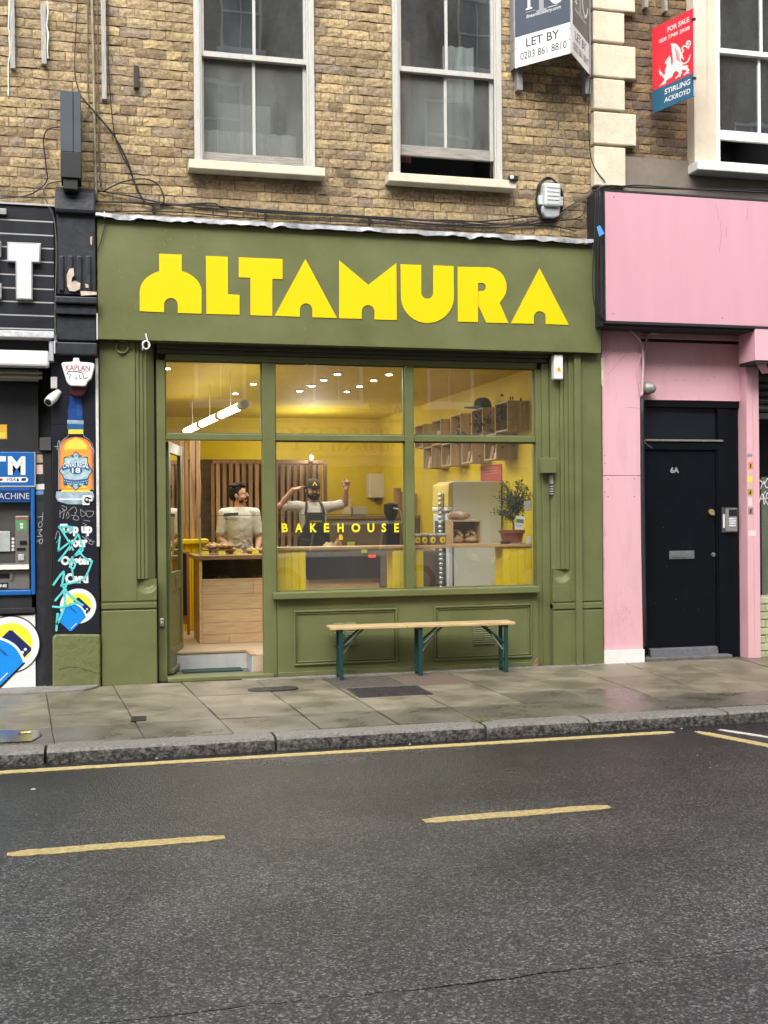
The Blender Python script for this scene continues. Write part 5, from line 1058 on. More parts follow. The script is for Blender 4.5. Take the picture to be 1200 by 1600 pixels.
# intercom
t_ = thing('intercom', (FX(1140, 812, DY), DY, 1.4), 'silver door entry intercom with buttons on the black door frame', 'intercom')
p0 = F(1128.5, 793, DY - .03); p1 = F(1152.5, 832, DY - .03); mb = MB(steel_d); mb.box(p0[0], p1[0], DY - .03, DY + .02, p1[1], p0[1]); mb.build('back_box', t_, bevel=.004)
mb = MB(mat('satin_steel', (.42, .42, .40), rough=.3, var=.1, metal=.6)); mb.box(p0[0] + .035, p1[0] - .006, DY - .04, DY - .0305, p1[1] + .012, p0[1] - .012); mb.build('face_plate', t_, bevel=.003)
mb = MB(blk); mb.box(p0[0] + .07, p1[0] - .012, DY - .044, DY - .0405, p0[1] - .09, p0[1] - .02); mb.build('speaker_panel', t_)
for i in range(4):
    zz = p0[1] - .118 - i * .024; mb = MB(acr); mb.box(p0[0] + .07, p1[0] - .025, DY - .046, DY - .0405, zz - .008, zz + .008); mb.build('call_button', t_, bevel=.002)
mb = MB(acr, facade(DY - .0312)); mb.flat([(p0[0] + .006, p1[1] + .05), (p0[0] + .03, p1[1] + .05), (p0[0] + .03, p0[1] - .07), (p0[0] + .006, p0[1] - .07)]); mb.build('name_label', t_, recalc=False)
# grey bell sounder by the pipes
x, z = F(1017, 606, RY - .1); t_ = thing('bell_sounder', (x, RY - .1, z), 'round grey metal bell housing fixed above the black door', 'bell')
mb = MB(mat('grey_cast_metal', (.30, .29, .26), rough=.5, var=.2, scale=12, metal=.3)); ax = Matrix.Translation((x - .04, RY - .03, z + .0)) @ Matrix.Rotation(R_(62), 4, Vector((.25, 1, 0)).cross(Vector((0, 0, 1)))) 
prof = [(.001, 0), (.06, .0), (.066, .02), (.066, .07), (.06, .09), (.058, .092), (.05, .125), (.03, .145), (.001, .15)]
d = Vector((.45, -.85, -.05)).normalized(); mm = Matrix.Translation((x - .05, RY - .02, z)) @ d.to_track_quat('Z', 'Y').to_matrix().to_4x4()
mb.M = mm; mb.lathe(prof, n=22); mb.build('housing', t_, smooth=40)
mb = MB(blackm); mb.M = mm; mb.lathe([(.001, -.02), (.07, -.02), (.07, -.001), (.001, -.001)], n=20); mb.build('base', t_)
# pipes
pipep = mat('pink_painted_pipe', (.60, .44, .46), rough=.5, var=.2, scale=20)
def pipe(name, pts, r, Y, m, label, cat, smooth=True, k=5, dy=0):
    P = [(*F(p[0], p[1], Y)[:1], Y + (p[2] if len(p) > 2 else 0), F(p[0], p[1], Y)[1]) for p in pts]
    mb = MB(m); mb.tube(spline(P, k), r, 8); return tags(mb.build(name, smooth=True), label, cat)
pipe('pipe', [(946, 511, .0), (975, 513, 0), (990, 520, 0), (1002, 536, .0), (1005, 560, 0), (1004, 590, 0), (1003, 619, 0)], .013, -.02, pipep, 'grey-pink conduit curving down from the pink sign to the door frame', 'pipe')
pipe('pipe', [(1030, 521, .0), (1016, 521, 0), (1010, 530, 0), (1009, 545, 0), (1004, 553, 0)], .012, .05, pipep, 'short bent pipe branching off above the bell housing', 'pipe')
pipe('cable', [(1003, 550, .0), (996, 580, 0), (999, 605, 0), (1002, 620, 0)], .006, -.02, pipep, 'thin cable bowed out beside the pink conduit', 'cable')
pipe('pipe', [(1003, 620, 0), (1003.5, 700, 0), (1005, 860, 0), (1008, 1010, 0)], .022, .0, blackm, 'black conduit running down the left edge of the black door', 'pipe', k=2)
pipe('cable', [(1005, 680, 0), (1008, 692, 0), (1019, 700, 0)], .005, .05, MATS['tarnished_metal'], 'short loose grey wire end beside the black fanlight', 'cable')
# ============================================================ SIGNS ON THE UPPER WALL
slate = mat('sign_slate_blue', (.06, .075, .105), rough=.35, var=.06); slate2 = mat('sign_charcoal', (.07, .066, .06), rough=.35, var=.06)
signw = mat('sign_white', (.72, .72, .71), rough=.4, var=.02); signgrey = mat('sign_grey_print', (.30, .31, .33), rough=.4, var=.05); inkgrey = mat('ink_dark_grey', (.05, .05, .055), rough=.5, var=0)
galvp = mat('galvanised_post', (.24, .24, .24), rough=.5, var=.2, scale=20)
zb = 5.845; zh = zb + 1.25; Ls = Vector((4.011, -.03, zb)); Rg = Vector((4.402, -.505, zb)); Rs = Vector((4.793, -.045, zb))
let = thing('letting_sign', (4.40, -.25, zb), 'white and slate V-shaped LET BY board fixed to the brick wall', 'sign')
def board(a, b, m_up, name):
    r = (b - a); w = r.length; M = frame(a, r, (0, 0, 1)); mb = MB(signw, M); mb.box(0, w, 0, 1.25, -.006, 0); o = mb.build(name, let, bevel=0); return o, M, w
for a, b, mu, nm in ((Ls, Rg, slate, 'board'), (Rg, Rs, slate2, 'board')):
    o, M, w = board(a, b, mu, nm); k = w / .615
    zs_ = .295
    mb = MB([mu, signgrey, signw, inkgrey], M); mb.flat([(.008, zs_), (w - .008, zs_), (w - .008, 1.25), (.008, 1.25)], .0006)
    text(mb, 'LET BY', .13 * k, .175, .36 * k, .082, .0012, 3, weight=.012); text(mb, '0203 861 8810', .065 * k, .062, .50 * k, .072, .0012, 3, weight=.004)
    text(mb, 'fineandcountry.com', .13 * k, zs_ + .145, .37 * k, .045, .0014, 2, shear=.25, weight=.004)
    # foot of the monogram: serif letters and a column between ruled lines
    z0 = zs_ + .235
    mb.flat([(.13 * k, z0), (.20 * k, z0), (.20 * k, z0 + .014), (.18 * k, z0 + .02), (.18 * k, z0 + .16), (.20 * k, z0 + .19), (.20 * k, z0 + .5), (.15 * k, z0 + .5), (.15 * k, z0 + .02), (.13 * k, z0 + .014)], .0014, 2)
    mb.flat([(.18 * k, z0 + .105), (.24 * k, z0 + .105), (.235 * k, z0 + .13), (.18 * k, z0 + .13)], .0016, 2)
    mb.flat([(.245 * k, z0 - .055), (.355 * k, z0 - .055), (.355 * k, z0 - .035), (.325 * k, z0 - .03), (.325 * k, z0 + .5), (.275 * k, z0 + .5), (.275 * k, z0 - .03), (.245 * k, z0 - .035)], .0016, 1)
    ap = [(.47 * k + .10 * k * math.cos(R_(q)), z0 + .18 + .19 * math.sin(R_(q))) for q in range(190, 345, 12)]; mb.ribbon(ap, .028, .0014, 2)
    mb.ribbon([(.13 * k, z0 - .022), (.235 * k, z0 - .022)], .005, .0014, 1); mb.ribbon([(.37 * k, z0 - .035), (.47 * k, z0 - .035)], .005, .0014, 2)
    mb.build('print', o, recalc=False)
    mb = MB(blk, M)
    for q in ((.018, .235), (w - .018, .235), (.018, .19), (w - .018, .13)): mb.disc(q, .006, .001, 0, 8)
    mb.build('screw', o, recalc=False)
mb = MB(alu); mb.box(Rg.x - .009, Rg.x + .009, Rg.y - .012, Rg.y + .006, zb - .002, zh); mb.build('corner_trim', let)
mb = MB(galvp); mb.box(Ls.x - .012, Ls.x - .001, -.04, .06, zb, zh); mb.build('side_trim', let); mb = MB(galvp); mb.box(Rs.x + .001, Rs.x + .014, -.05, .06, zb, zh); mb.build('side_trim', let)
for a, b, c, d in ((807, 108, 816, 142), (913, 117, 922, 148)):
    p0 = F(a, c and b, .02); x0, z1 = F(a, b, .02); x1, z0 = F(c, d, .02); mb = MB(galvp); mb.box(x0, x1, -.0, WY + .01, z0, zh); mb.build('post', let, bevel=.004)
# red and blue sale board standing out from the wall like a flag
Ws = Vector((5.479, -.04, 5.515)); Ov = Vector((5.645, -.57, 5.515)); hgt = 6.366 - 5.515
sale = thing('sale_board', (5.56, -.3, 5.515), 'red and blue FOR SALE board with white winged beast standing out from the wall', 'sign')
r = Ov - Ws; w = r.length; M = frame(Ws, r, (0, 0, 1)); hb = hgt * .265
redm = mat('sign_red', (.68, .028, .05), rough=.35, var=.04); tealm = mat('sign_teal_blue', (.022, .115, .21), rough=.35, var=.05)
mb = MB([redm, tealm], M); mb.box(0, w, hb, hgt, -.008, 0, 0); mb.box(0, w, 0, hb - .0005, -.008, 0, 1); bd = mb.build('board', sale)
# the photograph shows the board foreshortened: map its pixels to board coordinates
def BP(px, py):
    rr = ray(px, py); n = M.to_3x3() @ Vector((0, 0, 1)); t = (Ws - CAM).dot(n) / rr.dot(n); p = M.inverted() @ (CAM + rr * t); return (p.x, p.y)
Zq = lambda a, b: BP(1000 + a / 9.41, 20 + b / 9.41)
mb = MB([signw, blk], M)
def ptext(s, bl, br, tl, wt):
    a, b, c = Zq(*bl), Zq(*br), Zq(*tl); ux, uy = b[0] - a[0], b[1] - a[1]; vx, vy = c[0] - a[0], c[1] - a[1]
    text(mb, s, 0, 0, 1, 1, .001, 0, weight=wt, M2=lambda p: (a[0] + ux * p[0] + vx * p[1], a[1] + uy * p[0] + vy * p[1]))
ptext('FOR SALE', (402, 288), (724, 128), (404, 215), .02); ptext('020 7749 3938', (282, 452), (730, 245), (284, 395), .02)
ptext('STIRLING', (362, 1205), (738, 1050), (366, 1125), .02); ptext('ACKROYD', (355, 1325), (738, 1180), (362, 1250), .02)
body = [(280, 1080), (345, 1015), (360, 975), (330, 935), (318, 905), (300, 925), (285, 880), (275, 862), (290, 855), (280, 820), (297, 835), (303, 862), (325, 880), (345, 915), (372, 905), (368, 850), (392, 790), (392, 745), (362, 742), (385, 700), (405, 665), (425, 655), (432, 620), (450, 655), (458, 690), (455, 730), (465, 770), (480, 760), (484, 690), (470, 560), (455, 455), (485, 450), (530, 455), (580, 505), (605, 560), (612, 640), (602, 690), (612, 720), (650, 740), (695, 715), (722, 660), (725, 625), (745, 612), (738, 660), (712, 722), (660, 755), (625, 758), (640, 780), (690, 768), (715, 790), (690, 800), (715, 815), (728, 850), (705, 865), (735, 888), (690, 890), (650, 920), (640, 905), (685, 868), (682, 845), (640, 835), (612, 850), (620, 885), (600, 905), (600, 935), (565, 940), (515, 975), (520, 955), (570, 905), (572, 880), (530, 850), (500, 880), (470, 945), (425, 970), (385, 1000), (380, 1040), (330, 1060)]
mb.flat([Zq(*q) for q in body], .001)
for pts in ([(640, 680), (622, 640), (618, 590), (640, 560), (618, 520), (650, 490), (690, 490)], [(690, 500), (715, 520), (720, 490), (740, 465), (738, 425), (700, 420), (685, 455), (715, 455)]): mb.ribbon([Zq(*q[:2]) for q in [tuple(v) for v in spline([(*e, 0) for e in pts], 4)]], .014, .0012)
mb.build('print', bd, recalc=False)
mb = MB([redm], M)
for i in range(6): mb.ribbon([Zq(505 + i * 16, 490 + i * 22), Zq(530 + i * 11, 600 + i * 16), Zq(545 + i * 8, 690 + i * 6)], .004, .002)
mb.disc(Zq(405, 695), .008, .002, 0, 8); mb.build('print', bd, recalc=False)
mb = MB(alu); e = M @ Vector((w, 0, 0)); mb.M = M; mb.box(w - .006, w + .006, 0, hgt, -.012, .004); mb.build('edge_trim', sale)
mb = MB(blk, M); [mb.box(w - .02, w + .012, q - .012, q + .012, -.016, .008) for q in (hgt * .20, hgt * .87)]; mb.build('clip', sale)
# board's own post behind it and empty brackets above
mb = MB(mat('weathered_post', (.28, .26, .22), rough=.8, var=.3, scale=10, stretch=(8, 8, 1)))
for a, b, c, d in ((1006, -20, 1012, 13), (1037, -20, 1042, 19)):
    x0, z1 = F(a, b, .03); x1, z0 = F(c, d, .03); mb = MB(MATS['weathered_post']); mb.box(x0, x1, .01, WY + .01, z0, z1); tags(mb.build('timber_batten', bevel=.004), 'stub of timber batten above the red board, ' + ('nearer the cream quoins' if a < 1020 else 'nearer the cream window surround'), 'batten', 'timber battens on the brick walls')
# weathered battens left on the brick
grey_t = mat('silvered_timber', (.36, .35, .33), rough=.8, var=.3, scale=9, stretch=(10, 10, .8), bump=.4, bscale=40)
for a, b, c, d, lb in ((14, -30, 24, 107, 'silvered timber batten at the far left with a peeling white strip beside it'), (63, 5, 73, 100, 'short silvered timber batten with flaking white edge above the grey sign box'), (157, -30, 167, 155, 'longest silvered timber batten, right of the vertical cables')):
    x0, z1 = F(a, b, .03); x1, z0 = F(c, d, .03); mb = MB(grey_t); mb.hexa([(x0 + .006, .03, z0), (x1, .03, z0), (x1, WY + .01, z0), (x0 + .006, WY + .01, z0)], [(x0, .03, z1), (x1 - .004, .03, z1), (x1 - .004, WY + .01, z1), (x0, WY + .01, z1)])
    tags(mb.build('timber_batten', bevel=.004), lb, 'batten', 'timber battens on the brick walls')
x0, z1 = F(209, 103, .05); x1, z0 = F(217, 138, .05); mb = MB(mat('dark_creosoted_timber', (.045, .035, .03), rough=.8, var=.3, scale=12)); mb.box(x0, x1, .03, WY + .01, z0, z1); tags(mb.build('timber_block', bevel=.004), 'small dark timber block on the brick left of the first window', 'block')
mb = MB(mat('peeling_white_paint', (.75, .74, .70), rough=.7, var=.1))
pts = [(15, -20), (14, 20), (13, 45), (15, 52), (14, 60), (16, 80), (13, 100), (13, 150)]
P = [(*F(p[0], p[1], .07)[:1], .068, F(*p, .07)[1]) for p in pts]; mb.tube(P, .006, 5); tags(mb.build('peeling_strip'), 'thin strip of peeling white sealant hanging beside the leftmost timber batten', 'strip')
P = [(FX(74 + q[0], q[1], .04), .035, FZ(74, q[1], .04)) for q in ((0, 2), (1, 20), (-1, 40), (1.5, 55), (0, 75), (1, 92))]; mb = MB(MATS['peeling_white_paint']); mb.tube(P, [.006, .009, .005, .010, .006, .004], 5); tags(mb.build('peeling_strip'), 'flaking white paint on the edge of the short timber batten', 'strip')
# grey junction box with black cable coil
x0, z1 = F(847, 286, -.02); x1, z0 = F(876, 324, -.02); jb = thing('wall_junction_box', ((x0 + x1) / 2, .0, z0), 'pale grey cable junction box with coiled black cable on the brick wall', 'junction box')
jg = mat('pale_grey_plastic', (.52, .55, .54), rough=.45, var=.06)
mb = MB(jg); mb.box(x0 + .01, x1 - .01, -.06, WY, z0, z1); mb.build('cover', jb, bevel=.02)
for i in range(4): mb = MB(jg); zz = z1 - .045 - i * .04; mb.box(x0 + .04, x1 - .03, -.066, -.058, zz - .008, zz + .008); mb.build('rib', jb, bevel=.003)
for s in (-1, 1): mb = MB(jg); xx = x0 if s < 0 else x1; mb.box(xx - .03, xx + .03, -.01, WY, z0 + .02, z0 + .11); mb.build('lug', jb, bevel=.006)
mb = MB(mat('junction_base', (.36, .38, .37), rough=.5, var=.15)); mb.prism([F(*q, 0) for q in ((846, 322), (875, 324), (873, 338), (865, 341), (852, 340), (846, 332))], -.02, WY); mb.build('base', jb, bevel=.012)
cbk = mat('black_cable', (.012, .012, .013), rough=.5, var=.2)
cx, cz = F(860, 310, 0)
mb = MB(cbk)
for i in range(4): mb.tube([(cx + (.125 + .006 * i) * math.cos(q * math.pi / 14), .03 + .012 * math.sin(q + i), cz + (.20 + .005 * i) * math.sin(q * math.pi / 14)) for q in range(28)], .007, 6, closed=True)
mb.build('cable_coil', jb, smooth=True)

# ============================================================ CABLES ALONG THE WALL
cgrey = mat('grey_cable', (.10, .095, .085), rough=.6, var=.3, scale=12); cwhite = mat('white_cable', (.62, .62, .6), rough=.5, var=.1); cbrown = mat('brown_conduit', (.13, .105, .07), rough=.7, var=.35, scale=10)
def cable(pts, r, m, label=None, Y=.06, dy=.012, k=5, group='cables strung along the brick wall'):
    P = [(FX(p[0], p[1], Y), Y - dy * abs(math.sin(i * 1.7)) - (p[2] if len(p) > 2 else 0), FZ(p[0], p[1], Y)) for i, p in enumerate(pts)]
    mb = MB(m); mb.tube(spline(P, k), r * .75, 6); return tags(mb.build('cable', smooth=True), label or 'thin black cable in the sagging run along the brick above the fascia', 'cable', group)
hz = [((150, 315), (240, 318), (320, 325), (420, 332), (560, 340), (700, 352), (800, 350), (850, 345), (925, 300)),
      ((152, 298), (200, 306), (260, 318), (330, 322), (450, 331), (600, 340), (730, 347), (838, 338)),
      ((250, 322), (330, 318), (352, 326), (450, 335), (560, 338), (680, 346), (790, 352), (862, 340)),
      ((180, 330), (280, 332), (380, 340), (520, 346), (640, 352), (760, 356), (850, 352), (900, 362)),
      ((300, 318), (420, 330), (520, 335), (610, 343), (720, 345), (800, 352), (868, 346))]
for h, lb in zip(hz, ('rising to the pink sign corner at its right end', 'lowest at the left end by the corbel', 'dipping over the lead flashing from the middle', 'lying closest to the lead flashing', 'starting under the first window sill')): cable(h, rng.choice((.008, .009, .011)), cbk, 'sagging black cable over the fascia, ' + lb)
cable([(126, 150), (160, 190), (180, 215), (200, 255), (210, 285), (225, 315), (240, 322)], .011, cbk, 'thick black cable sweeping down from the grey sign box to the fascia', .05)
cable([(240, 322), (256, 315), (248, 290), (225, 280), (190, 285), (160, 300)], .009, cbk, 'loop of black cable above the left end of the green fascia', .05)
cable([(95, 198), (75, 203), (68, 220), (72, 260), (72, 285), (45, 305), (0, 310)], .008, cbk, 'cable looping left from the grey sign box and down to the black shopfront', .05)
cable([(123, -20), (118, 60), (117, 115), (124, 145)], .006, cbk, 'thin cable dropping to the top of the grey sign box', .06)
cable([(138, -20), (137, 120), (139, 165), (132, 190)], .009, cbrown, 'brown cable hanging left of the pale conduit', .06, k=3)
cable([(143, -20), (146, 100), (148, 220), (150, 310)], .017, mat('stone_coloured_conduit', (.30, .25, .16), rough=.8, var=.35, scale=8), 'vertical stone-coloured conduit on the brick above the corbel', .055, .004)
cable([(152, -20), (153, 120), (155, 250), (158, 292)], .009, cbrown, 'dark vertical cable just right of the stone-coloured conduit', .06, .004)
cable([(168, -20), (170, 110), (175, 180), (183, 225), (205, 270)], .006, cbk, 'thin cable hanging beside the longest timber batten', .05)
cable([(0, 297), (40, 300), (70, 295)], .006, cgrey, 'thin grey cable above the black fascia', .05)
cable([(0, 306), (50, 309), (85, 308)], .007, cbk, 'black cable along the top edge of the black fascia', .0)
cable([(96, 283), (76, 287), (68, 300), (76, 322), (85, 345), (88, 400), (86, 490), (88, 540)], .007, cgrey, 'grey cable looping off the corbel and down the end of the black fascia', -.16, .004)
cable([(163, 333), (164, 350), (158, 375), (152, 392)], .006, cbk, 'short loose cable dangling over the left corner of the green fascia', -.14, .004)
cable([(163, 331), (163.5, 341)], .008, cwhite, 'white cable stub at the left end of the lead flashing', -.17, .002, 2)
cable([(922, 120), (919, 180), (924, 250), (945, 285)], .007, cbk, 'black cable hanging down beside the cream quoins', .0)
for i, dx in enumerate((0, 3, 6)):
    cable([(931 + dx, 300 - i * 2), (928 + dx, 380), (926 + dx * 1.2, 450), (932 + dx, 490), (942 + dx, 503)], .008, cbk, 'black cable bundled down the gap between green fascia and pink sign', -.30 - .01 * i, .004, group='cables between the two fascias')
cable([(931, 300), (945, 291), (1000, 293), (1100, 297), (1200, 301)], .013, cbk, 'black cable lying along the top of the pink sign', -.27)
cable([(940, 297), (990, 290), (1080, 295), (1200, 297)], .008, cbk, 'thin upper cable along the top of the pink sign', -.2)
cable([(868, 345), (905, 340), (915, 320), (925, 298)], .008, cbk, 'black cable curving from the junction box up to the pink sign', .03)
cable([(872, 338), (900, 318), (930, 296)], .007, cgrey, 'straight grey cable from the junction box to the pink sign', .03)
mb = MB(mat('blue_tape', (.08, .3, .75), rough=.5, var=.1)); q = [F(*p, -.3) for p in ((930, 356), (935, 353), (942, 366), (934, 371))]; mb.prism(q, -.335, -.33); tags(mb.build('blue_tag'), 'scrap of bright blue plastic tied to the cables by the pink sign', 'tag')
mb = MB(blk)
for p in ((241, 328), (415, 338), (578, 345)): x, z = F(*p, .05); mb = MB(blk); mb.box(x - .007, x + .007, .03, WY + .01, z - .035, z + .035); tags(mb.build('wall_hook', bevel=.002), 'small iron wall hook above the fascia, ' + {241: 'under the loop of cable', 415: 'below the first window sill', 578: 'between the two window sills'}[p[0]], 'hook', 'iron hooks above the fascia')
mb = MB([blk, whitep]); x, z = F(803, 280, -.08); mb.box(x - .05, x + .04, -.1, -.04, z - .015, z + .03); mb.cyl((x - .03, -.11, z + .012), (x - .03, -.10, z + .012), .02, m=1); tags(mb.build('pigeon_spike_clip', bevel=.004), 'small dark lamp with white lens on the end of the second window sill', 'lamp')

# ============================================================ THE OTHER SIDE OF THE STREET (seen only in the glass)
oy = -17.5
mb = MB(bedm); mb.box(-40, 40, oy - 12, -12.2, -.3, .0); mb.build('opposite_pavement', kind='structure')
ob = thing('opposite_terrace', (0, oy, 0), 'tall brick terrace across the street mirrored in the shop windows', 'building')
obm = mat('reflected_brick', (.34, .24, .14), rough=.9, var=.35, scale=9); obw = mat('white_window_paint', (.9, .9, .88), rough=.5, var=.05)
H0, H1 = 3.6, 16.2; holes_o = []
bays = [(2.40 - 4 * 2.95 + i * 2.95, 2.40 - 4 * 2.95 + i * 2.95 + 1.28) for i in range(10)]
for a, b in bays:
    for z in (4.28, 7.7, 10.3): holes_o.append((a, b, z, z + 1.9))
for i in range(8): a = 3.08 - 4 * 3.06 + i * 3.06; holes_o.append((a, a + 1.05, 12.95, 14.85))
mb = MB(obm)
cuts = sorted({-13.0, 18.5} | {h[0] for h in holes_o} | {h[1] for h in holes_o})
for a, b in zip(cuts, cuts[1:]):
    zz = H0
    for h in sorted([h for h in holes_o if h[0] <= a + 1e-4 and h[1] >= b - 1e-4], key=lambda h: h[2]): mb.box(a, b, oy - .4, oy, zz, h[2]); zz = h[3]
    mb.box(a, b, oy - .4, oy, zz, H1)
mb.build('wall', ob)
mb = MB(obw); mb.box(-13, 18.5, oy - .5, oy + .25, H1, H1 + .35); mb.build('cornice', ob)
dgl = mat('blinds_behind_glass', (.30, .30, .27), rough=.25, var=.2, scale=3, stretch=(1, 1, 9), spec=.5)
wf = None
for a, b, c, d in holes_o:
    if wf is None:
        m_ = MB(obw); t = .09; y0, y1 = oy - .12, oy - .02; w_, h_ = b - a, d - c
        m_.box(0, t, y0 - oy, y1 - oy, 0, h_); m_.box(w_ - t, w_, y0 - oy, y1 - oy, 0, h_); m_.box(t, w_ - t, y0 - oy, y1 - oy, 0, t); m_.box(t, w_ - t, y0 - oy, y1 - oy, h_ - t, h_); m_.box(t, w_ - t, y0 - oy, y1 - oy - .02, h_ / 2 - .03, h_ / 2 + .03); m_.box(w_ / 2 - .015, w_ / 2 + .015, y0 - oy, y1 - oy - .03, t, h_ - t); m_.box(-.12, w_ + .12, -.05, .16, -.14, -.001)
        wf = m_.build('window', ob, origin=False); g_ = MB(dgl); g_.box(t, w_ - t, -.11, -.09, t, h_ - t); gf = g_.build('pane', wf, origin=False)
        wf.location = (a, oy, c); WORLD[wf] = Matrix.Translation((a, oy, c)); gf.matrix_parent_inverse = Matrix.Identity(4)
    else:
        q = wf.copy(); COL.objects.link(q); q.location = (a, oy, c); q.scale.x = (b - a) / w_; g2 = gf.copy(); COL.objects.link(g2); g2.parent = q
mb = MB(mat('opposite_shop_dark', (.07, .065, .06), rough=.5, var=.4, scale=1.2)); mb.box(-13, 18.5, oy - .4, oy - .05, 0, H0 - .9); mb.build('shop_front', ob)
mb = MB(mat('opposite_shop_glass', (.25, .26, .26), rough=.15, var=.5, scale=.8)); [mb.box(a - .4, a + 1.7, oy - .04, oy - .02, .6, 2.5) for a, b in bays[::2]]; mb.build('shop_window', ob)
mb = MB(mat('opposite_fascia_pale', (.5, .46, .42), rough=.6, var=.3, scale=.5)); mb.box(-13, 18.5, oy - .3, oy + .1, H0 - .9, H0); mb.build('fascia', ob)
# pink banner with outlined letters, mirrored in the middle window
bn = thing('shop_banner', (5.6, oy + .15, 2.9), 'pink banner with outlined capital letters mirrored in the middle bakery window', 'banner')
mb = MB(mat('banner_pink', (.82, .45, .42), rough=.6, var=.08)); mb.box(4.1, 7.6, oy + .12, oy + .16, 2.95, 3.78); mb.build('cloth', bn)
fb_ = frame((7.6, oy + .165, 2.95), (-1, 0, 0), (0, 0, 1)); mb = MB([mat('banner_letter', (.66, .52, .44), rough=.6, var=.05), mat('banner_outline', (.18, .13, .10), rough=.6, var=0)], fb_)
text(mb, 'HAPPY', .35, .12, 2.8, .58, .001, 1, weight=.07); text(mb, 'HAPPY', .39, .145, 2.72, .53, .003, 0, weight=.01); mb.build('lettering', bn, recalc=False)
nsx = thing('number_sign', (7.6, oy + .1, 3.9), 'small cream sign with the number 100 mirrored near the middle window post', 'sign')
mb = MB(mat('number_board_cream', (.75, .68, .5), rough=.6, var=.05)); mb.box(7.35, 7.95, oy + .02, oy + .05, 3.88, 4.30); mb.build('board', nsx)
mb = MB(MATS['banner_outline'], frame((7.95, oy + .052, 3.88), (-1, 0, 0), (0, 0, 1))); text(mb, '100', .08, .07, .44, .28, .002, 0, weight=.02); mb.build('lettering', nsx, recalc=False)
# parked cars beside the photographer, mirrored low in the shop windows
def car(x, y, paint, label, L=4.2, Wd=1.75):
    t = thing('parked_car', (x, y, RZ), label, 'car', 'cars parked across the street'); M = Matrix.Translation((x, y, RZ)); bm_ = MB(paint, M); h = L / 2
    prof = [(-h, .38), (-h + .02, .62), (-h + .25, .78), (-h + 1.0, .88), (h - .75, .92), (h - .1, .82), (h, .6), (h - .02, .36), (h - .35, .22), (-h + .35, .22)]
    bm_.prism(prof, -Wd / 2, Wd / 2); b = bm_.build('body', t, bevel=.08, seg=3, smooth=40)
    cab = MB(mat('car_glass', (.02, .025, .03), rough=.05, var=0, spec=.6), M); 
    lo = [(-h + .95, .87), (h - .45, .90)]; hi = [(-h + 1.75, 1.38), (h - .95, 1.40)]
    cab.hexa([(lo[0][0], -Wd / 2 + .06, lo[0][1]), (lo[1][0], -Wd / 2 + .06, lo[1][1]), (lo[1][0], Wd / 2 - .06, lo[1][1]), (lo[0][0], Wd / 2 - .06, lo[0][1])], [(hi[0][0], -Wd / 2 + .22, hi[0][1]), (hi[1][0], -Wd / 2 + .22, hi[1][1]), (hi[1][0], Wd / 2 - .22, hi[1][1]), (hi[0][0], Wd / 2 - .22, hi[0][1])]); cab.build('window', t, bevel=.03)
    rf = MB(paint, M); rf.hexa([(hi[0][0] - .03, -Wd / 2 + .2, 1.385), (hi[1][0] + .03, -Wd / 2 + .2, 1.395), (hi[1][0] + .03, Wd / 2 - .2, 1.395), (hi[0][0] - .03, Wd / 2 - .2, 1.385)], [(hi[0][0] + .1, -Wd / 2 + .28, 1.44), (hi[1][0] - .05, -Wd / 2 + .28, 1.45), (hi[1][0] - .05, Wd / 2 - .28, 1.45), (hi[0][0] + .1, Wd / 2 - .28, 1.44)])
    for fx in (-h + 1.3, h - 1.55): 
        for s in (-1, 1): rf.tube([(fx if fx < 0 else fx, s * (Wd / 2 - .07), .88), (fx + .1, s * (Wd / 2 - .21), 1.39)], .03, 6)
    rf.build('roof', t, bevel=.02)
    for wx in (-h + .8, h - .8):
        for s in (-1, 1):
            wh = MB([blk, mat('alloy', (.5, .5, .5), rough=.35, metal=.6, var=0)], M); wh.cyl((wx, s * (Wd / 2 - .2), .31), (wx, s * (Wd / 2 + .01), .31), .31, n=22); wh.cyl((wx, s * (Wd / 2 - .05), .31), (wx, s * (Wd / 2 + .02), .31), .2, n=16, m=1); wh.build('wheel', t, smooth=40)
    for s in (-1, 1):
        hl = MB(mat('lamp_lens', (.7, .7, .68), rough=.1, var=0), M); hl.box(-h - .01, -h + .12, s * .6 - .15, s * .6 + .15, .62, .74); hl.build('headlight', t, bevel=.03)
car(4.7, -11.1, mat('white_car_paint', (.62, .63, .64), rough=.15, var=.02, coat=.8), 'white hatchback parked across the street, mirrored in the middle bakery window')
car(9.6, -11.1, mat('grey_car_paint', (.12, .13, .14), rough=.15, var=.02, coat=.8, metal=.4), 'dark grey hatchback parked across the street, mirrored in the right bakery window')
# ============================================================ INSIDE THE BAKERY
ywall = mat('yellow_wall_paint', (.66, .51, .015), rough=.6, var=.07, scale=3, bump=.12, bscale=25)
ytng = mat('yellow_boarding', (.82, .60, .02), rough=.45, var=.06, scale=4, stretch=(6, 6, .6))
FLZ = .2; X0, X1, Y1, CZ = .18, 4.45, 7.3, 3.02
mb = MB(ywall); mb.box(X0 - .2, X0, .19, Y1 + .2, -.05, CZ); mb.build('interior_wall', kind='structure')
mb = MB(ywall); mb.box(X1, X1 + .2, .19, Y1 + .2, -.05, CZ); mb.build('interior_wall', kind='structure')
mb = MB(ywall); mb.box(X0, X1, Y1, Y1 + .2, -.05, CZ); mb.build('interior_wall', kind='structure')
mb = MB(mat('yellow_ceiling', (.56, .42, .03), rough=.7, var=.05)); mb.box(X0 - .2, X1 + .2, .19, Y1 + .2, CZ, CZ + .1); mb.build('interior_ceiling', kind='structure')
flw = mat('pale_floor_vinyl', (.42, .33, .23), rough=.45, var=.2, scale=4, stretch=(1, 8, 1))
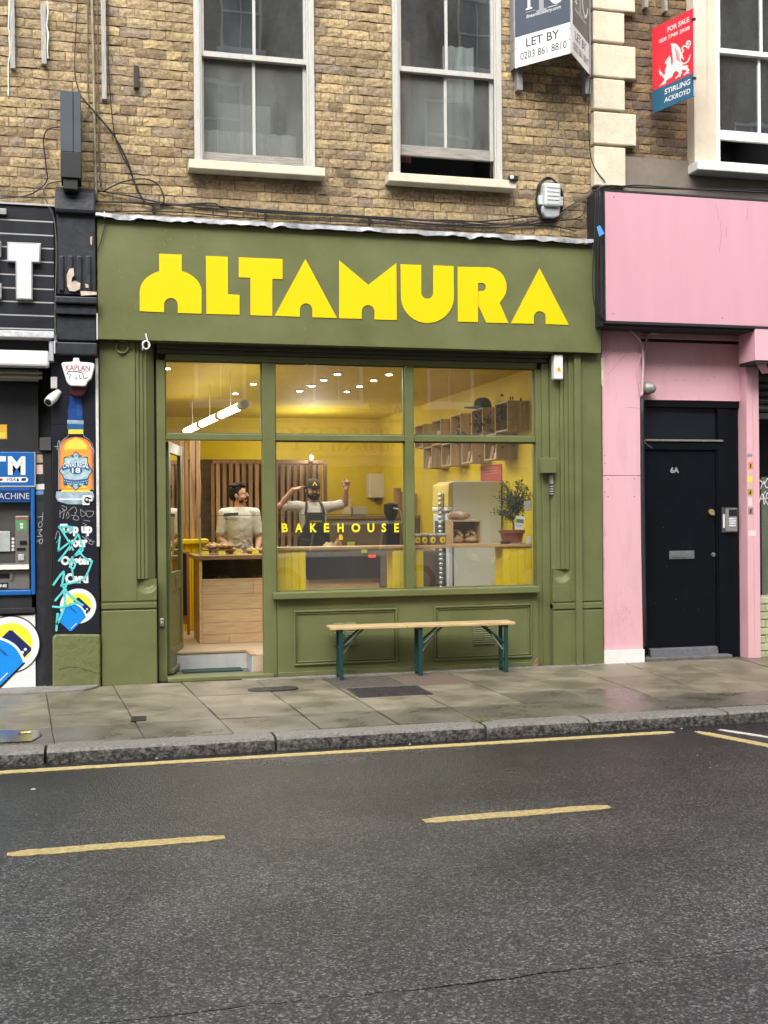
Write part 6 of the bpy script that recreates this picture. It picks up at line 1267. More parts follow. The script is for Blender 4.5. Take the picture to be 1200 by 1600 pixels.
mb = MB(flw); mb.box(X0, X1, .57, Y1, .0, FLZ); mb.box(1.44, X1, .19, .569, .0, FLZ); mb.build('interior_floor', kind='structure')
mb = MB(mat('white_riser', (.42, .42, .41), rough=.6, var=.12, scale=8)); mb.box(X0, 1.438, .555, .5695, .03, FLZ - .012); mb.box(1.425, 1.4395, .19, .554, .03, FLZ - .012); mb.build('step_riser', kind='structure')
mb = MB(mat('oak_nosing', (.36, .24, .12), rough=.5, var=.2, scale=8)); mb.box(X0, 1.45, .545, .60, FLZ - .011, FLZ + .004); mb.box(1.415, 1.47, .19, .544, FLZ - .011, FLZ + .004); mb.build('step_nosing', kind='structure')
mb = MB(mat('grey_entrance', (.10, .10, .10), rough=.8, var=.2, scale=30)); mb.box(X0, 1.4245, .186, .554, .0, .03); mb.build('entrance_floor', kind='structure')
mb = MB(mat('green_coir_mat', (.02, .05, .04), rough=.95, var=.3, scale=60, bump=.8, bscale=150)); mb.box(.80, 1.36, .33, .53, .031, .045); tags(mb.build('door_mat', bevel=.004), 'dark green door mat in the entrance recess', 'mat')
# ---- lamps
def lamp_light(name, kind, loc, energy, size, parent, col=(1, .95, .87), **k):
    d = bpy.data.lights.new(name, kind); d.energy = energy; d.color = col
    if kind == 'AREA': d.shape = k.get('shape', 'DISK'); d.size = size; d.size_y = k.get('sy', size)
    else: d.shadow_soft_size = size
    o = bpy.data.objects.new(name, d); COL.objects.link(o); o.location = loc; o.rotation_euler = k.get('rot', (0, 0, 0)); set_parent(o, parent); return o
spotm = mat('lit_spot_lens', (1, .93, .8), var=0, emis=10); chrome = mat('spot_rim', (.6, .58, .5), rough=.3, var=0, metal=.6)
SPOTS = [(550, 572), (527, 586), (506, 595), (487, 604), (468, 612), (608, 586.5), (584, 595.5), (562, 605), (542, 613), (261, 577), (396, 601), (368, 616)]
for i, (a, b) in enumerate(SPOTS):
    x, y = G(a, b, CZ - .02); x = min(x, X1 - .2)
    row = 'third' if i > 8 else ('first' if i < 5 else 'second')
    lb = ['warm lit ceiling spotlight in the row through the middle window, '][0] + ['nearest the street', 'second from the street', 'third from the street', 'fourth from the street', 'deepest in the shop'][i] if i < 5 else (('lit ceiling spotlight in the right-hand row by the window post, ' + ['nearest the post', 'second along', 'third along', 'farthest from the post'][i - 5]) if i < 9 else ['lit ceiling spotlight at the left edge of the window above the door', 'lit ceiling spotlight left of the first window post', 'lit ceiling spotlight just above the end of the tube lamp'][i - 9])
    t = thing('ceiling_spotlight', (x, y, CZ), lb, 'spotlight', 'ceiling spotlights')
    mb = MB(chrome); mb.cyl((x, y, CZ), (x, y, CZ - .012), .05, n=18); mb.build('rim', t)
    mb = MB(spotm); mb.cyl((x, y, CZ - .0125), (x, y, CZ - .02), .032, n=18); mb.build('lens', t)
    lamp_light('spot_lamp', 'AREA', (x, y, CZ - .03), 3.5, .1, t)
A_, B_ = Vector((*G(381, 632, 2.6), 2.6)), Vector((*G(290, 674, 2.6), 2.6)); d_ = (B_ - A_)
tl = thing('tube_lamp', tuple((A_ + B_) / 2), 'row of three lit white tubes hanging on thin wires behind the window over the door', 'lamp')
tubem = mat('lit_tube', (1, .95, .86), var=0, emis=4.5); endm = mat('tube_collar', (.62, .58, .5), rough=.4, var=.05)
for i in range(3):
    a = A_ + d_ * (i / 3 + .04); b = A_ + d_ * ((i + 1) / 3 - .008); mb = MB(tubem); mb.cyl(a, b, .040, n=16); mb.build('tube', tl, smooth=40)
    mb = MB(endm); c0 = A_ + d_ * (i / 3 - .0075); mb.cyl(c0, a - d_.normalized() * .001, .043, n=16); mb.build('collar', tl, smooth=40)
    m_ = (a + b) / 2; mb = MB(endm); mb.cyl((m_.x, m_.y, m_.z + .03), (m_.x, m_.y, CZ), .003, n=6); mb.build('wire', tl)
lamp_light('tube_light', 'AREA', tuple((A_ + B_) / 2 - Vector((0, 0, .08))), 14, .1, tl, (1, .95, .88), shape='RECTANGLE', sy=3.0, rot=(0, 0, math.atan2(d_.y, d_.x) - math.pi / 2))
# ---- serving counter: boarded front, glazed strip, glass guard
oak = mat('light_oak_board', (.56, .39, .21), rough=.5, var=.25, scale=6, stretch=(.7, 6, 9), col2=(.64, .46, .27), thr=(.3, .7), obj_rand=.06); dko = mat('brown_oak', (.26, .15, .07), rough=.5, var=.25, scale=6, stretch=(1, 8, 8))
KY = 1.25; kx0, kx1 = 1.035, 3.02
ctr = thing('serving_counter', ((kx0 + kx1) / 2, KY, FLZ), 'long oak boarded bakery counter with glass guard seen through door and window', 'counter')
zr_ = [FLZ] + [FZ(360, q, KY) for q in (990, 972, 952, 928, 906)]
for i, (a, b) in enumerate(zip(zr_, zr_[1:])):
    cut = [kx0 + .03] + sorted(rng.uniform(kx0 + .2, kx1 - .2) for _ in range(2)) + [kx1 - .03]
    for p, q in zip(cut, cut[1:]):
        if q - p > .02: mb = MB(oak); mb.box(p + .001, q - .001, KY, KY + .02, a + .001, b - .0015); mb.build('board', ctr, bevel=.002, seg=1)
zb_ = zr_[-1]; zc = FZ(360, 874, KY)
mb = MB(oak); mb.box(kx0, kx0 + .029, KY - .006, KY + .02, FLZ, zc - .001); mb.box(kx1 - .029, kx1, KY - .006, KY + .02, FLZ, zc - .001); mb.box(kx0 + .03, kx1 - .03, KY - .004, KY + .018, zb_, zb_ + .012); mb.build('trim', ctr)
mb = MB(dko); mb.box(kx0, kx0 + .02, KY + .021, 1.95, FLZ, zc - .001); mb.box(kx1 - .02, kx1, KY + .021, 1.95, FLZ, zc - .001); mb.box(kx0 + .021, kx1 - .021, 1.9, 1.95, FLZ, zc - .001); mb.box(kx0 + .021, kx1 - .021, KY + .03, 1.89, FLZ + .55, FLZ + .57); mb.build('carcass', ctr)
mb = MB(dko); mb.box(kx0 - .04, kx1 + .02, KY - .03, 1.98, zc, zc + .042); mb.build('worktop', ctr, bevel=.004)
ig = glass_mat('counter_glass', film=.004, refl=.5)
mb = MB(ig); mb.box(kx0 + .031, kx1 - .031, KY + .004, KY + .010, zb_ + .013, zc - .002); mb.build('display_pane', ctr)
zg = 1.505; mb = MB(ig); mb.box(kx0 + .01, kx1 - .0, KY + .07, KY + .078, zc + .043, zg); mb.build('glass_guard', ctr)
mb = MB(mat('glass_edge_green', (.05, .12, .10), rough=.2, var=0)); mb.box(kx0 + .01, kx1, KY + .068, KY + .08, zg, zg + .006); mb.build('guard_edge', ctr)
mb = MB(ig); mb.box(kx0 + .005, kx0 + .0095, KY + .07, 1.8, zc + .043, zg); mb.build('glass_guard', ctr); mb = MB(chrome); mb.cyl((kx0 + .02, KY + .09, zc + .043), (kx0 + .02, KY + .09, zg - .02), .008, n=8); mb.build('guard_post', ctr)
# inside the glazed strip: trays of dark things
traym = mat('tray_steel', (.3, .3, .3), rough=.35, var=.1, metal=.6); crust = mat('bread_crust', (.46, .23, .075), rough=.6, var=.45, scale=18, bump=.5, bscale=40, col2=(.62, .40, .18), thr=(.35, .75)); flourm = mat('floured_crust', (.42, .25, .12), rough=.75, var=.3, scale=16, col2=(.66, .52, .36), thr=(.42, .68), bump=.5, bscale=35)
def loaf(c, rx, ry, rz, m, name='bread_loaf', label=None, rot=0, parent=None, slash=2, group=None):
    M = Matrix.Translation(c) @ Matrix.Rotation(rot, 4, 'Z'); mb = MB([m, flourm], M); n = 12; vs = []; k = 18; s0 = rng.random() * 50
    for i in range(n + 1):
        ph = math.pi * i / n
        for j in range(k):
            th = 2 * math.pi * j / k; v = Vector((rx * math.sin(ph) * math.cos(th), ry * math.sin(ph) * math.sin(th), rz * (.85 - math.cos(ph) * (1 if i > n / 2 else .85))))
            v *= 1 + .07 * noise.noise(v * 14 + Vector((s0, 0, 0))); vs.append(v)
    mb.add(vs, [(i * k + j, i * k + (j + 1) % k, (i + 1) * k + (j + 1) % k, (i + 1) * k + j) for i in range(n) for j in range(k)])
    o = mb.build(name, parent, smooth=True)
    for s in range(slash):
        mb = MB(flourm, M); xx = (s - (slash - 1) / 2) * rx * .7; P = [(xx + rx * .35 * t, ry * .55 * t, rz * 1.87 * math.sqrt(max(.05, 1 - (((xx + rx * .35 * t) / rx) ** 2 + (.55 * t) ** 2)) ) + rz * .02) for t in (-.8, -.4, 0, .4, .8)]
        mb.tube(P, [.004, .012, .014, .012, .004], 6); mb.build('score', o, smooth=True)
    if label: tags(o, label, 'bread', group)
    return o
mb = MB(traym); mb.box(1.2, 1.9, 1.4, 1.8, FLZ + .572, FLZ + .585); mb.box(2.0, 2.9, 1.4, 1.8, FLZ + .572, FLZ + .585); tags(mb.build('baking_tray'), 'steel trays on the shelf inside the glazed counter strip', 'tray')
for i in range(5): loaf((1.3 + i * .36, 1.55, FLZ + .585), .12, .09, .045, crust, label='dark loaf inside the glazed counter strip, number %s from the door' % ('one two three four five'.split()[i]) if False else 'dark crusted loaf on a tray inside the glazed counter strip', group='loaves inside the glazed strip')
ztop_ = zc + .0425
# tray of rolls on the counter left, by the glass guard end
t = thing('bread_tray', (1.28, 1.6, ztop_), 'wooden tray of round rolls at the door end of the counter', 'tray'); mb = MB(dko); mb.box(1.1, 1.44, 1.46, 1.8, ztop_ + .04, ztop_ + .055); mb.box(1.13, 1.15, 1.5, 1.76, ztop_, ztop_ + .0395); mb.box(1.39, 1.41, 1.5, 1.76, ztop_, ztop_ + .0395); mb.build('tray', t)
for i, (dx, dy) in enumerate(((.08, .08), (.2, .07), (.28, .12), (.13, .2), (.24, .22))): loaf((1.1 + dx, 1.46 + dy, ztop_ + .055), .06, .05, .032, crust, label='round roll on the wooden tray at the door end of the counter', group='rolls on the tray', slash=1)
for i, (dx, y) in enumerate(((1.62, 1.6), (1.75, 1.66), (1.9, 1.62), (2.02, 1.68))): loaf((dx, y, ztop_), .07, .06, .035, crust, label='small dark bun in the row on the counter before the man in the white shirt', group='buns on the counter', slash=1)
tagm = mat('yellow_price_card', (.8, .68, .05), rough=.5, var=.05); tagm2 = mat('lime_price_card', (.55, .68, .08), rough=.5, var=.05)
for a, lb in ((321, 'nearest the doorway'), (347, 'second from the doorway'), (372, 'third from the doorway, before the man in the white shirt'), (399, 'beside the window post')):
    x = FX(a, 864, KY + .12); z = ztop_; mb = MB(tagm); mb.hexa([(x - .035, KY + .10, z), (x + .035, KY + .10, z), (x + .035, KY + .14, z), (x - .035, KY + .14, z)], [(x - .035, KY + .115, z + .042), (x + .035, KY + .115, z + .042), (x + .035, KY + .12, z + .042), (x - .035, KY + .12, z + .042)]); tags(mb.build('price_card'), 'yellow counter price card, ' + lb, 'price card', 'yellow price cards')
x = FX(547, 848, KY + .15); mb = MB(tagm2); mb.box(x - .04, x + .04, KY + .1, KY + .11, ztop_ + .07, ztop_ + .115); mb.box(x - .006, x + .006, KY + .1, KY + .11, ztop_, ztop_ + .0695); tags(mb.build('price_card'), 'lime price card on a stalk behind the lettered window', 'price card', 'yellow price cards')
loaf((FX(514, 848, 1.5), 1.5, ztop_ + .0), .085, .07, .06, flourm, label='pale floury loaf on the counter under the window lettering', slash=2, rot=.4)
loaf((FX(528, 848, 1.6), 1.62, ztop_ + .0), .05, .05, .07, crust, label='small brown loaf beside the pale floury one on the counter', slash=1)
# drawer unit / oven under the counter end with red display
t = thing('oven', (2.55, 1.2, FLZ), 'dark oven front with small red display below the window shelf', 'oven')
x0, z1 = F(479, 862, 1.2); x1, z0 = F(594, 903, 1.2)
mb = MB(mat('oven_dark_glass', (.02, .017, .015), rough=.15, var=.2, scale=4)); mb.box(x0, x1, 1.195, 1.235, z0, z1 - .06); mb.build('door', t, bevel=.004)
mb = MB(steel); mb.box(x0, x1 + .07, 1.19, 1.238, z1 - .058, z1 + .03); mb.build('control_panel', t, bevel=.003); mb = MB(steel); mb.box(x1 + .001, x1 + .07, 1.19, 1.238, z0 - .1, z1 - .059); mb.build('side_trim', t)
mb = MB(mat('red_display', (.9, .05, .02), rough=.4, var=0, emis=.9)); xx, zz = F(576, 871, 1.19); mb.box(xx, xx + .075, 1.184, 1.1895, zz, zz + .026); mb.build('display', t)
mb = MB(tagm2); xx, zz = F(565, 864, 1.15); mb.box(xx, xx + .06, 1.16, 1.165, zz, zz + .035); tags(mb.build('price_card'), 'lime card clipped to the oven control panel', 'price card', 'yellow price cards')
# ---- slatted timber screen at the back
slw = mat('brown_slat', (.27, .165, .085), rough=.65, var=.35, scale=5, stretch=(8, 8, .6), obj_rand=.25)
SY = 5.5; sx0, sx1 = FX(335, 720, SY), FX(505, 722, SY); szt = FZ(420, 719, SY)
scr = thing('slatted_screen', ((sx0 + sx1) / 2, SY, FLZ), 'tall brown timber slat screen behind the two men', 'screen')
n = 17
for i in range(n):
    x = sx0 + (sx1 - sx0) * (i + .5) / n; mb = MB(slw); mb.box(x - .027, x + .027, SY - .02, SY + .02, FLZ + .02, szt - .05); mb.build('slat', scr, bevel=.003, seg=1)
mb = MB(slw); mb.box(sx0 - .03, sx1 + .03, SY - .03, SY + .03, szt - .049, szt); mb.box(sx0 - .03, sx1 + .03, SY + .021, SY + .04, 1.2, 1.26); mb.build('rail', scr); mb = MB(slw); mb.box(sx0 - .05, sx0 - .005, SY - .03, SY + .03, FLZ, szt - .05); mb.build('post', scr); mb = MB(slw); mb.box(sx1 + .005, sx1 + .05, SY - .03, SY + .03, FLZ, szt - .05); mb.build('post', scr)
mb = MB(mat('dim_gap_brown', (.10, .07, .045), rough=.8, var=.5, scale=2.5, stretch=(1, 1, 3))); mb.box(sx0 - .35, sx1 + .02, SY + .25, SY + .35, FLZ, szt + .02); tags(mb.build('dark_backing'), 'dark brown sheet standing in for the dim doorway and gaps behind the slat screen', 'backing sheet')  # dark sheet stands in for the dim doorway and the gaps between the slats
# ---- rough sawn slab boards on the left
rough = mat('rough_sawn_slab', (.22, .12, .06), rough=.75, var=.45, scale=4, stretch=(7, 7, .5), col2=(.36, .23, .13), thr=(.3, .7), bump=.8, bscale=20, obj_rand=.25)
LYp = 2.8; lx0, lx1 = FX(279, 760, LYp), FX(314, 760, LYp); lz1, lz0 = FZ(300, 688, LYp), FZ(300, 842, LYp)
slb = thing('slab_board_panel', ((lx0 + lx1) / 2, LYp, lz0), 'upright rough sawn wooden slabs with wavy edges just inside the open door', 'panel')
cx = [lx0 - .12, lx0 + .0, lx0 + .065, lx0 + .12, lx0 + .19, lx1]
for i, (a, b) in enumerate(zip(cx, cx[1:])):
    k = 10; L_, R2 = [], []; dz = rng.uniform(-.03, .03)
    for j in range(k + 1):
        z = lz0 + (lz1 + dz - lz0) * j / k; L_.append((a + .004 + .012 * noise.noise((i * 5, z * 3, 1)), z)); R2.append((b - .004 + .012 * noise.noise((i * 5, z * 3, 8)), z))
    y = LYp + rng.uniform(-.03, .02); mb = MB(rough); mb.prism(L_ + R2[::-1], y, y + .04); mb.build('board', slb, bevel=.004, seg=1)
sw = thing('yellow_side_counter', (lx0, 2.7, FLZ), 'yellow boarded side counter below the rough wooden slabs', 'counter')
nb_ = 5
for i in range(nb_): a = lx0 - .1 + (lx1 + .12 - lx0) * i / nb_; b = lx0 - .1 + (lx1 + .12 - lx0) * (i + 1) / nb_; mb = MB(ytng); mb.box(a + .002, b - .002, 2.6, 2.9, FLZ, lz0 - .05); mb.build('board', sw, bevel=.004, seg=1)
mb = MB(ytng); mb.box(lx0 - .12, lx1 + .06, 2.55, 2.95, lz0 - .049, lz0 - .001); mb.build('top', sw, bevel=.005)
# chalk A-board leaning
ay = 2.2; a0, a1 = FX(281, 900, ay), FX(292, 900, ay); z1, z0 = FZ(287, 862, ay), FZ(287, 962, ay)
t = thing('chalkboard', ((a0 + a1) / 2, ay, FLZ), 'narrow black chalkboard with orange wood frame beside the counter', 'chalkboard')
mb = MB(mat('chalkboard_black', (.012, .014, .02), rough=.6, var=.1)); mb.box(a0 - .25, a1 - .003, ay, ay + .02, z0, z1 - .02); mb.build('panel', t); om = mat('orange_pine', (.36, .15, .05), rough=.5, var=.2, scale=8, stretch=(8, 8, 1)); mb = MB(om); mb.box(a1 - .002, a1 + .028, ay - .01, ay + .03, FLZ, z1); mb.box(a0 - .25, a1 - .003, ay - .01, ay + .03, z1 - .019, z1); mb.box(a0 - .25, a1 - .003, ay - .01, ay + .03, FLZ + .12, z0 - .001); mb.build('frame', t)
# ---- fridge against the right wall
fgx = 3.86; fzt_ = 1.865; fr_ = thing('drinks_fridge', (4.15, 1.9, FLZ), 'tall white glass-door drinks fridge with its plain side towards the street', 'fridge')
wm = mat('fridge_white', (.66, .72, .76), rough=.35, var=.04, scale=2)
mb = MB(wm); mb.box(fgx, 4.43, 1.6, 2.2, FLZ, fzt_); mb.build('body', fr_, bevel=.012)
mb = MB([wm]); mb.box(fgx - .05, fgx - .001, 1.62, 2.2, FLZ + .1, fzt_ - .36); dro = mb.build('door', fr_, bevel=.006)
mb = MB(mat('fridge_glass', (.10, .13, .13), rough=.08, var=.3, scale=5)); mb.box(fgx - .056, fgx - .0505, 1.70, 2.12, FLZ + .18, fzt_ - .44); mb.build('pane', dro)
mb = MB(blk); mb.box(fgx - .012, fgx - .0005, 1.592, 1.5995, FLZ, fzt_ - .355); mb.box(fgx - .06, fgx, 1.592, 1.5995, fzt_ - .354, fzt_ - .34); mb.build('gasket', fr_)
mb = MB(mat('fridge_header_yellow', (.62, .50, .12), rough=.4, var=.2, scale=7)); mb.hexa([(fgx - .06, 1.60, fzt_ - .28), (fgx - .001, 1.60, fzt_ - .28), (fgx - .001, 2.2, fzt_ - .28), (fgx - .06, 2.2, fzt_ - .28)], [(fgx - .05, 1.60, fzt_ - .03), (fgx - .001, 1.60, fzt_ - .005), (fgx - .001, 2.2, fzt_ - .005), (fgx - .05, 2.2, fzt_ - .03)]); hd_ = mb.build('header', fr_, bevel=.006)
mb = MB(wm); mb.box(fgx - .065, fgx - .001, 1.60, 2.2, fzt_ - .33, fzt_ - .285); mb.build('header_rail', fr_, bevel=.008)
canm = mat('can_silver', (.5, .5, .5), rough=.25, var=.3, scale=20, metal=.7)
for i in range(23):
    z = FLZ + .35 + i * .052; mb = MB(canm); mb.lathe([(.001, 0), (.028, 0), (.033, .008), (.033, .036), (.026, .044), (.001, .045)], (fgx - .085, 1.78, z), 10); mb.build('chain_link', fr_, smooth=40)
mb = MB(mat('recycling_mark', (.75, .75, .7), rough=.5, var=0), facade(1.599)); x, z = F(765, 909, 1.6); tri = [(x + .03 * math.cos(R_(90 + 120 * i)), z + .01 + .03 * math.sin(R_(90 + 120 * i))) for i in range(4)]; mb.ribbon(tri, .006); mb.build('mark', fr_, recalc=False)
# red notice on the right wall
mb = MB([mat('red_notice', (.42, .05, .03), rough=.5, var=.12, scale=9), mat('notice_print', (.6, .25, .2), rough=.6, var=0)]); y_a, y_b = 1.75, 2.05; mb.box(X1 - .008, X1 - .001, 1.62, 2.35, 1.86, 2.06); [mb.box(X1 - .010, X1 - .0085, 1.75, 2.2, 2.02 - i * .03, 2.03 - i * .03, 1) for i in range(3)]; tags(mb.build('notice'), 'red notice on the yellow wall above the fridge', 'notice')
# ---- wooden crates hung on the right wall in two rows
crw = mat('crate_pine', (.46, .33, .18), rough=.65, var=.3, scale=5, stretch=(6, 6, .8), obj_rand=.14, col2=(.56, .42, .25), thr=(.3, .7)); knot = mat('pine_knot', (.10, .055, .025), rough=.7, var=.2)
leafg = mat('houseplant_leaf', (.045, .075, .03), rough=.5, var=.5, scale=30); paperb = mat('brown_packet', (.34, .22, .11), rough=.7, var=.3, scale=25); cream_p = mat('cream_packet', (.55, .48, .32), rough=.6, var=.3, scale=25)
def crate(y, z, h, label):
    x0, x1, L, t_ = 4.21, X1 - .004, .39, .016
    c = thing('wooden_crate', ((x0 + x1) / 2, y + L / 2, z), label, 'crate', 'wooden crates on the yellow wall')
    xm = (x0 + x1) / 2 + rng.uniform(-.02, .02)
    for a, b in ((x0, xm - .0015), (xm + .0015, x1)):
        mb = MB([crw, knot]); mb.box(a, b, y, y + t_, z, z + h)
        if rng.random() < .7: kx_, kz_ = a + (b - a) * rng.uniform(.3, .7), z + h * rng.uniform(.2, .7); mb.tube([(kx_, y - .001, kz_), (kx_, y + .002, kz_)], .014, 9, 1)
        mb.build('board', c, bevel=.002, seg=1)
    for a, b in ((z, z + t_), (z + h - t_, z + h)): mb = MB(crw); mb.box(x0, x1, y + t_, y + L - t_, a, b); mb.build('board', c)
    mb = MB(crw); mb.box(x0, x1, y + L - t_, y + L, z, z + h); mb.build('board', c); mb = MB(crw); mb.box(x1 - .01, x1, y + t_, y + L - t_, z + t_, z + h - t_); mb.build('board', c)
    return c
def sprig(mb, c, r, n, ln=.05, m=0, wd=.32):
    for i in range(n):
        d = Vector((rng.gauss(0, 1), rng.gauss(0, 1), rng.gauss(.2, 1))).normalized(); p = Vector(c) + Vector((rng.gauss(0, r[0]), rng.gauss(0, r[1]), rng.gauss(0, r[2]))); s = d.orthogonal().normalized() * ln * wd; u = d * ln
        mb.add([p, p + u * .5 + s, p + u, p + u * .5 - s + d.cross(s) * .15], [(0, 1, 2, 3)], m)
ups = ['nearest the street in the upper row', 'second in the upper row, under the green cap', 'third in the upper row', 'fourth in the upper row', 'farthest from the street in the upper row']
lows = ['nearest the street in the lower row', 'second in the lower row', 'third in the lower row', 'farthest from the street in the lower row']
UZ, UH, LZ, LH = 2.375, .315, 2.09, .283
for i in range(5): crate(.788 + i * .8, UZ, UH, 'pine crate on the yellow wall, ' + ups[i])
for i in range(4): crate(1.144 + i * .815, LZ, LH, 'pine crate on the yellow wall, ' + lows[i])
def plant_in(y, z, n, label):
    mb = MB(leafg); sprig(mb, (4.27, y, z), (.035, .10, .055), n, .06); t = thing('trailing_plant', (4.27, y, z - .1), label, 'plant', 'plants in the crates'); mb.build('leaves', t, recalc=False); p = MB(mat('small_pot', (.3, .28, .25), rough=.6, var=.1)); p.lathe([(.001, 0), (.035, 0), (.045, .06), (.001, .06)], (4.33, y, UZ + .017), 12); p.build('pot', t, smooth=40)
plant_in(.98, UZ + .2, 90, 'green trailing plant spilling out of the crate nearest the street'); plant_in(1.72, UZ + .12, 200, 'green trailing plant hanging out of the crate under the cap'); plant_in(2.54, UZ + .10, 40, 'small green plant in the third crate of the upper row')
for i, (y, z) in enumerate(((1.32, LZ), (2.14, LZ), (2.95, LZ), (3.77, LZ), (3.38, UZ), (4.2, UZ))):
    for k in range(2):
        yy = y - .08 + k * .15; hh = rng.uniform(.13, .19); mb = MB(rng.choice((paperb, cream_p))); mb.hexa([(4.25, yy, z + .017), (4.34, yy, z + .017), (4.34, yy + .11, z + .017), (4.25, yy + .11, z + .017)], [(4.28, yy, z + hh), (4.31, yy, z + hh), (4.31, yy + .11, z + hh), (4.28, yy + .11, z + hh)]); tags(mb.build('packet', bevel=.004), 'small paper packet of food standing in a crate on the yellow wall', 'packet', 'packets in the crates')
capm = mat('dark_green_cloth', (.02, .04, .032), rough=.85, var=.2, scale=20)
t = thing('cap', (4.25, 1.73, UZ + UH), 'dark green baseball cap resting on top of the second wall crate', 'cap')
mb = MB(capm); mb.lathe([(.10, 0), (.103, .03), (.09, .08), (.055, .115), (.001, .125)], (4.26, 1.73, UZ + UH), 18, sx=1, sy=1.1); mb.build('crown', t, smooth=True); mb = MB(capm); mb.slab([(4.17 - .13 * math.sin(q * math.pi / 10), 1.73 - .09 + .018 * q) for q in range(11)] + [(4.2, 1.82), (4.2, 1.64)], UZ + UH + .0, UZ + UH + .014); mb.build('peak', t, bevel=.004)
# ---- hand towel dispenser on the back wall
hx0, hz1 = F(576, 740, Y1 - .2); hx1, hz0 = F(604, 778, Y1 - .2)
t = thing('towel_dispenser', ((hx0 + hx1) / 2, Y1, hz0), 'white paper towel dispenser on the yellow back wall', 'dispenser'); mb = MB(mat('dispenser_white', (.66, .62, .52), rough=.4, var=.04)); mb.box(hx0, hx1, Y1 - .22, Y1 - .001, hz0, hz1); mb.build('cover', t, bevel=.02); mb = MB(blk); mb.box(hx0 + .1, hx0 + .16, Y1 - .2, Y1 - .12, hz0 - .05, hz0 - .001); mb.build('knob', t, bevel=.01)
# ---- back worktop with cups and boxes
by_ = 5.0; bx0_, bx1_ = FX(500, 830, by_), X1 - .01; bz = FZ(560, 806, by_)
bc = thing('back_worktop', ((bx0_ + bx1_) / 2, by_, FLZ), 'brown worktop along the back with cups and boxes on it', 'worktop'); mb = MB(mat('brown_laminate', (.15, .11, .075), rough=.5, var=.2)); mb.box(bx0_, bx1_, by_, by_ + .7, FLZ, bz - .04); mb.build('cabinet', bc); mb = MB(dko); mb.box(bx0_ - .02, bx1_, by_ - .03, by_ + .7, bz - .039, bz); mb.build('worktop', bc)
mb = MB(mat('kraft_cup', (.38, .24, .12), rough=.6, var=.15, scale=20)); kc = MATS['kraft_cup']
def cupstack(px, ptop, label, Y=by_ + .2):
    x = FX(px, 800, Y); zt_ = FZ(px, ptop, Y); t = thing('cup_stack', (x, Y, bz), label, 'cups', 'stacks of paper cups'); z = bz; 
    mb = MB(kc); mb.lathe([(.001, 0), (.042, 0), (.055, .13), (.001, .13)], (x, Y, bz), 14); mb.build('cup', t, smooth=40); z = bz + .132
    while z < zt_: mb = MB(kc); mb.lathe([(.053, 0), (.056, .003), (.057, .022), (.053, .024)], (x, Y, z), 14); mb.build('cup', t, smooth=40); z += .026
cupstack(621, 763, 'tall stack of brown paper cups nearest the dispenser'); cupstack(631, 768, 'slightly shorter stack of brown paper cups beside the tall one'); cupstack(653, 773, 'stack of brown cups just right of the window post'); cupstack(663, 772, 'stack of cups between the window post and the fridge')
for (a, b, c, d, m_, lb) in ((538, 780, 547, 804, cream_p, 'upright cream carton behind the raised hand'), (549, 792, 571, 806, mat('grey_tub', (.4, .38, .34), rough=.5, var=.1), 'grey storage tub on the back worktop')):
    x0, z1 = F(a, b, by_ + .2); x1, z0 = F(c, d, by_ + .2); mb = MB(m_); mb.box(x0, x1, by_ + .1, by_ + .35, bz + .001, z1); tags(mb.build('carton' if a == 538 else 'tub', bevel=.01), lb, 'box')
# dark coffee grinder on the counter end
gx = FX(612, 820, 2.2); t = thing('coffee_grinder', (gx, 2.2, 1.1), 'black coffee grinder by the middle window post', 'coffee grinder'); mb = MB(mat('grinder_black', (.018, .018, .022), rough=.3, var=.2)); mb.box(gx - .09, gx + .08, 2.1, 2.35, 1.09, 1.42); mb.build('body', t, bevel=.03); mb = MB(MATS['grinder_black']); mb.lathe([(.04, 0), (.085, .1), (.085, .2), (.02, .22), (.001, .22)], (gx, 2.22, 1.42), 16); mb.build('hopper', t, smooth=40); mb = MB(traym); mb.tube([(gx + .09, 2.08, 1.12), (gx + .09, 2.08, 1.5), (gx + .06, 2.1, 1.56), (gx, 2.12, 1.57)], .012, 8); mb.build('spout', t, smooth=True)
mb = MB(mat('brown_cabinet', (.13, .09, .055), rough=.6, var=.25)); mb.box(3.06, 3.8, 1.9, 2.6, FLZ, 1.09); tags(mb.build('side_cabinet', bevel=.01), 'brown cabinet under the coffee grinder beside the fridge', 'cabinet')
# ---- window bar: pine shelf on yellow boarded pedestals
SHY0, SHY1 = .24, .52; sz = FZ(640, 857, SHY0); wx0, wx1 = FX(434, 857, SHY0), FX(832, 855, SHY0)
wb = thing('window_bar', ((wx0 + wx1) / 2, .35, FLZ), 'pine window shelf on yellow boarded pedestals behind the bakery glass', 'shelf')
mb = MB(mat('shelf_pine', (.56, .36, .17), rough=.45, var=.2, scale=5, stretch=(.8, 9, 9))); mb.box(wx0, wx1, SHY0, SHY1, sz - .0, sz + .028); mb.build('shelf', wb, bevel=.003)
for a, b, nbd in ((434, 478, 4), (614, 662, 4), (786, 831, 4)):
    xa, xb_ = FX(a, 890, SHY0 + .02), FX(b, 890, SHY0 + .02)
    for i in range(nbd): p = xa + (xb_ - xa) * i / nbd; q = xa + (xb_ - xa) * (i + 1) / nbd; mb = MB(ytng); mb.box(p + .0015, q - .0015, SHY0 + .02, SHY0 + .035, FLZ, sz - .001); mb.build('board', wb, bevel=.004, seg=1)
    mb = MB(ytng); mb.box(xa, xa + .015, SHY0 + .036, SHY1 - .02, FLZ, sz - .001); mb.box(xb_ - .015, xb_, SHY0 + .036, SHY1 - .02, FLZ, sz - .001); mb.build('side', wb)
st_ = sz + .0285
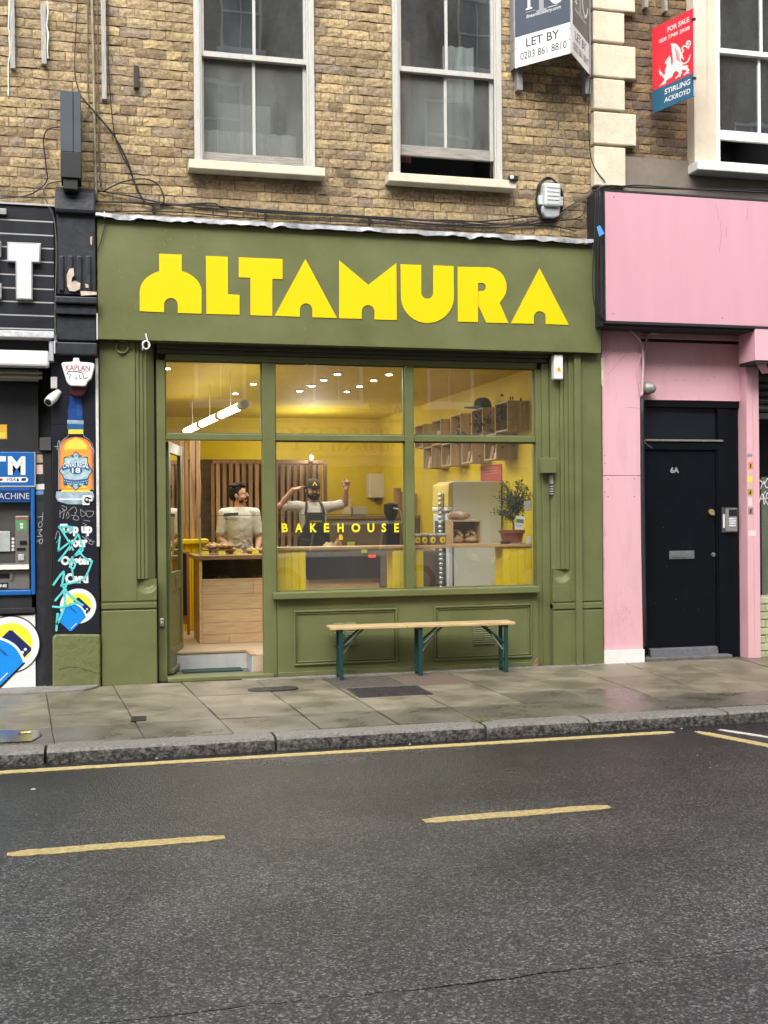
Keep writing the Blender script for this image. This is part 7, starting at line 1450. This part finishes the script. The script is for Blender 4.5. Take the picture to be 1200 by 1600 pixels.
jarlab = mat('jar_label_yellow', (.82, .62, .05), rough=.5, var=.05); jarb = mat('jar_brown', (.22, .13, .06), rough=.4, var=.25, scale=20); lidm = mat('jar_lid_white', (.62, .6, .54), rough=.45, var=.08)
for i, (a, w, lb) in enumerate(((651, 5, 'brown jar with yellow label half hidden by the window post'), (662, 7, 'brown jar with white lid, second from the window post'), (675, 7, 'brown jar with white lid, third from the window post'), (690, 6, 'brown jar with yellow label beside the bread crate'))):
    x = FX(a, 845, .36); t = thing('jar', (x, .36, st_), lb, 'jar', 'jars on the window shelf'); r = .042
    mb = MB(jarb); mb.lathe([(.001, 0), (r, 0), (r + .002, .09), (r, .095), (.001, .095)], (x, .36, st_), 18); mb.build('glass', t, smooth=40); mb = MB(lidm); mb.lathe([(.001, .0955), (r + .005, .0955), (r + .005, .113), (.001, .114)], (x, .36, st_), 18); mb.build('lid', t, smooth=40)
    mb = MB([jarlab, blk]); n = 10; vs = []; 
    for j in range(n + 1): q = R_(-90 - 40 + 80 * j / n); e = math.sqrt(max(0, 1 - (2 * j / n - 1) ** 2)); vs += [(x + (r + .004) * math.cos(q), .36 + (r + .004) * math.sin(q), st_ + .05 - .03 * e), (x + (r + .004) * math.cos(q), .36 + (r + .004) * math.sin(q), st_ + .05 + .03 * e)]
    mb.add(vs, [(2 * j, 2 * j + 2, 2 * j + 3, 2 * j + 1) for j in range(n)]); mb.M = facade(.36 - r - .006); mb.flat([(x - .014, st_ + .038), (x - .004, st_ + .038), (x - .004, st_ + .046), (x + .004, st_ + .046), (x + .004, st_ + .038), (x + .014, st_ + .038), (x, st_ + .066)], 0, 1); mb.build('label', t, recalc=False)
# open pine box with two loaves inside and one on top
bx0_, bx1_ = FX(706, 830, .28), FX(752.5, 830, .28); bzt = FZ(730, 815, .28)
t = thing('bread_crate', ((bx0_ + bx1_) / 2, .36, st_), 'open pine box standing on the window shelf with loaves in and on it', 'crate'); bw = mat('box_pine', (.52, .36, .19), rough=.5, var=.2, scale=6, stretch=(.8, 8, 8))
mb = MB(bw); mb.box(bx0_, bx0_ + .016, .28, .5, st_, bzt); mb.build('board', t); mb = MB(bw); mb.box(bx1_ - .016, bx1_, .28, .5, st_, bzt); mb.build('board', t); mb = MB(bw); mb.box(bx0_ - .002, bx1_ + .002, .278, .5, bzt + .0005, bzt + .016); mb.build('board', t); mb = MB(bw); mb.box(bx0_ + .0165, bx1_ - .0165, .48, .5, st_, bzt); mb.build('board', t); mb = MB(bw); mb.box(bx0_ + .0165, bx1_ - .0165, .28, .479, st_, st_ + .012); mb.build('board', t)
w2_ = (bx1_ - bx0_) / 2
for i, lb in ((0, 'round golden loaf in the left half of the pine window box'), (1, 'round golden loaf in the right half of the pine window box')):
    c_ = (bx0_ + w2_ * (i + .5) + (.006 if i == 0 else -.006), .36, st_ + .0125); o = loaf(c_, .068, .055, .036, crust, label=lb, slash=1)
    mb = MB(crust); mb.tube(spline([(c_[0] - .04, .38, st_ + .07), (c_[0] - .035 + i * .03, .40, st_ + .13), (c_[0] + .02, .39, st_ + .125), (c_[0] + .055, .37, st_ + .07)], 4), [.02, .022, .022, .022, .022, .022, .022, .022, .022, .022, .022, .022, .02], 8); mb.build('twist', o, smooth=True)
loaf(((bx0_ + bx1_) / 2 - .05, .38, bzt + .0165), .125, .075, .048, flourm, label='large floury loaf resting on top of the pine window box', slash=2)
# potted olive tree
ox = FX(800, 840, .37); t = thing('potted_olive_tree', (ox, .37, st_), 'small olive tree in a terracotta pot on the window shelf', 'potted tree')
mb = MB(mat('terracotta', (.27, .085, .045), rough=.6, var=.2, scale=8)); mb.lathe([(.001, .012), (.098, .012), (.118, .105), (.130, .105), (.134, .135), (.118, .135), (.112, .11), (.001, .108)], (ox, .37, st_), 24); mb.build('pot', t, smooth=35); mb = MB(mat('saucer_white', (.6, .58, .54), rough=.5, var=.05)); mb.lathe([(.001, 0), (.1, 0), (.11, .011), (.001, .0115)], (ox + .02, .37, st_), 20); mb.build('saucer', t); mb = MB(mat('potting_soil', (.04, .028, .02), rough=.95, var=.3)); mb.lathe([(.001, .109), (.098, .110), (.001, .114)], (ox, .37, st_), 16); mb.build('soil', t)
bark = mat('olive_bark', (.14, .10, .065), rough=.85, var=.3, scale=30); mb = MB(bark); base = Vector((ox + .01, .37, st_ + .11)); tips = []
mb.tube(spline([base, base + Vector((.008, 0, .08)), base + Vector((-.01, .01, .16)), base + Vector((.0, 0, .26))], 4), [.014, .013, .012, .012, .011, .011, .010, .010, .009, .009, .008, .008, .007], 8)
for i in range(34):
    a = rng.uniform(0, 6.28); h = rng.uniform(.10, .28); b0 = base + Vector((0, 0, h)); e = b0 + Vector((math.cos(a) * rng.uniform(.06, .185), math.sin(a) * rng.uniform(.04, .12), rng.uniform(.05, .29))); mb.tube(spline([b0, b0.lerp(e, .5) + Vector((0, 0, .02)), e], 3), [.005, .005, .004, .004, .003, .003, .002], 5); tips.append((b0, e))
e = base + Vector((-.19, -.02, .22)); tips.append((base + Vector((0, 0, .12)), e)); e = base + Vector((.2, 0, .36)); tips.append((base + Vector((0, 0, .2)), e)); tips.append((base + Vector((0, 0, .25)), base + Vector((.07, 0, .5))))
for b0, e in tips[-3:]: mb.tube([b0, e], [.004, .002], 5)
mb.build('trunk', t, smooth=True)
olv = mat('olive_leaf', (.105, .15, .06), rough=.55, var=.5, scale=60, col2=(.19, .23, .14), thr=(.35, .7)); mb = MB(olv)
for b0, e in tips:
    for k in range(44):
        u = rng.uniform(.15, 1.08); p = b0.lerp(e, u) + Vector((rng.gauss(0, .018), rng.gauss(0, .018), rng.gauss(0, .018))); d = ((e - b0).normalized() * .5 + Vector((rng.gauss(0, 1), rng.gauss(0, 1), rng.gauss(.25, .8))).normalized()).normalized(); ln = rng.uniform(.026, .05); s = d.orthogonal().normalized() * ln * .16; s = Matrix.Rotation(rng.uniform(0, 6), 3, d) @ s
        mb.add([p, p + d * ln * .5 + s, p + d * ln, p + d * ln * .5 - s], [(0, 1, 2, 3)])
mb.build('crown', t, recalc=False)
mb = MB([prw, mat('tag_green_photo', (.16, .25, .08), rough=.5, var=.4, scale=60), mat('tag_print_grey', (.3, .3, .32), rough=.5, var=.1)]); cx, cz = F(812, 816, .25); M_ = frame((cx, .248, cz), (1, .05, -.12), (.12, 0, 1)); mb.M = M_; mb.box(-.048, .048, -.068, .06, -.002, 0); mb.flat([(-.042, -.008), (.042, -.008), (.042, .03), (-.042, .03)], .001, 1); mb.ribbon([(-.036, -.03), (.03, -.03)], .006, .001, 2); mb.ribbon([(-.036, -.045), (.02, -.045)], .005, .001, 2); mb.build('plant_tag', t, recalc=False)
mb = MB(mat('bowl_dark', (.06, .06, .055), rough=.4, var=.1)); mb.lathe([(.001, 0), (.045, 0), (.055, .025), (.05, .025), (.001, .02)], (FX(789, 850, .3), .29, st_), 16); tags(mb.build('dish', smooth=40), 'small dark dish on the shelf in front of the terracotta pot', 'dish')
socket = mat('socket_white', (.6, .6, .56), rough=.4, var=.05)
for (a, b, c, d, lb) in ((822, 838, 830, 851, 'white wall socket low on the yellow wall beside the pot'), (820, 783, 830, 798, 'white switch plate on the yellow wall beside the olive leaves')):
    y_ = .33; z1, z0 = FZ(a, b, .3), FZ(a, d, .3); mb = MB(socket); mb.box(X1 - .018 if False else FX(a, 845, .3), FX(c, 845, .3), .3, .315, z0, z1); tags(mb.build('wall_socket' if b > 800 else 'switch_plate', bevel=.004), lb, 'socket' if b > 800 else 'switch')
# yellow return of the wall beside the window
mb = MB(ywall); mb.box(FX(811, 800, .55), X1, .55, .57, FLZ, 2.33); mb.build('interior_wall', kind='structure') if False else None

# dark lining round the window opening (back of the facade)
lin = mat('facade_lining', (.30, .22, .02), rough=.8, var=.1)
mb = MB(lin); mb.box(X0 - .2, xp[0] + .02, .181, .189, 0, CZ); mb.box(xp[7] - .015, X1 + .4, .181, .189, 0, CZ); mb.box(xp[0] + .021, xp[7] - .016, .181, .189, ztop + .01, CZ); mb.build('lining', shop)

# small lit lamp clipped to the top rail of the slat screen, and an added fill light behind the screen
cx_, cz_ = F(486, 718, SY - .05); t = thing('clip_lamp', (cx_, SY - .05, cz_), 'small lit lamp clipped to the top of the slat screen', 'lamp')
mb = MB(chrome); mb.box(cx_ - .02, cx_ + .02, SY - .06, SY - .031, cz_ - .03, cz_ + .05); mb.build('clip', t, bevel=.004)
mb = MB(spotm); mb.ball((cx_, SY - .09, cz_ + .03), .028, 8); mb.build('bulb', t, smooth=True)
lamp_light('bulb_and_fill_light', 'POINT', (cx_, SY - .12, cz_ + .16), 9, .06, t)
lamp_light('bulb_and_fill_light', 'POINT', (cx_ + .1, SY + .55, cz_ + .2), 15, .08, t)  # extra light without a fitting, added to brighten the dark back wall
# ============================================================ THE TWO MEN BEHIND THE COUNTER
skin = mat('skin', (.42, .23, .145), rough=.5, var=.10, scale=12, spec=.35); skin2 = mat('skin_tanned', (.38, .20, .125), rough=.5, var=.10, scale=12, spec=.35)
hairm = mat('dark_hair', (.014, .010, .008), spec=.15, rough=.75, var=.4, scale=60, bump=.5, bscale=120); teem = mat('white_cotton', (.50, .48, .42), rough=.9, var=.08, scale=6, bump=.8, bscale=10, bdist=.03)
apr = mat('charcoal_apron', (.035, .036, .038), rough=.85, var=.15, scale=10); trous = mat('dark_trousers', (.03, .032, .04), rough=.85, var=.15)
eyew = mat('eye_white', (.6, .58, .55), rough=.3, var=0); lipm = mat('lips', (.30, .12, .09), rough=.5, var=.05)
class Body(MB):
    def ell(s, c, rx, ry, rz, M=None, n=10):
        old = s.M; s.M = (M if M is not None else Matrix.Identity(4)) @ Matrix.Translation(c) @ Matrix.Diagonal((rx, ry, rz, 1)); s.ball((0, 0, 0), 1, n); s.M = old
    def limb(s, pts, rs):
        P = []; R2 = []
        for i in range(len(pts) - 1):
            a, b = Vector(pts[i]), Vector(pts[i + 1])
            for t in (0, .33, .66): P.append(a.lerp(b, t)); R2.append(rs[i] + (rs[i + 1] - rs[i]) * t)
        P.append(Vector(pts[-1])); R2.append(rs[-1]); s.tube(P, R2, 12)
        for p, r in zip(pts, rs): s.ball(p, r, 8)
    def rings(s, L, n=20):
        vs = []; k = len(L)
        for (z, rx, ry, cy) in L:
            for j in range(n):
                a = 2 * math.pi * j / n; c_, s_ = math.cos(a), math.sin(a); e = 2 / 2.25
                vs.append((rx * math.copysign(abs(c_) ** e, c_), cy + ry * math.copysign(abs(s_) ** e, s_), z))
        s.add(vs, [(i * n + j, i * n + (j + 1) % n, (i + 1) * n + (j + 1) % n, (i + 1) * n + j) for i in range(k - 1) for j in range(n)] + [tuple(range(n - 1, -1, -1)), tuple((k - 1) * n + j for j in range(n))])
    def fused(s, name, parent, place, m, voxel=.008, smooth=4, **k):
        """one continuous skin over all the pieces"""
        me = bpy.data.meshes.new(name); me.from_pydata(s.v, [], s.f)
        bm_ = bmesh.new(); bm_.from_mesh(me); bmesh.ops.recalc_face_normals(bm_, faces=bm_.faces); bm_.to_mesh(me); bm_.free()
        o = bpy.data.objects.new(name, me); COL.objects.link(o)
        r = o.modifiers.new('r', 'REMESH'); r.mode = 'VOXEL'; r.voxel_size = voxel
        if smooth: q = o.modifiers.new('s', 'SMOOTH'); q.factor = .5; q.iterations = smooth
        bpy.context.view_layer.update(); dg = bpy.context.evaluated_depsgraph_get(); me2 = bpy.data.meshes.new_from_object(o.evaluated_get(dg))
        bpy.data.objects.remove(o); bpy.data.meshes.remove(me); me2.name = name; me2.materials.clear(); me2.materials.append(m); me2.shade_smooth()
        me2.transform(place - Matrix.Identity(4) if False else place)
        o = bpy.data.objects.new(name, me2); COL.objects.link(o); WORLD[o] = Matrix.Identity(4); set_parent(o, parent); return tags(o, **k)

def hand(b, wrist, d, palm_n, side, curl, s=1.0):
    """palm, four unequal fingers and a thumb; d = direction of the fingers, curl = bend per finger (0 straight .. 1 fist)"""
    w = Vector(wrist); d = Vector(d).normalized(); n = (Vector(palm_n) - d * Vector(palm_n).dot(d)).normalized(); sdir = d.cross(n) * side
    pc = w + d * .045 * s; 
    for u in (-.026, -.009, .009, .026): b.limb([w + sdir * u * .7 * s, w + d * .085 * s + sdir * u * s], [.014 * s, .0125 * s])
    for i, (u, L) in enumerate(((.030, .070), (.010, .080), (-.010, .074), (-.029, .058))):
        p = w + d * .088 * s + sdir * u * s; c = curl[i]; P = [p]; a = 0
        for seg, f in ((.45, .9), (.30, 1.1), (.25, .8)):
            a += c * f * 1.45; dd = d * math.cos(a) + n * math.sin(a); p = p + dd * L * seg * s; P.append(p)
        b.limb(P, [.0100 * s, .0092 * s, .0085 * s, .0075 * s])
    t0 = w + d * .025 * s + sdir * .028 * s; c = curl[4]; t1 = t0 + (d * .6 + sdir * (.75 - .5 * c) + n * .35 * c) * .036 * s; t2 = t1 + (d * .8 + sdir * (.3 - .7 * c) + n * .5 * c).normalized() * .032 * s
    b.limb([t0, t1, t2], [.0135 * s, .0115 * s, .0095 * s])

def person(loc, H, label, head_yaw, head_pitch, arms, sk, cap=False, beard=1.0, apron=False, tilt=0):
    s = H / 1.75; root = thing('person', loc, label, 'person'); PL = Matrix.Translation(loc) @ Matrix.Scale(s, 4)
    b = Body(sk)
    b.rings([(.86, .150, .105, .01), (.95, .165, .115, .01), (1.08, .145, .105, 0), (1.22, .160, .118, -.005), (1.34, .165, .115, 0), (1.41, .135, .09, .01), (1.455, .085, .07, .015), (1.49, .06, .06, .015)])
    b.limb([(0, .015, 1.45), (0, .005, 1.56)], [.060, .056])
    for sd_ in (-1, 1):
        b.limb([(sd_ * .085, .01, .90), (sd_ * .10, 0, .50), (sd_ * .105, .03, .09)], [.088, .058, .040]); b.limb([(sd_ * .105, .04, .045), (sd_ * .115, -.06, .035), (sd_ * .12, -.13, .03)], [.042, .038, .030])
    for (sh, el, wr, fd, pn, side, curl) in arms:
        b.limb([sh, el, wr], [.056, .042, .029]); hand(b, wr, fd, pn, side, curl)
        b.limb([(sh[0] * .55, .01, 1.42), sh], [.06, .058])
    HM = Matrix.Translation((0, .0, 1.545)) @ Matrix.Rotation(head_yaw, 4, 'Z') @ Matrix.Rotation(head_pitch, 4, 'X') @ Matrix.Rotation(tilt, 4, 'Y')
    E = lambda c, rx, ry, rz: b.ell(c, rx, ry, rz, HM)
    E((0, .010, .105), .076, .096, .092); E((0, -.018, .055), .066, .074, .075); E((0, -.045, .008), .046, .046, .036); E((0, -.078, -.008), .020, .016, .018)
    for sd_ in (-1, 1): E((sd_ * .079, .012, .068), .010, .022, .033); E((sd_ * .040, -.055, .045), .026, .03, .026); E((sd_ * .032, -.080, .098), .026, .012, .010)
    E((0, -.098, .078), .009, .014, .026); E((0, -.108, .060), .013, .016, .012); E((0, -.083, .028), .024, .013, .008); E((0, -.082, .016), .021, .013, .008)
    body = b.fused('body', root, PL, sk, voxel=.0058, smooth=3)
    HP = PL @ HM
    for sd_ in (-1, 1):
        m = MB(eyew, HP); m.ball((sd_ * .031, -.0775, .083), .0115, 8); e = m.build('eye', root, smooth=True); m = MB(hairm, HP); m.ball((sd_ * .031, -.0865, .083), .0058, 6); m.build('iris', e, smooth=True)
        m = MB(hairm, HP); m.tube([(sd_ * .014, -.093, .104), (sd_ * .032, -.092, .109), (sd_ * .050, -.076, .103)], [.004, .0055, .003], 6); m.build('eyebrow', root, smooth=True)
    m = MB(lipm, HP); m.tube([(-.021, -.088, .022), (0, -.097, .0235), (.021, -.088, .022)], [.003, .0055, .003], 6); m.build('mouth', root, smooth=True)
    hb = Body(hairm); Hh = lambda c, rx, ry, rz: hb.ell(c, rx, ry, rz, HM)
    if cap: Hh((0, .045, .085), .079, .072, .07); [Hh((q * .072, .012, .095), .013, .035, .045) for q in (-1, 1)]
    else:
        Hh((0, .025, .135), .083, .092, .078); Hh((0, .055, .09), .078, .066, .085)
        for i in range(26): a = rng.uniform(0, 6.28); r = rng.uniform(.3, 1); Hh((.07 * r * math.cos(a), .02 + .085 * r * math.sin(a), .19 + .02 * (1 - r) + rng.uniform(-.006, .012)), .026, .026, .018)
        for q in (-1, 0, 1, 2): Hh((q * .028, -.058, .178 + rng.uniform(-.004, .008)), .022, .03, .02)
        [Hh((q * .076, .005, .085), .010, .022, .035) for q in (-1, 1)]
    hb.fused('hair', root, PL, hairm, voxel=.006, smooth=1)
    bb = Body(hairm); Bh = lambda c, rx, ry, rz: bb.ell(c, rx, ry, rz, HM)
    if beard >= 1:
        Bh((0, -.052, -.006), .050, .050, .036); Bh((0, -.083, -.016), .026, .020, .024)
        for sd_ in (-1, 1): Bh((sd_ * .052, -.025, .022), .024, .045, .036); Bh((sd_ * .066, .0, .05), .014, .022, .03)
    else: Bh((0, -.080, -.010), .022, .018, .016); [Bh((sd_ * .045, -.035, -.002), .025, .035, .016) for sd_ in (-1, 1)]
    for sd_ in (-1, 1): Bh((sd_ * .014, -.096, .036), .016, .009, .006); Bh((sd_ * .030, -.085, .022), .008, .010, .018)
    bb.fused('beard', root, PL, hairm, voxel=.005, smooth=1)
    # clothes
    t = Body(teem)
    t.rings([(.80, .166, .124, .01), (.95, .162, .122, .01), (1.08, .148, .118, 0), (1.22, .158, .128, -.005), (1.34, .170, .126, 0), (1.41, .150, .108, .01), (1.455, .105, .09, .015), (1.478, .080, .08, .012)])
    for (sh, el, wr, *_) in arms:
        S, Ee = Vector(sh), Vector(el); t.limb([(sh[0] * .45, .012, 1.412), S + Vector((0, 0, .004)), S.lerp(Ee, .35), S.lerp(Ee, .72)], [.072, .068, .060, .062])
    for i in range(16): a = rng.uniform(-2.6, -.5); z = rng.uniform(.95, 1.32); t.limb([(.165 * math.cos(a), .118 * math.sin(a), z), (.16 * math.cos(a + .35), .118 * math.sin(a + .35), z + rng.uniform(-.12, .12))], [.014, .010])
    t.fused('t_shirt', root, PL, teem, voxel=.008, smooth=4)
    m = MB(teem, PL); m.tube([(.077 * math.cos(q * math.pi / 12), .012 + .075 * math.sin(q * math.pi / 12), 1.474 - .012 * (1 - math.sin(q * math.pi / 12))) for q in range(24)], .007, 6, closed=True); m.build('collar', root, smooth=True)
    tr = Body(trous)
    tr.rings([(.82, .17, .125, .01), (.95, .172, .122, .01), (1.0, .165, .12, .01)])
    for sd_ in (-1, 1): tr.limb([(sd_ * .088, .01, .88), (sd_ * .10, 0, .50), (sd_ * .105, .03, .10)], [.102, .076, .066])
    tr.fused('trousers', root, PL, trous, voxel=.011, smooth=3)
    if apron:
        n, k = 12, 14; vs = []; fs = []
        for j in range(k + 1):
            z = .55 + (1.36 - .55) * j / k; hw = .115 if z > 1.24 else (.115 + .06 * min(1, (1.24 - z) / .12))
            for i in range(n + 1): x = -hw + 2 * hw * i / n; y = -.150 - .006 * math.sin(z * 9) * (1 - z) + .55 * x * x * 3.2; vs += [(x, y - (.012 if z < 1.3 else 0), z)]
        for j in range(k):
            for i in range(n): fs.append((j * (n + 1) + i, j * (n + 1) + i + 1, (j + 1) * (n + 1) + i + 1, (j + 1) * (n + 1) + i))
        m = MB(apr, PL); m.add(vs + [(v[0], v[1] + .006, v[2]) for v in vs], fs + [tuple(q + len(vs) for q in reversed(f)) for f in fs]); ap = m.build('apron', root, smooth=True)
        for sd_ in (-1, 1):
            m = MB(apr, PL); P = spline([(sd_ * .112, -.128, 1.34), (sd_ * .10, -.115, 1.40), (sd_ * .088, -.06, 1.462), (sd_ * .075, .04, 1.485)], 4)
            for q in (-.008, 0, .008): m.tube([(p.x + q, p.y, p.z) for p in P], .007, 6)
            m.build('apron_strap', ap, smooth=True)
        m = MB(mat('apron_print', (.55, .45, .05), rough=.6, var=0), PL @ frame((0, -.163, 1.245), (1, 0, 0), (0, 0, 1))); text(m, 'ALTAMURA', -.075, 0, .15, .022, 0, weight=.03); m.build('apron_lettering', ap, recalc=False)
    if cap:
        cm = mat('brown_olive_cap', (.055, .045, .03), rough=.85, var=.15, scale=15); m = MB(cm, HP)
        m.lathe([(.088, .105), (.090, .125), (.086, .16), (.070, .195), (.040, .213), (.001, .218)], (0, .008, 0), 22, sx=.97, sy=1.12); c_ = m.build('cap', root, smooth=True)
        m = MB(cm, HP); pts = [(-.072 + .144 * i / 10, -.072 - .068 * math.sin(math.pi * i / 10)) for i in range(11)]; m.hexa([(p[0], p[1], .112 - abs(p[0]) * .12) for p in pts] , [(p[0], p[1], .120 - abs(p[0]) * .12) for p in pts]); m.build('peak', c_, smooth=40)
        m = MB(mat('cap_badge_yellow', (.8, .6, .05), rough=.5, var=0), HP @ frame((0, -.0965, .135), (1, 0, 0), (0, .32, 1))); a_ = [(-.030, 0), (0, .05), (.030, 0), (.011, 0)] + [(.011 * math.cos(R_(q)), .012 + .011 * math.sin(R_(q))) for q in range(0, 181, 30)] + [(-.011, 0)]; m.flat([(p[0], p[1]) for p in a_], .004); m.build('badge', c_, recalc=False)
    return root
_p1 = None
m1x, m1y = FX(374, 800, 2.35), 2.35
_p1 = person((m1x, m1y, FLZ), 1.655, 'bare-headed man in a white t-shirt looking sideways behind the counter', R_(72), R_(-4),
       [((-.185, .0, 1.40), (-.235, -.02, 1.10), (-.10, -.24, .985), (.75, -.6, -.1), (0, 0, -1), -1, (.35, .35, .4, .45, .3)),
        ((.185, .0, 1.40), (.235, -.04, 1.10), (.17, -.27, .97), (-.35, -.8, -.1), (0, 0, -1), 1, (.35, .35, .4, .45, .3))], skin, beard=.4)
m2x, m2y = FX(489, 800, 2.5), 2.5
person((m2x, m2y, FLZ), 1.715, 'bearded man in cap and dark apron with both arms raised behind the lettered window', R_(3), R_(4),
       [((-.195, .0, 1.43), (-.395, -.05, 1.44), (-.255, -.11, 1.625), (.80, .05, .22), (.1, .3, -1), 1, (.08, .85, .95, .95, .55)),
        ((.195, .0, 1.42), (.375, -.06, 1.46), (.375, -.12, 1.63), (.15, -.05, .9), (-.4, -.6, .2), -1, (.45, .85, .95, .95, .1))], skin2, cap=True, apron=True, tilt=R_(0))

# dark band across one shoulder of the bare-headed man's shirt
PLm = Matrix.Translation((m1x, m1y, FLZ)) @ Matrix.Scale(1.655 / 1.75, 4); m = MB(apr, PLm); top, bot = [], []
for i in range(9):
    t = i / 8; x = -.195 + .165 * t; y = -.060 - .085 * math.sin(min(1, t * 1.25) * math.pi / 2); top.append((x, y, 1.405 + .012 * t)); bot.append((x, y - .012, 1.372 + .006 * t))
m.add(top + bot + [(v[0], v[1] + .01, v[2]) for v in top + bot], [(i, i + 1, 10 + i, 9 + i) for i in range(8)] + [(18 + i, 27 + i, 28 + i, 19 + i) for i in range(8)]); m.build('shoulder_band', _p1, smooth=True)
print('objects', len(scene.objects))
